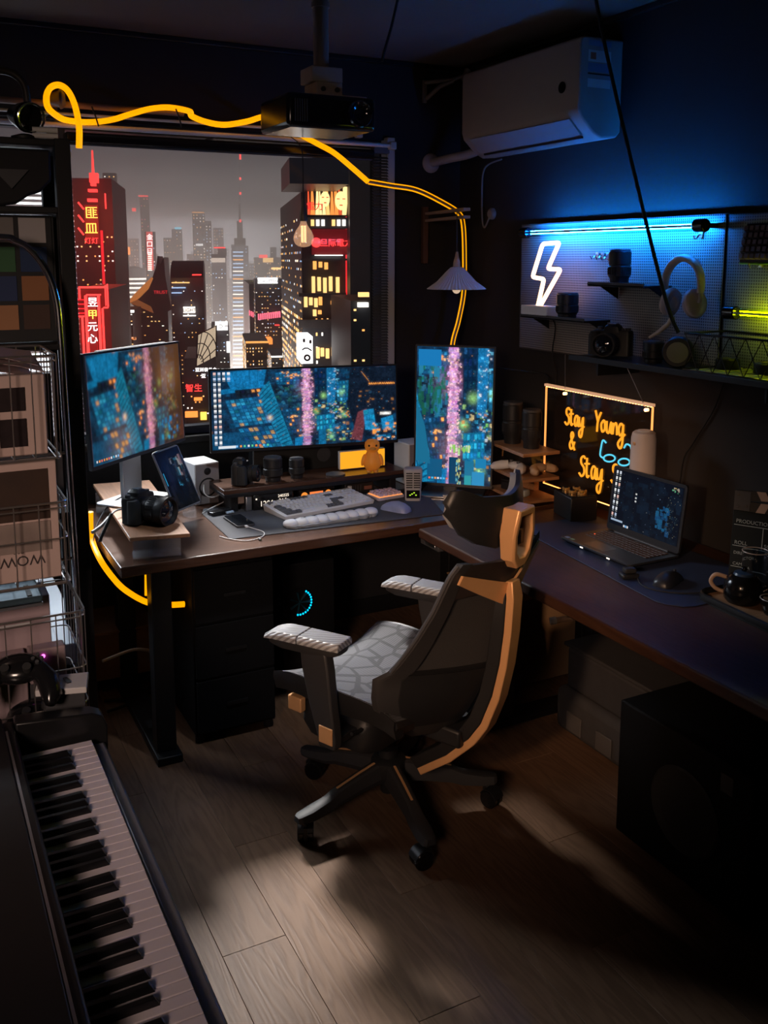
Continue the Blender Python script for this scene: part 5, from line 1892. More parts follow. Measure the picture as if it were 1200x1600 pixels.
def tube_lamp(label, y0, y1, z, x, led, body, power):
    """clear plastic tube, LED strip facing the wall inside it, black end caps"""
    r = thing('tube_lamp', label, 'lamp', (x, (y0 + y1) / 2, z))
    h = (y1 - y0) / 2
    MB().cyl((0, -h, 0), (0, h, 0), .0185, n=24).build('tube', body, r)
    MB().box((.003, -h + .01, -.007), (.0055, h - .01, .007)).build('led_strip', led, r)
    MB().box((-.004, -h + .005, -.004), (.0028, h - .005, .004)).build('spine', mat('tube_spine', (.25, .28, .35), .3, .6, noise=.1), r)
    for s in (-1, 1):
        MB().cyl((0, s * h, 0), (0, s * (h + .045), 0), .0215, n=20).build('end_cap', 'black_gloss', r, bevel=.003)
        MB().box((0, s * (h + .022) - .008, -.008), (.070, s * (h + .022) + .008, .008)).build('holder', 'black_plastic', r)
    return r


tube_lamp('long blue tube lamp across the top of the large pegboard', 2.285, 3.20, 1.828, 2.330, glow('led_blue', (.010, .27, 1.0), 300), pane_mat('tube_blue', (.55, .80, 1.0), .06, 1.4), 0)
tube_lamp('yellow green tube lamp on the second pegboard at the right picture edge', 1.25, 2.105, 1.553, 2.340, glow('led_yellow', (.62, .72, .0), 60), pane_mat('tube_yellow', (.95, 1.0, .55), .06, 1.4), 0)

# hooks on the pegboard
for k, (y, z) in enumerate(((2.845, 1.73), (2.815, 1.728), (2.785, 1.726), (2.325, 1.795))):
    r = thing('hook', ('empty left hook of the three beside the lightning sign', 'empty middle hook of the three beside the lightning sign', 'empty right hook of the three beside the lightning sign', 'empty hook under the right end of the blue tube lamp')[k], 'hook', (2.40, y, z))
    MB().tube(bez([(0, 0, .008), (-.012, 0, .004), (-.022, 0, -.006), (-.030, 0, -.008), (-.036, 0, .002)]), .0026, 8).build('wire', 'chrome', r)
    MB().cbox((-.003, 0, .006), (.005, .016, .022)).build('plate', 'silver', r, bevel=.001)

# small shelves on the pegboard
def peg_shelf(label, y0, y1, z, x0):
    r = thing('small_shelf', label, 'shelf', (2.40, (y0 + y1) / 2, z))
    MB().box((x0 - 2.40, (y0 - y1) / 2, -.010), (0, (y1 - y0) / 2, -.002)).build('board', 'black_metal', r, bevel=.002)
    MB().box((x0 - 2.40, (y0 - y1) / 2, -.010), (x0 - 2.396, (y1 - y0) / 2, .006)).build('front_lip', 'dark_grey', r, bevel=.001)
    for s in (-1, 1):
        MB().prism([(0, 0), (.09, 0), (0, -.05)], .003, M=T(0, s * ((y1 - y0) / 2 - .02), -.010) @ RX(90) @ Matrix.Scale(-1, 4, (1, 0, 0))).build('bracket', 'black_metal', r)


peg_shelf('small black shelf at the left of the pegboard under the lightning sign', 2.76, 3.16, 1.494, 2.27)
peg_shelf('small black shelf in the middle of the pegboard under a lens', 2.45, 2.745, 1.632, 2.27)
lens_thing('dark lens on the left small shelf beside the lightning sign', (2.315, 2.915, 1.4925), .043, .10)
lens_thing('tall camera lens standing on the middle small shelf of the pegboard', (2.315, 2.625, 1.6305), .040, .125)

# neon lightning sign
r = thing('lightning_lamp', 'warm white neon lightning bolt lamp on a pale base', 'lamp', (2.30, 3.07, 1.4925))
BP = [(848, 381), (874, 379), (856, 420), (876, 421), (838, 489), (850, 436), (832, 433)]
pts = [at(*q, 'x', 2.30) for q in BP]
path = []
for i in range(7):
    a, b, c = pts[i - 1], pts[i], pts[(i + 1) % 7]
    d1, d2 = (a - b).normalized(), (c - b).normalized()
    for w in (.020, .008, 0):
        pass
    rr = .014
    p1, p2 = b + d1 * rr, b + d2 * rr
    path += [p1, p1.lerp(b, .6) .lerp(p2, .12), (p1 + p2) * .25 + b * .5, p2.lerp(b, .6).lerp(p1, .12), p2]
MB().tube(path, .0085, 10, closed=True).build('neon_tube', glow('bolt_glow', (1.0, .56, .32), 3.4), r, world=True)
MB().box((-.030, -.085, 0), (.035, .09, .043)).build('base', mat('base_pale', (.80, .84, .92), .4, noise=.04), r, bevel=.004)
r = thing('lamp_cable', 'black cable hanging from the lightning lamp down past the pegboard', 'cable', (2.33, 3.07, 1.4))
MB().tube(bez([(2.335, 3.07, 1.51), (2.395, 3.09, 1.45), (2.392, 3.10, 1.34), (2.43, 3.12, 1.25), (2.44, 3.14, 1.15)]), .003, 6).build('wire', 'black_rubber', r, world=True)

# headphones hung on the pegboard
r = thing('headphones', 'beige over-ear headphones hanging on the pegboard', 'headphones', (2.335, 2.335, 1.63), -6)
cr = mat('headphone_beige', (.78, .66, .58), .4, noise=.03)
arc = []
for k in range(25):
    a = RAD(-14 + k * 208 / 24)
    arc.append((0, .092 * math.cos(a), .004 + .090 * math.sin(a)))
MB().tube(arc, [.009 + .004 * math.sin(PI * k / 24) for k in range(25)], 12, flat=1.4).build('headband', cr, r, smooth=60)
for s in (-1, 1):
    C = T(0, s * .072, -.052) @ RX(s * 14) @ RZ(10 * s)
    cup = MB().lathe([(0, -.021), (.028, -.021), (.040, -.014), (.043, -.004), (.040, .004), (.030, .010), (.0, .013)], n=28, M=C @ RX(-90 * s) @ Matrix.Diagonal((.92, 1.12, 1, 1)))
    c = cup.build('ear_cup', cr, r, smooth=60)
    MB().lathe([(.018, .004), (.040, .002), (.045, .012), (.041, .025), (.024, .028), (.018, .018)], n=28, M=C @ RX(90 * s) @ Matrix.Diagonal((.92, 1.12, 1, 1))).build('ear_pad', mat('pad_beige', (.50, .42, .40), .7, noise=.05), c, smooth=60)
    MB().tube([(0, s * .092, -.020), (0, s * .092, -.035), (0, s * .088, -.05)], .007, 8).build('yoke', cr, r)
MB().tube([(-.010, .030, -.105), (-.014, .05, -.13), (-.03, .078, -.158), (-.05, .10, -.178)], [.010, .008, .007, .005], 10).build('boom', cr, r, smooth=60)
MB().cyl((.0, 0, .085), (.062, 0, .085), .005, n=10).build('peg', 'chrome', r)

# long shelf below the pegboard
r = thing('wall_shelf', 'long black wall shelf under the pegboard holding camera gear', 'shelf', (2.32, 2.2, 1.36))
MB().box((2.20, 1.10, 1.356), (2.448, 2.75, 1.368)).build('board', 'black_metal', r, bevel=.002, world=True)
MB().box((2.197, 1.10, 1.352), (2.2005, 2.75, 1.372)).build('front_edge', 'black_metal', r, bevel=.001, world=True)
for y in (2.65, 1.9, 1.2):
    MB().box((2.25, y - .004, 1.30), (2.447, y + .004, 1.356)).build('bracket', 'black_metal', r, world=True)
camera_thing('black camera on the left end of the wall shelf', (2.31, 2.64, 1.3685), -60, .075, .037, 1.12)
lens_thing('short dark lens on the wall shelf right of the camera', (2.30, 2.42, 1.3685), .036, .075)
r = thing('headset_case', 'black round headset case on the wall shelf below the headphones', 'case', (2.27, 2.275, 1.3685), -50)
MB().lathe([(0, -.03), (.046, -.03), (.050, -.02), (.050, .02), (.046, .03), (0, .03)], (0, 0, .0505), 28, (0, -1, 0)).build('shell', 'black_plastic', r, smooth=35)
MB().lathe([(0, .030), (.034, .030), (.034, .034), (0, .036)], (0, 0, .0505), 28, (0, -1, 0)).build('face_disc', mat('disc_grey', (.20, .18, .17), .4, noise=.1), r, smooth=35)
# wire basket with a yellow green floor
r = thing('wire_basket', 'black wire basket on the wall shelf at the right picture edge', 'basket', (2.31, 1.85, 1.369))
y0, y1, xa, xb, za, zb = 1.35, 2.195, 2.215, 2.40, 1.372, 1.488
MB().tube([(xa, y0, zb), (xa, y1, zb), (xb, y1, zb), (xb, y0, zb)], .0035, 8, closed=True).build('top_rim', 'black_gloss', r, world=True)
MB().tube([(xa, y0, za), (xa, y1, za), (xb, y1, za), (xb, y0, za)], .0035, 8, closed=True).build('bottom_rim', 'black_gloss', r, world=True)
for k in range(14):
    y = y0 + (y1 - y0) * (k + .5) / 14
    MB().tube([(xa, y - .03, za), (xa, y + .03, zb)], .0016, 5).build('wire', 'black_gloss', r, world=True)
    MB().tube([(xa, y + .03, za), (xa, y - .03, zb)], .0016, 5).build('wire', 'black_gloss', r, world=True)
for k in range(24):
    MB().box((xa, y0 + .01 + k * .0345, za), (xb, y0 + .028 + k * .0345, za + .003)).build('floor_slat', mat('slat_olive', (.30, .30, .12), .4, noise=.1), r, world=True)
for k in range(5):
    y = 2.12 - k * .15
    t = thing('lens_cap', ('round black filter case at the left end of the wire basket', 'second round black filter case in the wire basket', 'third round black filter case in the wire basket', 'fourth round black filter case in the wire basket', 'last round black filter case in the wire basket')[k], 'case', (2.33, y, 1.3755))
    MB().lathe([(0, 0), (.036, 0), (.038, .004), (.038, .03), (.034, .034), (0, .034)], n=24).build('case', 'black_plastic', t, smooth=30)
    MB().lathe([(0, .0342), (.028, .0342), (.028, .036), (0, .036)], n=24).build('label_disc', 'dark_grey', t)
# dark keyboard hung on the second pegboard
r = thing('spare_keyboard', 'dark keyboard with brown keycaps hung on the second pegboard', 'keyboard', (2.375, 1.965, 1.77), rot=(0, RAD(-90 + 12), RAD(0)))
# local x up the wall, local y along the wall, local z out of it
MB().box((-.062, -.16, -.012), (.062, .16, .004)).build('case', 'black_gloss', r, bevel=.003)
kc = mat('keycap_brown', (.16, .10, .085), .4, noise=.1)
first = None
for j in range(5):
    for i in range(15):
        if first is None:
            first = MB().rings([[(-.0095, -.0095, 0), (.0095, -.0095, 0), (.0095, .0095, 0), (-.0095, .0095, 0)], [(-.007, -.007, .012), (.007, -.007, .012), (.007, .007, .012), (-.007, .007, .012)]]).build('keycap', kc, r, smooth=0)
            o = first
        else:
            o = first.copy()
            COL.objects.link(o)
        o.location = (-.044 + j * .022, -.148 + i * .0211, .0045)
MB().box((-.066, -.16, -.010), (-.0625, .16, .002)).build('green_edge', mat('edge_green', (.20, .45, .03), .4, noise=.1), r)
for s in (-1, 1):
    t = thing('hook', 'chrome hook carrying the %s end of the spare keyboard' % ('left' if s > 0 else 'right'), 'hook', (2.40, 1.965 + s * .11, 1.70))
    MB().tube(bez([(.0, 0, .01), (-.02, 0, -.004), (-.045, 0, -.006), (-.055, 0, .008)]), .0026, 8).build('wire', 'chrome', t)
    MB().cbox((-.003, 0, .006), (.005, .016, .022)).build('plate', 'silver', t, bevel=.001)

# acrylic sign with handwriting
r = thing('acrylic_sign', 'clear hanging acrylic board with orange handwriting and an LED edge', 'sign', (2.34, 2.762, 1.21))
MB().box((2.338, 2.456, .80), (2.344, 3.066, 1.206)).build('board', pane_mat('acrylic_board', (.86, .80, .74), .05, 1.0), r, world=True)
eo = glow('edge_led', (1.0, .40, .14), 9)
MB().box((2.334, 2.450, 1.206), (2.348, 3.072, 1.216)).build('led_rail', mat('rail_pale', (.55, .45, .40), .4, emit=(1, .5, .25), es=.5, noise=.05), r, world=True)
for k in range(40):
    MB().cbox((2.341, 2.462 + k * .0154, 1.2045), (.006, .006, .003)).build('led', eo, r, world=True)
glow('edge_glow_bottom', (1.0, .36, .09), 6)
MB().box((2.338, 2.452, .7975), (2.344, 3.069, .7995)).build('lit_edge', 'edge_glow_bottom', r, world=True)
for y in (2.4545, 3.0665):
    MB().box((2.338, y - .0025, .80), (2.344, y + .0025, 1.204)).build('lit_edge', glow('edge_glow', (1.0, .36, .09), 1.6), r, world=True)
for y, yt in ((2.945, 2.90), (2.485, 2.56)):
    MB().cyl((2.341, y, 1.19), (2.300, yt, 1.352), .0015, n=6).build('wire', 'silver', r, world=True)
    MB().cyl((2.334, y, 1.190), (2.348, y, 1.190), .006, n=12).build('hole_ring', eo, r, world=True)
STROKES = {
    'S': ([(.85, .92), (.6, 1.02), (.3, .88), (.32, .64), (.68, .45), (.74, .18), (.42, -.02), (.05, .12)],),
    't': ([(.3, .98), (.28, .3), (.40, .02), (.62, .12)], [(.02, .66), (.62, .72)]),
    'a': ([(.68, .60), (.38, .66), (.14, .38), (.24, .05), (.52, .12), (.68, .58), (.70, .12), (.9, .06)],),
    'y': ([(.06, .62), (.18, .16), (.48, .14), (.72, .64), (.70, .0), (.50, -.55), (.18, -.50), (.22, -.2), (.9, .1)],),
    'Y': ([(.05, 1.05), (.40, .52)], [(.82, 1.0), (.42, .5), (.34, -.05)]),
    'o': ([(.42, .62), (.12, .38), (.28, .02), (.62, .18), (.58, .55), (.40, .62)],),
    'u': ([(.06, .62), (.12, .1), (.42, .06), (.66, .6), (.68, .1), (.85, .06)],),
    'n': ([(.1, .6), (.12, .0), (.22, .42), (.5, .62), (.66, .4), (.70, .02)],),
    'g': ([(.66, .58), (.36, .64), (.12, .34), (.32, .04), (.62, .2), (.70, .62), (.66, -.3), (.40, -.62), (.1, -.36), (.95, .15)],),
    '&': ([(.95, -.05), (.30, .72), (.46, 1.02), (.68, .82), (.12, .30), (.26, 0), (.60, .06), (.9, .46)],),
    'm': ([(.05, .6), (.06, 0), (.14, .45), (.3, .6), (.4, .4), (.4, 0), (.5, .5), (.66, .6), (.76, .4), (.78, 0)],),
    'p': ([(.1, .6), (.1, -.5)], [(.1, .45), (.4, .65), (.66, .35), (.4, .0), (.12, .12)]),
    'l': ([(.2, 1.05), (.2, .1), (.4, 0)],), 'i': ([(.2, .6), (.2, .1), (.4, 0)], [(.2, .85), (.21, .9)]),
    'e': ([(.1, .3), (.6, .38), (.4, .64), (.12, .35), (.3, .0), (.66, .12)],)}
wr_m = glow('ink_orange', (1.0, .36, .02), 1.05)


def write(txt, px, py, hpx, slant=0):
    """letters drawn with tube strokes on the board; y runs away from the camera so text runs towards -y"""
    p = at(px, py, 'x', 2.334)
    s = hpx * .00262
    y = p.y
    for ch_ in txt:
        mb = MB()
        for st in STROKES[ch_]:
            mb.tube(bez([(2.334, y - u * s * .56, p.z + v * s) for u, v in st], 5), .0042, 6)
        mb.build('letter', wr_m, r, world=True)
        y -= s * .44


write('Stay', 882, 662, 25)
write('Young', 929, 672, 28)
write('&', 889, 700, 25)
write('Stay', 904, 742, 30)
write('Simple', 954, 753, 27)
gl = glow('ink_cyan', (.10, .62, .85), 1.0)
g = lambda q: at(*q, 'x', 2.334)
for st in ([(947, 692), (942, 688), (939, 700), (938, 712), (944, 716)], [(975, 700), (979, 694), (985, 697), (986, 702)]):
    MB().tube(bez([g(q) for q in st], 6), .0032, 6).build('glasses_line', gl, r, world=True)
for cx, cy in ((952, 716), (975, 722)):
    MB().tube([g((cx + 9 * math.cos(k * PI / 8), cy + 5.5 * math.sin(k * PI / 8))) for k in range(16)], .0032, 6, closed=True).build('glasses_rim', gl, r, world=True)

# air conditioner
r = thing('air_conditioner', 'white wall air conditioner near the ceiling on the right wall', 'air conditioner', (2.45, 3.2, 2.34))
acw = mat('ac_white', (.33, .28, .265), .45, noise=.03)
prof = [(-.195, .172), (-.200, .150), (-.200, -.075), (-.190, -.105), (-.130, -.160), (-.090, -.178), (-.02, -.172), (0, -.15), (0, .178), (-.18, .178)]
MB().prism([(x, z) for x, z in prof], .80, M=T(-.001, .40, 0) @ RX(90)).build('housing', acw, r, bevel=.008, seg=3)
MB().prism([(-.192, -.104), (-.134, -.158), (-.140, -.164), (-.197, -.108)], .68, M=T(0, .34, 0) @ RX(90)).build('louvre', mat('ac_louvre', (.26, .26, .27), .4, noise=.03), r, bevel=.001)
MB().box((-.128, -.33, -.172), (-.120, .33, -.1645)).build('outlet_slot', 'black_plastic', r)
MB().lathe([(0, 0), (.021, 0), (.021, .002), (0, .002)], (-.2012, -.30, .010), 24, (-1, 0, 0)).build('display', 'black_gloss', r)
for k, (z0, z1, c) in enumerate(((.165, .145, 'label_blue'), (.13, .09, 'label_white'), (.085, .055, 'label_blue'), (.05, .045, 'black_plastic'), (.03, .0, 'label_white'))):
    mat('label_blue', (.15, .22, .35), .5, noise=.1)
    mat('label_white', (.55, .55, .55), .5, noise=.1)
    MB().box((-.165, -.4012, z1), (-.06, -.4004, z0)).build('energy_label', c, r)
    if k == 1:
        MB().box((-.155, -.4018, z1 + .008), (-.13, -.4013, z0 - .008)).build('energy_mark', mat('label_red', (.45, .12, .06), .5, noise=.1), r)
r = thing('ac_pipe', 'white wrapped pipe from the air conditioner to a wall collar', 'pipe', (2.33, 3.8, 2.19))
MB().tube(bez([(2.375, 3.595, 2.215), (2.345, 3.68, 2.19), (2.305, 3.80, 2.178), (2.285, 3.93, 2.168)]), .020, 14).build('pipe', mat('pipe_grey', (.34, .30, .30), .6, noise=.08, bump=.4, bscale=50), r, world=True)
MB().lathe([(0, 0), (.045, 0), (.045, .006), (.034, .016), (.02, .018)], (2.285, 3.929, 2.168), 24, (0, -1, 0)).build('collar', 'pipe_grey', r, world=True)
r = thing('ac_cable', 'blue lit cable looping from the air conditioner to a round wall socket', 'cable', (2.43, 3.68, 2.0))
MB().tube(bez([(2.435, 3.56, 2.16), (2.438, 3.70, 2.13), (2.440, 3.72, 2.0), (2.438, 3.71, 1.90), (2.436, 3.69, 1.865), (2.434, 3.66, 1.89), (2.434, 3.645, 1.92)]), .004, 8).build('wire', 'grey_plastic', r, world=True)
MB().lathe([(0, 0), (.026, 0), (.026, .012), (.018, .02), (0, .02)], (2.449, 3.64, 1.925), 20, (-1, 0, 0)).build('plug', 'grey_plastic', r, world=True)
r = thing('corner_bracket', 'grey metal bracket high on the back wall near the corner', 'bracket', (2.32, 3.92, 2.52))
MB().box((2.238, 3.918, 2.44), (2.256, 3.93, 2.54)).build('plate', mat('bracket_grey', (.2, .18, .18), .5, noise=.1), r, world=True)
MB().tube([(2.248, 3.91, 2.455), (2.29, 3.86, 2.505), (2.34, 3.82, 2.53)], .010, 8).build('strut', 'bracket_grey', r, world=True)
MB().tube([(2.248, 3.925, 2.53), (2.34, 3.82, 2.535), (2.39, 3.80, 2.555)], .009, 8).build('arm', 'bracket_grey', r, world=True)
MB().cyl((2.385, 3.80, 2.53), (2.405, 3.80, 2.58), .016, n=12).build('hub', 'bracket_grey', r, world=True)

# black cables
r = thing('hanging_cable', 'long black cable sagging from the ceiling across the right wall to the shelf', 'cable', (2.25, 2.6, 2.6))
MB().tube(bez([at(930, -6, 'x', 2.20), at(945, 70, 'x', 2.20), at(972, 190, 'x', 2.20), at(1003, 320, 'x', 2.20), at(1030, 430, 'x', 2.20), at(1047, 490, 'x', 2.205), at(1060, 520, 'x', 2.22)]), .0062, 8).build('wire', 'black_rubber', r, world=True)
r = thing('hanging_cable', 'thin black cable hanging from the ceiling right of the projector', 'cable', (1.6, 3.0, 2.6))
MB().tube(bez([at(622, -4, 'y', 3.0), at(612, 40, 'y', 3.02), at(602, 75, 'y', 3.03), at(597, 96, 'y', 3.03)]), .005, 8).build('wire', 'black_rubber', r, world=True)
r = thing('wall_cable', 'thin black cable along the wall from the portrait monitor to the acrylic sign', 'cable', (2.43, 3.2, 1.25))
MB().tube(bez([(2.20, 3.40, 1.245), (2.30, 3.38, 1.25), (2.42, 3.30, 1.235), (2.44, 3.20, 1.232), (2.36, 3.075, 1.214)]), .004, 6).build('wire', 'black_rubber', r, world=True)
r = thing('wall_cable', 'black cable drooping down the wall from the shelf to behind the laptop', 'cable', (2.44, 2.3, 1.2))
MB().tube(bez([(2.44, 2.22, 1.355), (2.442, 2.27, 1.22), (2.443, 2.36, 1.08), (2.44, 2.40, 1.0), (2.44, 2.42, .75)]), .0035, 6).build('wire', 'black_rubber', r, world=True)

# ================================================================== WINDOW WALL FITTINGS
# projector on a ceiling pole
r = thing('projector', 'black projector hanging from a ceiling pole in front of the window', 'projector', (1.30, 3.0, 2.6))
MB().cyl((1.318, 3.0, 2.35), (1.318, 3.0, 2.613), .026, n=20).build('pole', mat('pole_brown', (.22, .17, .16), .5, noise=.08), r, world=True)
MB().cyl((1.318, 3.0, 2.596), (1.318, 3.0, 2.6125), .06, n=24).build('ceiling_flange', 'pole_brown', r, world=True)
MB().cyl((1.318, 3.0, 2.545), (1.318, 3.0, 2.560), .031, n=20).build('pole_collar', 'pole_brown', r, world=True)
MB().box((1.262, 2.95, 2.300), (1.375, 3.05, 2.350)).build('bracket_head', mat('bracket_tan', (.36, .29, .27), .5, noise=.08), r, bevel=.004, world=True)
MB().box((1.278, 2.947, 2.255), (1.372, 3.053, 2.300)).build('bracket_yoke', 'bracket_tan', r, bevel=.003, world=True)
for x in (1.30, 1.35):
    MB().cyl((x, 2.940, 2.277), (x, 2.9465, 2.277), .008, n=12).build('bolt', 'dark_grey', r, world=True)
MB().box((1.235, 2.90, 2.247), (1.44, 3.1, 2.254)).build('mount_plate', 'bracket_tan', r, bevel=.002, world=True)
MB().box((1.140, 2.86, 2.138), (1.455, 3.12, 2.246)).build('body', 'black_gloss', r, bevel=.016, seg=3, world=True)
MB().lathe([(.028, 0), (.042, 0), (.044, .012), (.040, .018), (.036, .012), (.020, .004), (0, .009)], (1.39, 2.862, 2.19), 28, (0, -1, 0)).build('lens', 'lens_glass', r, world=True)
for k in range(6):
    MB().cbox((1.165 + k * .008, 2.858, 2.19), (.003, .004, .07)).build('vent_slot', 'dark_grey', r, world=True)
# orange neon rope
nr = glow('neon_rope', (1.0, .36, .0), 1.25)
r = thing('neon_rope', 'orange neon rope light looping along the curtain rod over the window', 'rope light', (1.0, 3.7, 2.28))
P1 = [at(*q, 'y', 3.70) for q in ((121, 233), (121, 200), (117, 165), (106, 143), (92, 134), (78, 138), (71, 152), (73, 170), (86, 183), (105, 188), (140, 191), (175, 187), (205, 178), (235, 170), (265, 168), (296, 174))]
P2 = [at(*q, 'y', 3.72) for q in ((299, 181), (320, 190), (350, 195), (385, 190), (416, 182), (445, 190), (472, 211), (495, 224), (522, 239), (550, 262), (575, 284))]
for i in range(3, 9):
    P1[i].y -= .02 * (i - 2) / 3
P1[0].y = P1[1].y = 3.665
MB().tube(bez(P1 + P2[0:], 7), .0115, 8).build('tube', nr, r, world=True)
gt = mat('rope_core', (.24, .17, .13), .5, noise=.1)
P3 = [at(*q, 'y', 3.74) for q in ((575, 284), (610, 290), (650, 297), (690, 316), (716, 333), (723, 352), (725, 400), (724, 455), (716, 500), (706, 540), (704, 600))]
B3 = bez(P3, 7)
MB().tube(B3, .0085, 8).build('rope_core', gt, r, world=True)
for s in (-1, 1):
    off = []
    for i, p in enumerate(B3):
        a, b = B3[max(0, i - 1)], B3[min(len(B3) - 1, i + 1)]
        t_ = (b - a).normalized()
        off.append(p + Vector((-t_.z, -.3, t_.x)).normalized() * Vector((1, .2, 1)).length * .0 + Vector((-t_.z * s * .0085, -.004, t_.x * s * .0085)))
    MB().tube(off, .0034, 6).build('lit_edge', nr, r, world=True)
for (x, z) in ((1.015, 2.262), (.70, 2.248)):
    MB().tube([(x - .01, 3.68, z + .03), (x, 3.675, z), (x + .012, 3.68, z - .04)], .003, 6).build('cable_tie', 'black_plastic', r, world=True)
# dark round knob that the rope loops around
r = thing('rod_finial', 'dark round curtain rod finial inside the orange rope loop', 'curtain rod', (.585, 3.72, 2.3))
MB().lathe([(0, 0), (.020, 0), (.034, .010), (.036, .018), (.030, .022), (.020, .05), (.012, .07), (0, .07)], (.60, 3.70, 2.30), 20, (-1, .25, .0)).build('knob', mat('finial_brown', (.06, .04, .035), .5, noise=.1), r, world=True)
MB().cyl((.575, 3.776, 2.09), (.575, 3.776, 2.29), .008, n=10).build('post', 'finial_brown', r, world=True)
MB().cyl((-.9, 3.735, 2.292), (1.05, 3.735, 2.285), .012, n=12).build('pole', mat('pole_warm', (.20, .12, .09), .45, noise=.1), r, world=True)
# rope under the desk
r = thing('neon_rope', 'orange neon rope light sagging below the left desk edge around the leg', 'rope light', (.62, 3.2, .6))
Q1 = [Vector(p) for p in [at(141, 800, 'x', .556), at(143, 840, 'x', .556), at(157, 875, 'x', .56), at(180, 907, 'x', .60)]]
Q1 += [at(200, 925, 'y', 3.13), at(230, 941, 'y', 3.13), at(262, 945, 'y', 3.13), at(288, 944, 'y', 3.13)]
MB().tube(bez(Q1, 7), .0105, 8).build('tube', nr, r, world=True)
MB().tube([at(229, 880, 'y', 3.16), at(229, 930, 'y', 3.16)], .007, 8).build('tube_end', nr, r, world=True)
MB().tube([at(169, 889, 'x', .59), at(172, 895, 'x', .59), at(175, 893, 'x', .61)], .006, 6).build('cable_tie', 'black_plastic', r, world=True)

# edison bulb pendant
r = thing('bulb_pendant', 'edison bulb with a glowing filament hanging before the city window', 'lamp', (1.496, 3.6, 2.25))
MB().tube(bez([(0, 0, -.29), (0, 0, -.12), (0, .03, -.07), (0, .11, -.035), (0, .15, -.022), (0, .166, -.03)]), .0022, 6).build('cord', 'black_rubber', r)
MB().lathe([(0, -.285), (.005, -.285), (.011, -.325), (.0165, -.345), (.017, -.352), (.016, -.377), (0, -.377)], n=18).build('socket', mat('socket_brown', (.09, .06, .035), .45, .3, noise=.1), r, smooth=40)
mat('bulb_glass', (1.0, .80, .62), .03, alpha=.30, emit=(1.0, .55, .28), es=.45)
MB().lathe([(.012, -.377), (.016, -.392), (.032, -.415), (.041, -.435), (.042, -.450), (.036, -.467), (.022, -.478), (0, -.482)], n=24).build('glass', 'bulb_glass', r, smooth=60)
fl = glow('filament', (1.0, .55, .25), 3.0)
for k in range(4):
    a = PI / 2 * k
    x, y = .009 * math.cos(a), .009 * math.sin(a)
    MB().tube([(x + .0025 * math.cos(i * 2.1), y + .0025 * math.sin(i * 2.1), -.395 - i * .0032) for i in range(22)], .0013, 5).build('filament', fl, r)

# pleated white pendant lamp
r = thing('pendant_lamp', 'white pleated cone pendant lamp with a wooden neck on the wall bracket', 'lamp', (2.171, 3.5, 1.93))
MB().cyl((0, 0, -.185), (.01, .02, -.01), .0022, n=6).build('cord', 'dark_grey', r)
MB().lathe([(0, -.178), (.005, -.178), (.009, -.20), (.016, -.225), (.018, -.245), (0, -.245)], n=18).build('wooden_neck', mat('neck_wood', (.42, .28, .20), .5, noise=.15), r, smooth=40)
MB().lathe([(.018, -.243), (.028, -.246), (.045, -.262), (.085, -.305), (.128, -.336), (.130, -.338), (.1285, -.339), (.083, -.309), (.043, -.267), (.018, -.25)], n=96, wob=lambda k: 1.0 if k % 2 else .955).build('shade', mat('shade_white', (.60, .55, .54), .6, noise=.03), r, smooth=20)
MB().ball((0, 0, -.335), (.020, .020, .024)).build('bulb', glow('shade_bulb', (1.0, .72, .5), .6), r)
r = thing('lamp_bracket', 'pale wooden wall bracket arm carrying the pleated lamp', 'bracket', (2.33, 3.9, 1.9))
brw = mat('bracket_wood', (.34, .22, .16), .5, noise=.12)
MB().box((2.235, 3.905, 1.70), (2.262, 3.93, 1.965)).build('wall_post', mat('post_brown', (.10, .05, .035), .5, noise=.1), r, bevel=.002, world=True)
for z in (1.925, 1.893):
    MB().prism([(2.238, 3.90), (2.262, 3.90), (2.212, 3.46), (2.176, 3.46)], .013, M=T(0, 0, z)).build('arm', brw, r, bevel=.002, world=True)

# ================================================================== RIGHT DESK
r = thing('desk_mat', 'dark blue desk mat under the laptop', 'mat', (2.05, 2.3, DT))
MB().prism([(1.885, 1.93), (1.895, 1.90), (1.925, 1.862), (1.96, 1.85), (2.30, 1.85), (2.33, 1.88), (2.33, 2.72), (2.31, 2.74), (1.985, 2.74), (1.965, 2.72)], .003, M=T(0, 0, .7403)).build('sheet', mat('mat_blue', (.022, .030, .062), .55, noise=.12, bump=.2, bscale=300), r, bevel=.001, world=True)

# laptop
L0 = Vector((2.113, 2.350, .7437))
r = thing('laptop', 'open black gaming laptop on the blue desk mat', 'laptop', L0, -90)
# local: x along the hinge (towards -y in the room), y towards the screen
MB().rings([[(x, y, z) for x, y in rrect(.355 * s, .216 * s, .012)] for s, z in ((.94, .004), (1.0, .010), (1.0, .017))]).build('base', mat('laptop_black', (.020, .021, .026), .38, noise=.1), r, smooth=30, bevel=.001)
for sx in (-1, 1):
    for sy in (-1, 1):
        MB().cyl((sx * .14, sy * .08, 0), (sx * .14, sy * .08, .0045), .009, n=12).build('rubber_foot', 'black_rubber', r)
MB().box((-.152, -.016, .0171), (.152, .086, .0176)).build('key_deck', 'black_plastic', r)
lk = mat('laptop_key', (.012, .010, .010), .5, emit=(1.0, .30, .10), es=.012, noise=.1)
first = None
for j in range(6):
    for i in range(17):
        if first is None:
            first = MB().rings([[(-.0075, -.0068, 0), (.0075, -.0068, 0), (.0075, .0068, 0), (-.0075, .0068, 0)], [(-.0068, -.0060, .0018), (.0068, -.0060, .0018), (.0068, .0060, .0018), (-.0068, .0060, .0018)]]).build('key', lk, r, smooth=0)
            o = first
        else:
            o = first.copy()
            COL.objects.link(o)
        o.location = (-.143 + i * .01775, -.008 + j * .0168, .0177)
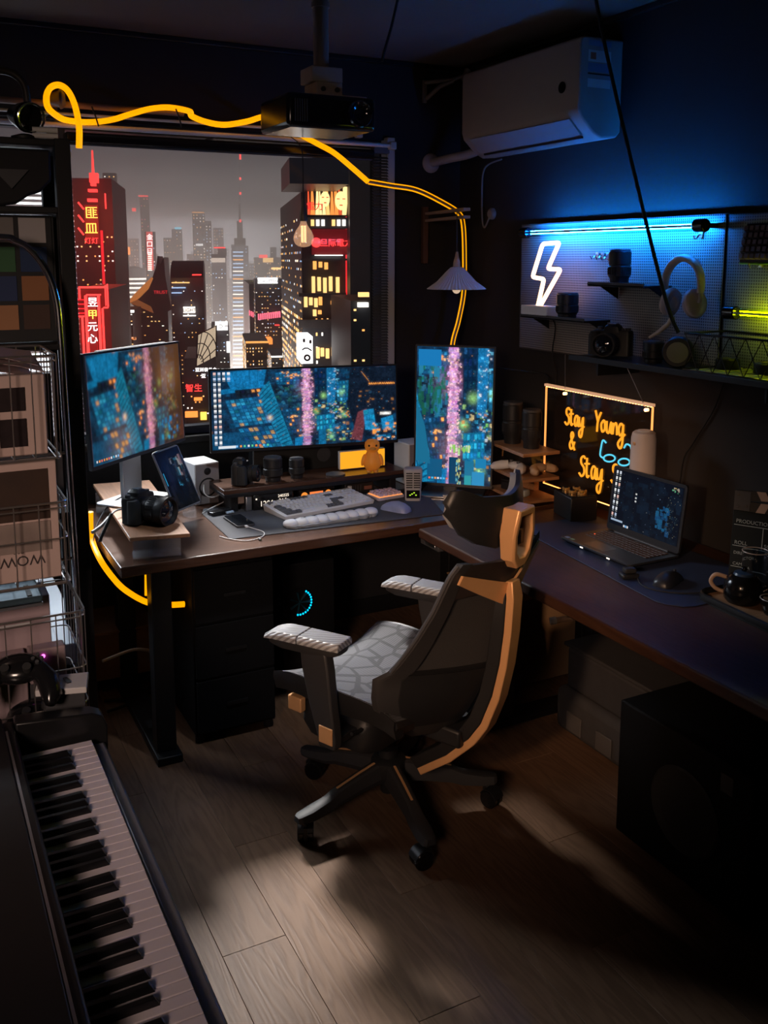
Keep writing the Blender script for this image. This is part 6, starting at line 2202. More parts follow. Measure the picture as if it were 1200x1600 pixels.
MB().prism(rrect(.105, .06, .004), .0006, M=T(-.02, -.062, .0171)).build('touchpad', mat('touchpad', (.050, .045, .05), .3, noise=.05), r)
MB().prism(rrect(.020, .014, .002), .0004, M=T(-.155, -.092, .0171)).build('sticker', mat('sticker_blue', (.3, .4, .6), .4, noise=.1), r)
MB().prism(rrect(.018, .013, .002), .0004, M=T(-.128, -.092, .0171)).build('sticker', mat('sticker_green', (.3, .5, .35), .4, noise=.1), r)
MB().cbox((-.135, .012, .0196), (.004, .004, .0006)).build('power_led', glow('led_red', (1, .1, .02), 2), r)
for x in (-.06, .075):
    MB().cbox((x, -.1085, .009), (.014, .002, .004)).build('front_light', glow('front_white', (1, .9, .8), 1.4), r)
lid = MB()
A = T(0, .100, .020) @ RX(83.5)
lid.rings([[A @ Vector((x, y + .115, z)) for x, y in rrect(.352, .230, .010)] for z in (-.009, 0)])
lid.build('lid', 'laptop_black', r, smooth=30, bevel=.001)
o = screen_face(.330, .196, .0008, 'screen', MATS['laptop_screen'], r)
o.matrix_local = A @ T(0, .121, 0)
MB().cyl((-.13, .102, .015), (.13, .102, .015), .007, n=12).build('hinge', 'dark_grey', r)
# black box with round knobs
r = thing('knob_box', 'black box with round brass knobs on top behind the laptop', 'box', (2.262, 2.765, DT + .0005), -12)
MB().box((-.055, -.075, 0), (.055, .075, .092)).build('box', 'black_plastic', r, bevel=.004)
MB().box((-.050, -.070, .092), (.050, .070, .096)).build('top_plate', 'black_gloss', r, bevel=.001)
kb_ = mat('knob_brass', (.55, .32, .10), .3, .6, noise=.1)
for (x, y) in ((-.02, .04), (.022, .035), (-.018, -.01), (.024, -.015), (0, -.05)):
    k = MB().cyl((x, y, .096), (x, y, .106), .015, n=20).build('knob', kb_, r, bevel=.001)
    MB().cyl((x, y, .1062), (x, y, .108), .009, n=16).build('knob_cap', 'black_gloss', k)
# white tapered pot behind the laptop
r = thing('air_purifier', 'white tapered cylinder standing on the desk behind the laptop lid', 'appliance', (2.288, 2.435, DT + .0005))
MB().lathe([(0, 0), (.046, 0), (.0475, .008), (.0465, .18), (.044, .362), (.040, .380), (.032, .386), (0, .386)], n=36).build('shell', mat('purifier_white', (.62, .52, .48), .45, noise=.03), r, smooth=40)
MB().lathe([(0, .3862), (.026, .3862), (.024, .389), (0, .389)], n=28).build('top_cap', 'white_plastic', r)
MB().lathe([(.0474, .012), (.0482, .012), (.0478, .032), (.047, .032)], n=36).build('base_band', 'grey_plastic', r)
MB().cbox((-.0445, .0, .345), (.004, .012, .012)).build('button', 'bronze', r, bevel=.002)
# mice and small things
mouse('mouse', 'black mouse with a blue lit top on the blue desk mat', (2.03, 2.03, .7437), -70, mat('mouse_black', (.020, .022, .03), .35, noise=.1), 1.0)
r = thing('card_reader', 'small black card reader with a curved cable on the blue desk mat', 'card reader', (1.955, 2.12, .7437), -20)
MB().box((-.028, -.020, 0), (.028, .020, .016)).build('lower_half', 'black_plastic', r, bevel=.005)
MB().box((-.018, -.014, .016), (.02, .016, .032)).build('upper_half', 'black_rubber', r, bevel=.005)
MB().tube(bez([(.02, -.02, .006), (.01, -.07, .003), (.03, -.12, .003), (.10, -.16, .003), (.2, -.16, .003)]), .0022, 6).build('cable', 'black_rubber', r)
# tray with tea things
r = thing('tea_tray', 'black rimmed wooden tea tray at the right picture edge', 'tray', (2.13, 1.72, DT + .0005), -4)
MB().prism(rrect(.27, .36, .05, 6), .008).build('base', 'black_metal', r)
MB().prism(rrect(.245, .335, .04, 6), .002, M=T(0, 0, .0082)).build('wooden_floor', 'light_wood', r)
MB().tube([(x, y, .014) for x, y in rrect(.262, .352, .046, 6)], .007, 8, closed=True, flat=1.6).build('rim', 'black_metal', r)
r = thing('teapot', 'small black teapot with a pale wooden side handle on the tea tray', 'teapot', (2.09, 1.80, DT + .0115), -50)
MB().lathe([(0, 0), (.044, 0), (.052, .01), (.055, .035), (.050, .062), (.036, .078), (.030, .080), (0, .080)], n=28).build('pot', 'black_gloss', r, smooth=40)
MB().lathe([(0, .080), (.029, .080), (.026, .086), (.010, .090), (0, .0905)], n=24).build('lid', mat('lid_blue', (.03, .06, .12), .3, noise=.1), r, smooth=40)
MB().ball((0, 0, .096), (.009, .009, .008), 14, 8).build('lid_knob', 'black_gloss', r)
MB().tube(bez([(-.046, .0, .066), (-.075, .0, .070), (-.088, 0, .05), (-.075, 0, .030), (-.052, 0, .022)]), .006, 10).build('handle', mat('handle_wood', (.50, .34, .24), .5, noise=.1), r, smooth=60)
MB().tube([(.045, 0, .030), (.07, 0, .048), (.082, 0, .070)], [.012, .009, .006], 10).build('spout', 'black_gloss', r, smooth=60)
gls = mat('tea_glass', (.95, .95, .95), .02, trans=1.0, ior=1.2)


def glass(label, loc, prof, cat='glass', name='drinking_glass'):
    r = thing(name, label, cat, loc)
    MB().lathe(prof, n=32).build('bowl', gls, r, smooth=50)
    return r


g1 = glass('tall clear glass standing behind the teapot on the tea tray', (2.185, 1.845, DT + .0115), [(0, 0), (.030, 0), (.032, .01), (.037, .12), (.038, .122), (.036, .122), (.030, .012), (0, .010)])
MB().tube([(.037 * math.cos(k * PI / 16), .037 * math.sin(k * PI / 16), .1225) for k in range(32)], .0014, 6, closed=True).build('rim', mat('rim_glint', (.6, .5, .45), .2, noise=.1), g1)
g2 = glass('low clear tea cup in front on the tea tray', (2.085, 1.69, DT + .0115), [(0, 0), (.022, 0), (.030, .012), (.036, .045), (.0345, .045), (.028, .014), (0, .006)], 'cup', 'tea_cup')
MB().tube([(.035 * math.cos(k * PI / 16), .035 * math.sin(k * PI / 16), .0455) for k in range(32)], .0012, 6, closed=True).build('rim', 'rim_glint', g2)
MB().lathe([(0, .008), (.028, .016), (.031, .028), (0, .028)], n=28).build('tea', mat('tea_brown', (.30, .12, .06), .1, noise=.1), g2)
g3 = glass('clear ribbed glass at the very right edge of the tea tray', (2.165, 1.68, DT + .0115), [(0, 0), (.026, 0), (.018, .012), (.016, .03), (.030, .06), (.034, .085), (.0325, .085), (.028, .06), (.010, .035), (0, .03)], 'cup', 'tea_cup')
MB().tube([(.033 * math.cos(k * PI / 16), .033 * math.sin(k * PI / 16), .0855) for k in range(32)], .0014, 6, closed=True).build('rim', mat('rim_gold', (.8, .45, .2), .25, .6, noise=.1), g3)
# clapperboard
r = thing('clapperboard', 'black film clapperboard with white lettering leaning at the right picture edge', 'clapperboard', (2.30, 1.86, DT + .0005), rot=(RAD(84), 0, RAD(-62)))
MB().box((-.14, 0, -.004), (.14, .215, .004)).build('slate', mat('slate_black', (.020, .026, .030), .2, noise=.15), r, bevel=.001)
MB().box((-.14, .216, -.006), (.14, .246, .006)).build('lower_stick', 'black_plastic', r)
MB().box((-.14, .247, -.006), (.14, .277, .006), T(-.14, .247, 0) @ RZ(3) @ T(.14, -.247, 0)).build('upper_stick', 'black_plastic', r)
ws = mat('stripe_cream', (.60, .42, .32), .5, noise=.05)
for k in range(4):
    x = -.075 + k * .055
    MB().prism([(x, .216), (x + .026, .216), (x + .04, .246), (x + .014, .246)], .0006, M=T(0, 0, .0061)).build('stripe', ws, r)
    MB().prism([(x + .014, .249), (x + .04, .249), (x + .026, .277), (x, .277)], .0006, M=T(-.14, .247, .0061) @ RZ(3) @ T(.14, -.247, 0)).build('stripe', ws, r)
MB().box((-.139, .217, .006), (-.092, .276, .009)).build('hinge_plate', 'dark_grey', r)
for q in ((-.128, .265), (-.102, .232), (-.128, .228)):
    MB().cyl((*q, .009), (*q, .0115), .004, n=12).build('screw', 'chrome', r)
lw = mat('slate_line', (.42, .52, .55), .5, noise=.05)
for (a, b, c, d) in ((-.135, .170, .135, .172), (-.135, .105, .135, .107), (-.135, .040, .135, .042), (-.05, .107, -.048, .170), (.045, .107, .047, .170)):
    MB().box((a, b, .0041), (c, d, .0046)).build('line', lw, r)
for txt, x, y, s in (('PRODUCTION', -.130, .178, .016), ('ROLL', -.130, .111, .016), ('SCENE', -.043, .111, .016), ('TAKE', .052, .111, .016), ('DIRECTOR', -.130, .080, .013), ('CAMERA', -.130, .046, .013), ('DATE', .0, .046, .013)):
    lettering(txt, s, T(x, y, .0043), 'lettering', lw, r, depth=.0002)
r = thing('dark_plant', 'dark spiky little plant in a pot behind the clapperboard', 'plant', (2.37, 2.02, DT + .0005))
MB().lathe([(0, 0), (.022, 0), (.030, .05), (.028, .05), (0, .044)], n=20).build('pot', 'black_plastic', r)
rnd = random.Random(4)
for k in range(12):
    a, l = rnd.uniform(0, 2 * PI), rnd.uniform(.04, .075)
    MB().rings([[(0, 0, .045), (.003, .003, .046), (0, .006, .045)], [(math.cos(a) * l * .5, math.sin(a) * l * .5, .045 + l * .7), (math.cos(a) * l * .5 + .004, math.sin(a) * l * .5 + .006, .046 + l * .7), (math.cos(a) * l * .5, math.sin(a) * l * .5 + .010, .045 + l * .7)], [(math.cos(a) * l, math.sin(a) * l, .045 + l), (math.cos(a) * l + .001, math.sin(a) * l, .045 + l), (math.cos(a) * l, math.sin(a) * l + .001, .045 + l)]]).build('leaf', mat('leaf_dark', (.02, .035, .02), .5, noise=.2), r)
# switch box under the edge
r = thing('desk_controller', 'small silver control box fixed under the side desk edge', 'control box', (1.69, 2.87, .66))
MB().box((1.672, 2.80, .672), (1.70, 2.93, .7035)).build('box', 'dark_grey', r, bevel=.004, world=True)
MB().box((1.669, 2.82, .680), (1.672, 2.89, .698)).build('display', 'silver', r, bevel=.002, world=True)
# power strip style bar is part of the picture's dark area under the desk
# ================================================================== BELOW THE RIGHT DESK
r = thing('subwoofer', 'big black speaker cabinet standing below the side desk', 'speaker', (2.10, 1.72, 0))
MB().box((1.822, 1.50, .012), (2.40, 1.99, .43)).build('cabinet', mat('sub_black', (.004, .004, .0045), .75, spec=.2, noise=.2), r, bevel=.006, world=True)
for (x, y) in ((1.86, 1.54), (1.86, 1.95), (2.36, 1.54), (2.36, 1.95)):
    MB().cyl((x, y, 0), (x, y, .0125), .018, n=12).build('foot', 'black_rubber', r, world=True)
MB().lathe([(.10, 0), (.125, .004), (.118, .008), (.10, .002), (.04, -.02), (0, -.012)], (1.821, 1.72, .22), 32, (-1, 0, 0)).build('driver', 'black_rubber', r, world=True)
MB().box((1.8185, 1.56, .35), (1.8215, 1.60, .40)).build('maker_plate', 'dark_grey', r, world=True)
r = thing('storage_bag', 'grey padded storage bag lying against the wall below the side desk', 'bag', (2.2, 2.35, 0))
bgm = mat('bag_grey', (.055, .052, .052), .8, noise=.2, bump=.5, bscale=30)
MB().box((2.06, 2.06, .004), (2.40, 2.60, .17)).build('lower_bag', bgm, r, bevel=.03, seg=4, world=True)
for k in range(3):
    MB().box((2.052, 2.12 + k * .16, .03), (2.06, 2.20 + k * .16, .10)).build('pocket', mat('pocket_grey', (.10, .09, .085), .7, noise=.2), r, bevel=.003, world=True)
r = thing('storage_box', 'slanted grey fabric box on top of the storage bag below the desk', 'box', (2.2, 2.35, .17))
MB().box((2.08, 2.09, .172), (2.38, 2.56, .33)).build('box', mat('box_fabric', (.040, .038, .040), .8, noise=.2, bump=.4, bscale=40), r, bevel=.014, seg=3, world=True)
MB().box((2.07, 2.08, .331), (2.39, 2.57, .345)).build('lid', 'box_fabric', r, bevel=.005, world=True)
for k in range(2):
    MB().box((2.075, 2.10 + k * .02, .20), (2.079, 2.106 + k * .02, .33)).build('trim_line', 'silver', r, world=True)
r = thing('cardboard_box', 'tan cardboard box against the wall behind the desk leg', 'box', (2.25, 3.15, 0))
cb = mat('cardboard', (.36, .22, .12), .8, noise=.12)
MB().box((2.06, 2.93, .001), (2.42, 3.35, .36)).build('carton', cb, r, bevel=.003, world=True)
MB().box((2.05, 2.92, .361), (2.42, 3.14, .366)).build('flap', cb, r, world=True)
MB().box((2.05, 3.145, .361), (2.42, 3.36, .366)).build('flap', cb, r, world=True)
MB().box((2.0575, 3.11, .001), (2.0605, 3.16, .3605)).build('tape', mat('tape_tan', (.42, .30, .18), .4, noise=.05), r, world=True)
r = thing('wooden_stick', 'pale round wooden stick lying across the box below the side desk', 'stick', (2.1, 2.3, .4))
MB().cyl((2.08, 2.63, .40), (2.36, 2.52, .437), .011, n=12).build('stick', 'light_wood', r, world=True)
MB().cyl((2.06, 2.638, .398), (2.08, 2.63, .40), .014, n=12).build('cap', mat('cap_cream', (.5, .42, .35), .5, noise=.05), r, world=True)
MB().box((2.20, 2.57, .345), (2.24, 2.61, .405)).build('block', 'black_plastic', r, world=True)
# computer with the cyan fan under the back desk
r = thing('computer_case', 'black computer case with a cyan lit fan under the window desk', 'computer', (1.45, 3.55, 0))
MB().box((1.30, 3.40, .012), (1.53, 3.62, .50)).build('case', 'black_metal', r, bevel=.004, world=True)
for (x, y) in ((1.32, 3.42), (1.51, 3.42), (1.32, 3.60), (1.51, 3.60)):
    MB().cyl((x, y, 0), (x, y, .0125), .012, n=10).build('foot', 'black_rubber', r, world=True)
cy = (1.372, 3.399, .335)
MB().lathe([(.050, 0), (.062, 0), (.062, .004), (.050, .004)], cy, 32, (0, -1, 0)).build('fan_ring', 'black_gloss', r, world=True)
cl = glow('fan_cyan', (.0, .55, .95), 1.6)
for k in range(13):
    a = RAD(-100 + k * 13)
    MB().ball((cy[0] + .052 * math.cos(a), 3.394, cy[2] + .052 * math.sin(a)), .0042, 8, 6).build('fan_led', cl, r, world=True)
for k in range(7):
    a = 2 * PI * k / 7
    MB().tube([(cy[0], 3.397, cy[2]), (cy[0] + .045 * math.cos(a), 3.394, cy[2] + .045 * math.sin(a))], [.006, .014], 6, flat=.3).build('fan_blade', mat('blade_blue', (.01, .06, .09), .4, noise=.1), r, world=True)
r = thing('drawer_cabinet', 'black drawer cabinet under the left part of the window desk', 'cabinet', (.97, 3.3, 0))
MB().box((.84, 3.08, .03), (1.14, 3.58, .66)).build('carcass', 'sub_black', r, bevel=.003, world=True)
for k in range(3):
    f = MB().box((.845, 3.062, .045 + k * .205), (1.135, 3.079, .24 + k * .205)).build('drawer', mat('drawer_black', (.005, .005, .0055), .8, spec=.15, noise=.15), r, bevel=.002, world=True)
    MB().box((.95, 3.055, .135 + k * .205), (1.03, 3.0615, .147 + k * .205)).build('handle', 'black_metal', f, world=True)
for (x, y) in ((.86, 3.10), (1.12, 3.10), (.86, 3.56), (1.12, 3.56)):
    MB().cyl((x, y, 0), (x, y, .031), .018, n=12).build('castor', 'black_rubber', r, world=True)

# ================================================================== LEFT: BLACK RACK
r = thing('storage_rack', 'tall black storage rack between the piano and the window', 'rack', (-.10, 2.52, 0))
rk = mat('rack_black', (.004, .004, .005), .5, noise=.2)
for (xa, ya) in ((.357, 2.385), (.357, 2.62), (-.60, 2.385), (-.60, 2.62)):
    MB().box((xa, ya, 0), (xa + .036, ya + .034, 2.003)).build('post', rk, r, bevel=.002, world=True)
for z in (1.985, 1.828, 1.500, 1.075, .66, .12):
    MB().box((-.60, 2.39, z), (.392, 2.65, z + .016)).build('shelf_board', rk, r, bevel=.002, world=True)
MB().box((.370, 2.42, 1.07), (.388, 2.62, 1.50)).build('side_panel', rk, r, world=True)
MB().box((.370, 2.42, .12), (.388, 2.62, .66)).build('side_panel', rk, r, world=True)

# colour chart board on the upper shelf
r = thing('colour_chart', 'large black colour chart board with painted squares on the rack', 'colour chart', (.15, 2.46, 1.517))
MB().box((-.09, 2.462, 1.517), (.352, 2.474, 1.826)).build('board', 'black_plastic', r, bevel=.002, world=True)
MB().box((.352, 2.462, 1.517), (.356, 2.474, 1.826)).build('edge', 'black_rubber', r, world=True)
CH = [[(.05, .05, .05), (.09, .09, .09), (.16, .16, .16), (.17, .17, .16), (.17, .155, .145), (.36, .33, .33)],
      [(.3, .08, .2), (.02, .2, .3), (.45, .32, .05), (.25, .10, .04), (.035, .11, .045), (.012, .03, .09)],
      [(.08, .03, .12), (.25, .06, .07), (.03, .06, .25), (.36, .11, .03), (.02, .035, .10), (.27, .11, .045)],
      [(.12, .08, .25), (.05, .07, .04), (.10, .13, .2), (.05, .065, .11), (.34, .16, .075), (.055, .028, .02)]]
for j, row_ in enumerate(CH):
    for i, c in enumerate(row_):
        x = -.062 + i * .0735
        z = 1.790 - j * .0705
        MB().box((x - .031, 2.4595, z - .030), (x + .031, 2.4618, z + .030)).build('colour_patch', mat('patch_%d%d' % (j, i), c, .7, noise=.04), r, world=True)

# black bag in the bay below the top board
r = thing('black_bag', 'black fabric bag with a slanted flap in the top bay of the rack', 'bag', (.05, 2.5, 1.846))
MB().prism([(-.30, 1.846), (.235, 1.846), (.272, 1.852), (.300, 1.872), (.325, 1.880), (.352, 1.908), (.352, 1.980), (-.30, 1.980)], .06, M=T(0, 2.48, 0) @ RX(90)).build('body', mat('bag_black', (.010, .010, .012), .8, noise=.2, bump=.4, bscale=30), r, bevel=.006, world=True)
MB().prism([(.22, 1.93), (.30, 1.93), (.26, 1.885)], .004, M=T(0, 2.418, 0) @ RX(90)).build('flap', 'dark_grey', r, world=True)

# clip lamp and clutter on top of the rack
r = thing('clip_lamp', 'black studio lamp head with a chrome ring on top of the rack', 'lamp', (.30, 2.45, 2.0025))
MB().lathe([(0, 0), (.030, 0), (.032, .008), (.012, .014), (0, .014)], (0, 0, 0), 20).build('base', 'black_plastic', r)
MB().lathe([(0, -.04), (.022, -.04), (.030, -.01), (.036, .02), (.034, .022), (.024, .0), (0, -.01)], (0, 0, .055), 24, (.35, -.9, -.2)).build('shade', 'black_gloss', r, smooth=40)
MB().tube([Vector((.0126, -.0324, .048)) + Quaternion((.35, -.9, -.2), RAD(15 * k)) @ Vector((.9, .35, 0)).normalized() * .033 for k in range(24)], .0030, 8, closed=True).build('chrome_ring', 'chrome', r)
MB().tube(bez([(.012, .01, .08), (.004, .0, .13), (-.03, .0, .155), (-.09, .0, .150), (-.16, 0, .13)]), .009, 10).build('gooseneck', mat('neck_black', (.03, .024, .022), .4, noise=.1), r)
MB().tube([(-.16, 0, .13), (-.16, 0, .0)], .009, 10).build('neck_foot', 'neck_black', r)
r = thing('rod_offcut', 'two short pale rod ends lying on top of the rack beside the lamp', 'rods', (.36, 2.5, 2.003))
for k in range(2):
    MB().cyl((.315, 2.43, 2.012 + k * .014), (.372, 2.425, 2.012 + k * .014), .0065, n=12).build('rod_end', 'rod_white', r, world=True)

# white cabinet behind the rack and printer in it: their tops catch the window light
r = thing('white_cabinet', 'low glossy white cabinet behind the rack catching the window light', 'cabinet', (.1, 3.2, 0))
wg = mat('gloss_white', (.62, .66, .70), .16, noise=.03)
MB().box((-.45, 2.70, 0), (.40, 3.70, .62)).build('carcass', wg, r, bevel=.004, world=True)
MB().box((-.46, 2.69, .6205), (.41, 3.71, .640)).build('top', wg, r, bevel=.004, world=True)
for k in range(2):
    f = MB().box((.4005, 2.73 + k * .48, .03), (.409, 3.18 + k * .48, .60)).build('door', wg, r, bevel=.002, world=True)
    MB().cyl((.409, 3.12 + k * .12, .33), (.424, 3.12 + k * .12, .33), .012, n=14).build('knob', 'silver', f, world=True)
r = thing('printer', 'white flat printer standing on the low rack shelf', 'printer', (.1, 2.52, .677))
MB().box((-.25, 2.41, .6775), (.352, 2.64, .735)).build('body', wg, r, bevel=.008, seg=3, world=True)
MB().box((-.20, 2.43, .7355), (.31, 2.62, .742)).build('glass_lid', 'gloss_white', r, bevel=.002, world=True)
MB().box((-.1, 2.4085, .69), (.25, 2.4105, .705)).build('paper_slot', 'black_plastic', r, world=True)
r = thing('white_board', 'white panel standing upright on the middle shelf of the rack, lit from the window', 'panel', (.36, 2.6, 1.0915))
MB().prism([(.350, 1.0925), (.3685, 1.0925), (.3685, 1.22), (.350, 1.25)], .008, M=T(0, 2.617, 0) @ RX(90)).build('sheet', 'white_plastic', r, world=True)
MB().box((.330, 2.60, 1.0925), (.349, 2.63, 1.42)).build('dark_edge', 'black_plastic', r, world=True)
r = thing('silver_case', 'flat bluish silver case lying on the rack shelf behind the lowest basket', 'case', (.1, 2.5, .955))
MB().box((-.30, 2.06, .985), (.235, 2.315, 1.000)).build('shell', mat('case_blue', (.10, .16, .20), .22, .7, noise=.1), r, bevel=.004, world=True)
MB().box((.205, 2.07, 1.0002), (.215, 2.14, 1.002)).build('slot', 'black_plastic', r, world=True)
MB().box((-.30, 2.06, .978), (.235, 2.315, .9845)).build('under_plate', 'silver', r, world=True)

# ================================================================== WIRE BASKET TROLLEY
r = thing('basket_trolley', 'chrome wire basket trolley with arched tube handles left of the rack', 'trolley', (0, 2.18, 0))
wire_m = mat('wire_chrome', (.42, .38, .36), .28, .9, noise=.08)
TX0, TX1, TY0, TY1 = -.32, .325, 2.03, 2.30
arch = bez([(.352, 2.335, .03), (.350, 2.335, .60), (.346, 2.335, 1.0), (.342, 2.335, 1.36), (.340, 2.335, 1.55), (.335, 2.335, 1.63), (.318, 2.335, 1.69), (.285, 2.335, 1.74), (.25, 2.335, 1.762), (.20, 2.335, 1.770), (-.15, 2.335, 1.770), (-.20, 2.335, 1.762), (-.25, 2.335, 1.74), (-.29, 2.335, 1.69), (-.31, 2.335, 1.63), (-.315, 2.335, 1.36), (-.32, 2.335, .03)], 6)
MB().tube(arch, .0085, 10).build('arched_handle', 'chrome', r)
for o_ in r.children:
    o_.data.transform(Matrix.Translation((0, -2.18, 0)))
for (x, y) in ((.352, 2.335), (-.32, 2.335), (.305, 2.045), (-.30, 2.045)):
    MB().lathe([(0, -.010), (.022, -.010), (.025, -.005), (.025, .005), (.022, .010), (0, .010)], (x, y, .0255), 18, (1, 0, 0)).build('castor', 'black_rubber', r, world=True)
for x in (.305, -.30):
    MB().cyl((x, 2.045, .04), (x, 2.045, .664), .006, n=10).build('front_post', wire_m, r, world=True)


def basket(x0, x1, y0, y1, z0, z1, nx, mids=()):
    rim = MB()
    for z in (z1, z1 - .012) + tuple(mids) + (z0,):
        rim.tube([(x, y, z) for x, y in rrect(x1 - x0, y1 - y0, .02, 3, (x0 + x1) / 2, (y0 + y1) / 2)], .0026 if z in (z1, z0) else .0018, 6, closed=True)
    b = rim.build('basket', wire_m, r, world=True)
    w = MB()
    for k in range(nx + 1):
        x = x0 + .01 + (x1 - x0 - .02) * k / nx
        w.tube([(x, y1, z1), (x, y1, z0), (x, y0, z0), (x, y0, z1)], .0015, 5)
    ny = max(3, int((y1 - y0) / .045))
    for k in range(ny + 1):
        y = y0 + .01 + (y1 - y0 - .02) * k / ny
        w.tube([(x0, y, z1), (x0, y, z0), (x1, y, z0), (x1, y, z1)], .0015, 5)
    w.build('basket_wires', wire_m, r, world=True, kind='stuff')


basket(TX0, .290, 2.06, 2.32, 1.300, 1.520, 14)
basket(TX0, .295, 2.05, 2.32, 1.025, 1.205, 12, (1.125,))
basket(TX0, .318, 2.04, 2.31, .665, .958, 12, (.83, .745))
for z in (1.255, .988):
    MB().cyl((-.32, 2.335, z), (.352, 2.335, z), .004, n=8).build('cross_bar', wire_m, r, world=True)

paper = mat('paper_pink', (.46, .33, .33), .8, noise=.06)
cream = mat('cream_frame', (.40, .29, .26), .7, noise=.06)
for k, (xa, xb, y, z, d) in enumerate(((-.2, .262, 2.17, 1.532, 0), (-.2, .272, 2.17, 1.519, 1), (-.2, .25, 2.17, 1.506, 2))):
    t = thing('paper_sheet', ('topmost pink paper sheet curling over the upper basket', 'middle pink paper sheet drooping at its right end in the upper basket', 'lowest pink paper sheet in the upper basket')[k], 'paper', ((xa + xb) / 2, y, z))
    rings = []
    for i in range(9):
        e = i / 8
        x = xa + (xb - xa) * e
        dz = -.055 * max(0, e - .55) ** 2 * 4 + .006 * math.sin(e * 7)
        rings.append([(x, y - .035 - .010 * d * e, z + dz), (x, y + .10, z + dz * .6 + .004), (x, y + .10, z + dz * .6 + .0052), (x, y - .035 - .010 * d * e, z + dz + .0012)])
    MB().rings(rings).build('sheet', paper, t, world=True, smooth=50)
r = thing('photo_frame', 'cream frame with dark window pictures standing in the upper basket', 'picture frame', (.05, 2.10, 1.304))
MB().box((-.22, 2.095, 1.304), (.268, 2.125, 1.478)).build('frame', cream, r, bevel=.003, world=True)
for (xa, xb) in ((-.19, -.11), (-.10, -.02), (.172, .226), (.10, .162), (0, .09)):
    for (za, zb) in ((1.325, 1.385), (1.402, 1.452)):
        MB().box((xa, 2.0915, za), (xb, 2.0948, zb)).build('picture', mat('picture_dark', (.018, .012, .013), .3, noise=.5, nscale=60), r, world=True)
r = thing('poster_book', 'cream poster book standing upside down in the middle basket', 'book', (.03, 2.09, 1.03))
MB().box((-.22, 2.083, 1.030), (.280, 2.105, 1.296)).build('cover', cream, r, bevel=.002, world=True)
MB().box((-.20, 2.0805, 1.165), (.262, 2.0828, 1.275)).build('cover_picture', mat('picture_brown', (.030, .014, .008), .5, noise=.4, nscale=20), r, world=True)
MB().box((-.20, 2.0805, 1.095), (.262, 2.0828, 1.160)).build('lower_picture', mat('picture_grey', (.20, .15, .13), .6, noise=.5, nscale=14), r, world=True)
lettering('WOW', .032, root_matrix(r).inverted() @ T(.248, 2.0826, 1.087) @ RX(90) @ RZ(180), 'lettering', mat('print_dark', (.03, .02, .02), .6, noise=.1), r)
lettering('nan', .016, root_matrix(r).inverted() @ T(.205, 2.0826, 1.100) @ RX(90) @ RZ(180), 'lettering', 'print_dark', r)
bpy.data.objects.remove([c for c in r.children if c.name.startswith('lettering')][0]) if False else None
pb = mat('box_pink', (.34, .25, .27), .6, noise=.08)
r = thing('pink_box', 'wide pinkish box standing at the back of the lowest basket', 'box', (0, 2.2, .67))
MB().box((-.28, 2.17, .670), (.262, 2.27, .962)).build('carton', pb, r, bevel=.003, world=True)
MB().box((.14, 2.1685, .90), (.22, 2.1698, .904)).build('scratch', 'white_plastic', r, world=True)
r = thing('small_gadget', 'small pink gadget with a glowing magenta light in the lowest basket', 'gadget', (.24, 2.14, .75))
MB().box((.205, 2.125, .772), (.285, 2.165, .852)).build('case', pb, r, bevel=.004, world=True)
MB().ball((.236, 2.124, .836), .0042, 10, 8).build('light', glow('led_magenta', (1.0, .12, .75), 4), r, world=True)
MB().box((.205, 2.13, .671), (.285, 2.16, .7715)).build('foot_block', 'dark_grey', r, world=True)
r = thing('small_box', 'small pinkish carton left of the glowing gadget in the lowest basket', 'box', (.165, 2.14, .67))
MB().box((.13, 2.12, .670), (.20, 2.166, .848)).build('carton', pb, r, bevel=.003, world=True)
MB().box((.13, 2.119, .82), (.20, 2.1195, .824)).build('seam', 'dark_grey', r, world=True)


def gamepad(label, loc, rz, s=1.0, tilt=0):
    g_ = thing('game_controller', label, 'controller', loc, rot=(RAD(tilt), 0, RAD(rz)))
    S = Matrix.Scale(s, 4)
    MB().ball((0, .012, .028), (.055, .036, .022), 20, 10, S).build('body', 'black_gloss', g_)
    for q in (-1, 1):
        MB().tube([(q * .040, .005, .028), (q * .062, -.02, .024), (q * .072, -.055, .022), (q * .070, -.075, .020)], [.022, .024, .021, .010], 12, M=S).build('grip', 'black_gloss', g_, smooth=60)
        MB().cyl((q * .022, -.002, .044), (q * .022, -.002, .058), .009, n=16, M=S).build('thumb_stick', 'black_rubber', g_)
    for k in range(4):
        a = PI / 2 * k
        MB().cyl((.040 + .009 * math.cos(a), .022 + .009 * math.sin(a), .042), (.040 + .009 * math.cos(a), .022 + .009 * math.sin(a), .049), .004, n=10, M=S).build('face_button', 'dark_grey', g_)


gamepad('black game controller lying at the back of the lowest basket', (.20, 2.075, .70), 20, 1.0, 20)
gamepad('black game controller in front, tilted against the white device', (.175, 2.03, .83), -15, 1.0, 35)
r = thing('white_device', 'flat white device with a black slot lying at the front of the trolley', 'device', (.27, 2.0, .71))
MB().prism([(.20, 1.985), (.300, 1.955), (.318, 2.030), (.215, 2.055)], .014, M=T(0, 0, .806)).build('shell', mat('device_white', (.52, .50, .50), .5, noise=.04), r, bevel=.002, world=True)
MB().cbox((0, 0, 0), (.008, .030, .002), T(.268, 2.005, .8212) @ RZ(8)).build('slot', 'black_plastic', r, world=True)
MB().box((.22, 1.985, .62), (.30, 2.03, .806)).build('stem', 'dark_grey', r, world=True)

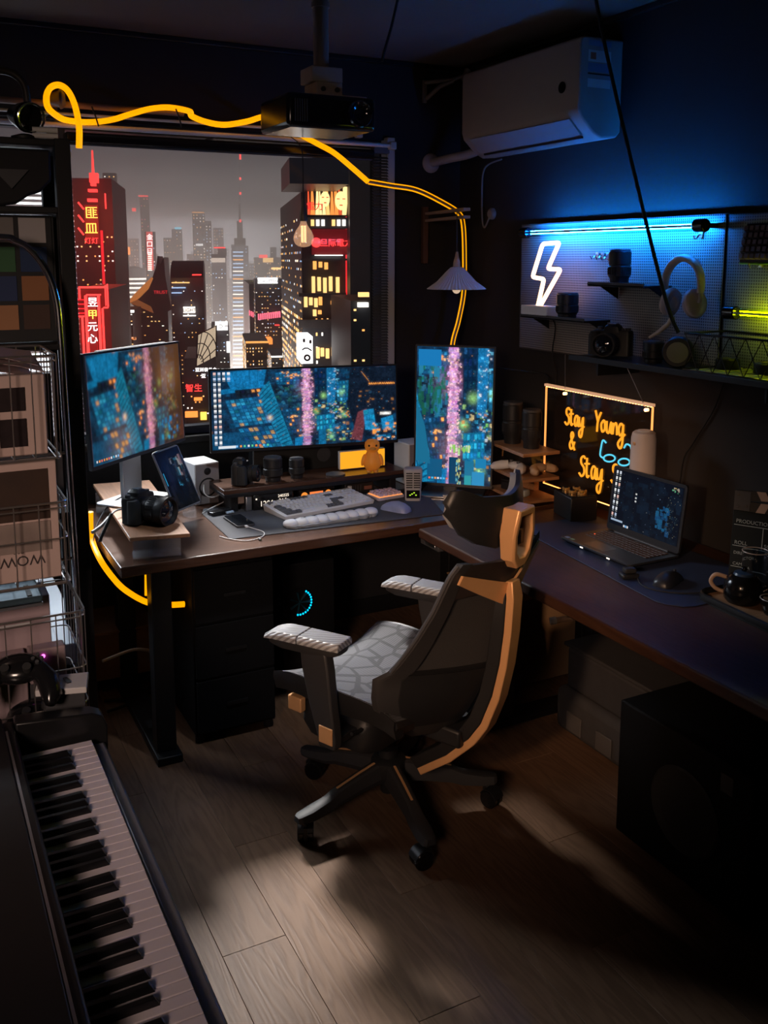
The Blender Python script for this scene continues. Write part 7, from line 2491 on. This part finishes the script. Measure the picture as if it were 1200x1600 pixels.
# ================================================================== PIANO
pn = thing('digital_piano', 'black digital piano with its keys running along the left picture edge', 'piano', (.08, 1.27, 0))
pb_ = mat('piano_black', (.010, .010, .011), .28, noise=.12)
KY1, KY0, KP = 1.880, .655, .0235
MB().box((-.16, .60, .60), (.300, 1.935, .700)).build('key_bed', pb_, pn, bevel=.004, world=True)
MB().box((.296, .60, .655), (.322, KY1 + .012, .722)).build('front_rail', mat('rail_satin', (.16, .16, .18), .3, noise=.1), pn, bevel=.006, seg=3, world=True)
MB().box((-.16, .60, .7005), (.150, 1.935, .790)).build('upper_body', pb_, pn, bevel=.006, world=True)
MB().box((-.16, .60, .7905), (.128, 1.935, .800)).build('top_lid', pb_, pn, bevel=.003, world=True)
MB().box((.1295, .61, .7905), (.134, 1.88, .796)).build('lid_edge', 'silver', pn, world=True)
MB().prism([(.150, .655), (.328, .655), (.330, .752), (.322, .775), (.300, .786), (.150, .800)], .042, M=T(0, 1.938, 0) @ RX(90)).build('end_block', pb_, pn, bevel=.004, world=True)
MB().prism([(.150, .655), (.328, .655), (.330, .752), (.322, .775), (.300, .786), (.150, .800)], .042, M=T(0, .642, 0) @ RX(90)).build('end_block', pb_, pn, bevel=.004, world=True)
for y in (.62, 1.90):
    MB().box((-.12, y, 0), (.26, y + .035, .60)).build('side_leg', pb_, pn, bevel=.003, world=True)
MB().box((-.10, .66, .10), (-.08, 1.90, .55)).build('back_panel', pb_, pn, world=True)
MB().box((.150, KY0, .7005), (.2935, KY1, .712)).build('felt', mat('felt_red', (.14, .03, .03), .9, noise=.2), pn, world=True)
ivory = mat('key_white', (.70, .63, .69), .32, noise=.03)
ebony = mat('key_black', (.006, .006, .007), .3, noise=.1)
W0 = B0 = None
for k in range(52):
    y = KY1 - KP * (k + .5)
    if W0 is None:
        W0 = MB().rings([[(-.072, -.0109, .0), (.072, -.0109, .0), (.072, .0109, .0), (-.072, .0109, .0)], [(-.072, -.0109, .0235), (.072, -.0109, .0235), (.072, .0109, .0235), (-.072, .0109, .0235)]]).build('white_key', ivory, pn, bevel=.0012, smooth=30)
        o = W0
    else:
        o = W0.copy()
        COL.objects.link(o)
    o.location = (.2210 - .08, y - 1.27, .7145)
# from the treble end: white keys C B A G F E D C ...; sharps sit between (B,A) (A,G) (G,F) (E,D) (D,C)
for k in range(52):
    n_ = k % 7             # 0:C 1:B 2:A 3:G 4:F 5:E 6:D
    if n_ in (1, 2, 3, 5, 6) and k < 51:
        sh = {1: .0025, 2: 0, 3: -.0025, 5: .0022, 6: -.0022}[n_]
        y = KY1 - KP * (k + 1) + sh
        if B0 is None:
            B0 = MB().rings([[(-.048, -.0058, 0), (.048, -.0058, 0), (.048, .0058, 0), (-.048, .0058, 0)], [(-.048, -.0046, .012), (.041, -.0046, .012), (.041, .0046, .012), (-.048, .0046, .012)]]).build('black_key', ebony, pn, bevel=.0012, smooth=30)
            o = B0
        else:
            o = B0.copy()
            COL.objects.link(o)
        o.location = (.1975 - .08, y - 1.27, .7375)

# ================================================================== FLOOR CLUTTER UNDER THE LEFT DESK END
r = thing('floor_box', 'brown wooden box under the left end of the window desk', 'box', (.72, 3.72, 0))
MB().box((.56, 3.63, .06), (.835, 3.90, .25)).build('box', mat('box_brown', (.20, .10, .05), .7, noise=.15), r, bevel=.004, world=True)
MB().box((.55, 3.62, .2505), (.84, 3.908, .262)).build('lid', 'box_brown', r, bevel=.003, world=True)
for x in (.58, .81):
    MB().box((x, 3.65, 0), (x + .02, 3.88, .06)).build('foot', 'black_plastic', r, world=True)
r = thing('white_tube', 'pale curved cable duct sticking out beside the rack above the floor', 'cable', (.68, 3.4, .25))
MB().tube(bez([at(160, 1033, 'y', 3.36), at(185, 1023, 'y', 3.38), at(205, 1016, 'y', 3.40), at(222, 1015, 'y', 3.42), at(236, 1020, 'y', 3.44), at(240, 1045, 'y', 3.5)]), .006, 8).build('duct', mat('duct_pale', (.50, .44, .40), .5, noise=.05), r, world=True)
for k, (q, c) in enumerate(((((160, 1078), (190, 1070), (215, 1060), (236, 1062)), 'cable_k'), (((163, 1095), (200, 1090), (225, 1078), (240, 1070)), 'cable_k'), (((165, 1040), (180, 1060), (200, 1068), (230, 1050)), 'cable_b'), (((168, 1112), (200, 1100), (228, 1085), (245, 1080)), 'cable_k'), (((205, 1062), (215, 1050), (228, 1045), (238, 1048)), 'cable_b'))):
    mat('cable_k', (.012, .012, .012), .6, noise=.2)
    mat('cable_b', (.12, .085, .07), .5, noise=.2)
    t = thing('floor_cable', ('upper black cable on the floor between the rack and the desk leg', 'middle black cable on the floor between the rack and the desk leg', 'brown cable looping above the other floor cables beside the rack', 'lowest black cable on the floor beside the rack', 'short brown cable curl beside the desk leg')[k], 'cable', at(*q[1], 'z', .01))
    MB().tube(bez([at(*p, 'z', .007 + .004 * k) for p in q]), .006, 8).build('wire', c, t, world=True)
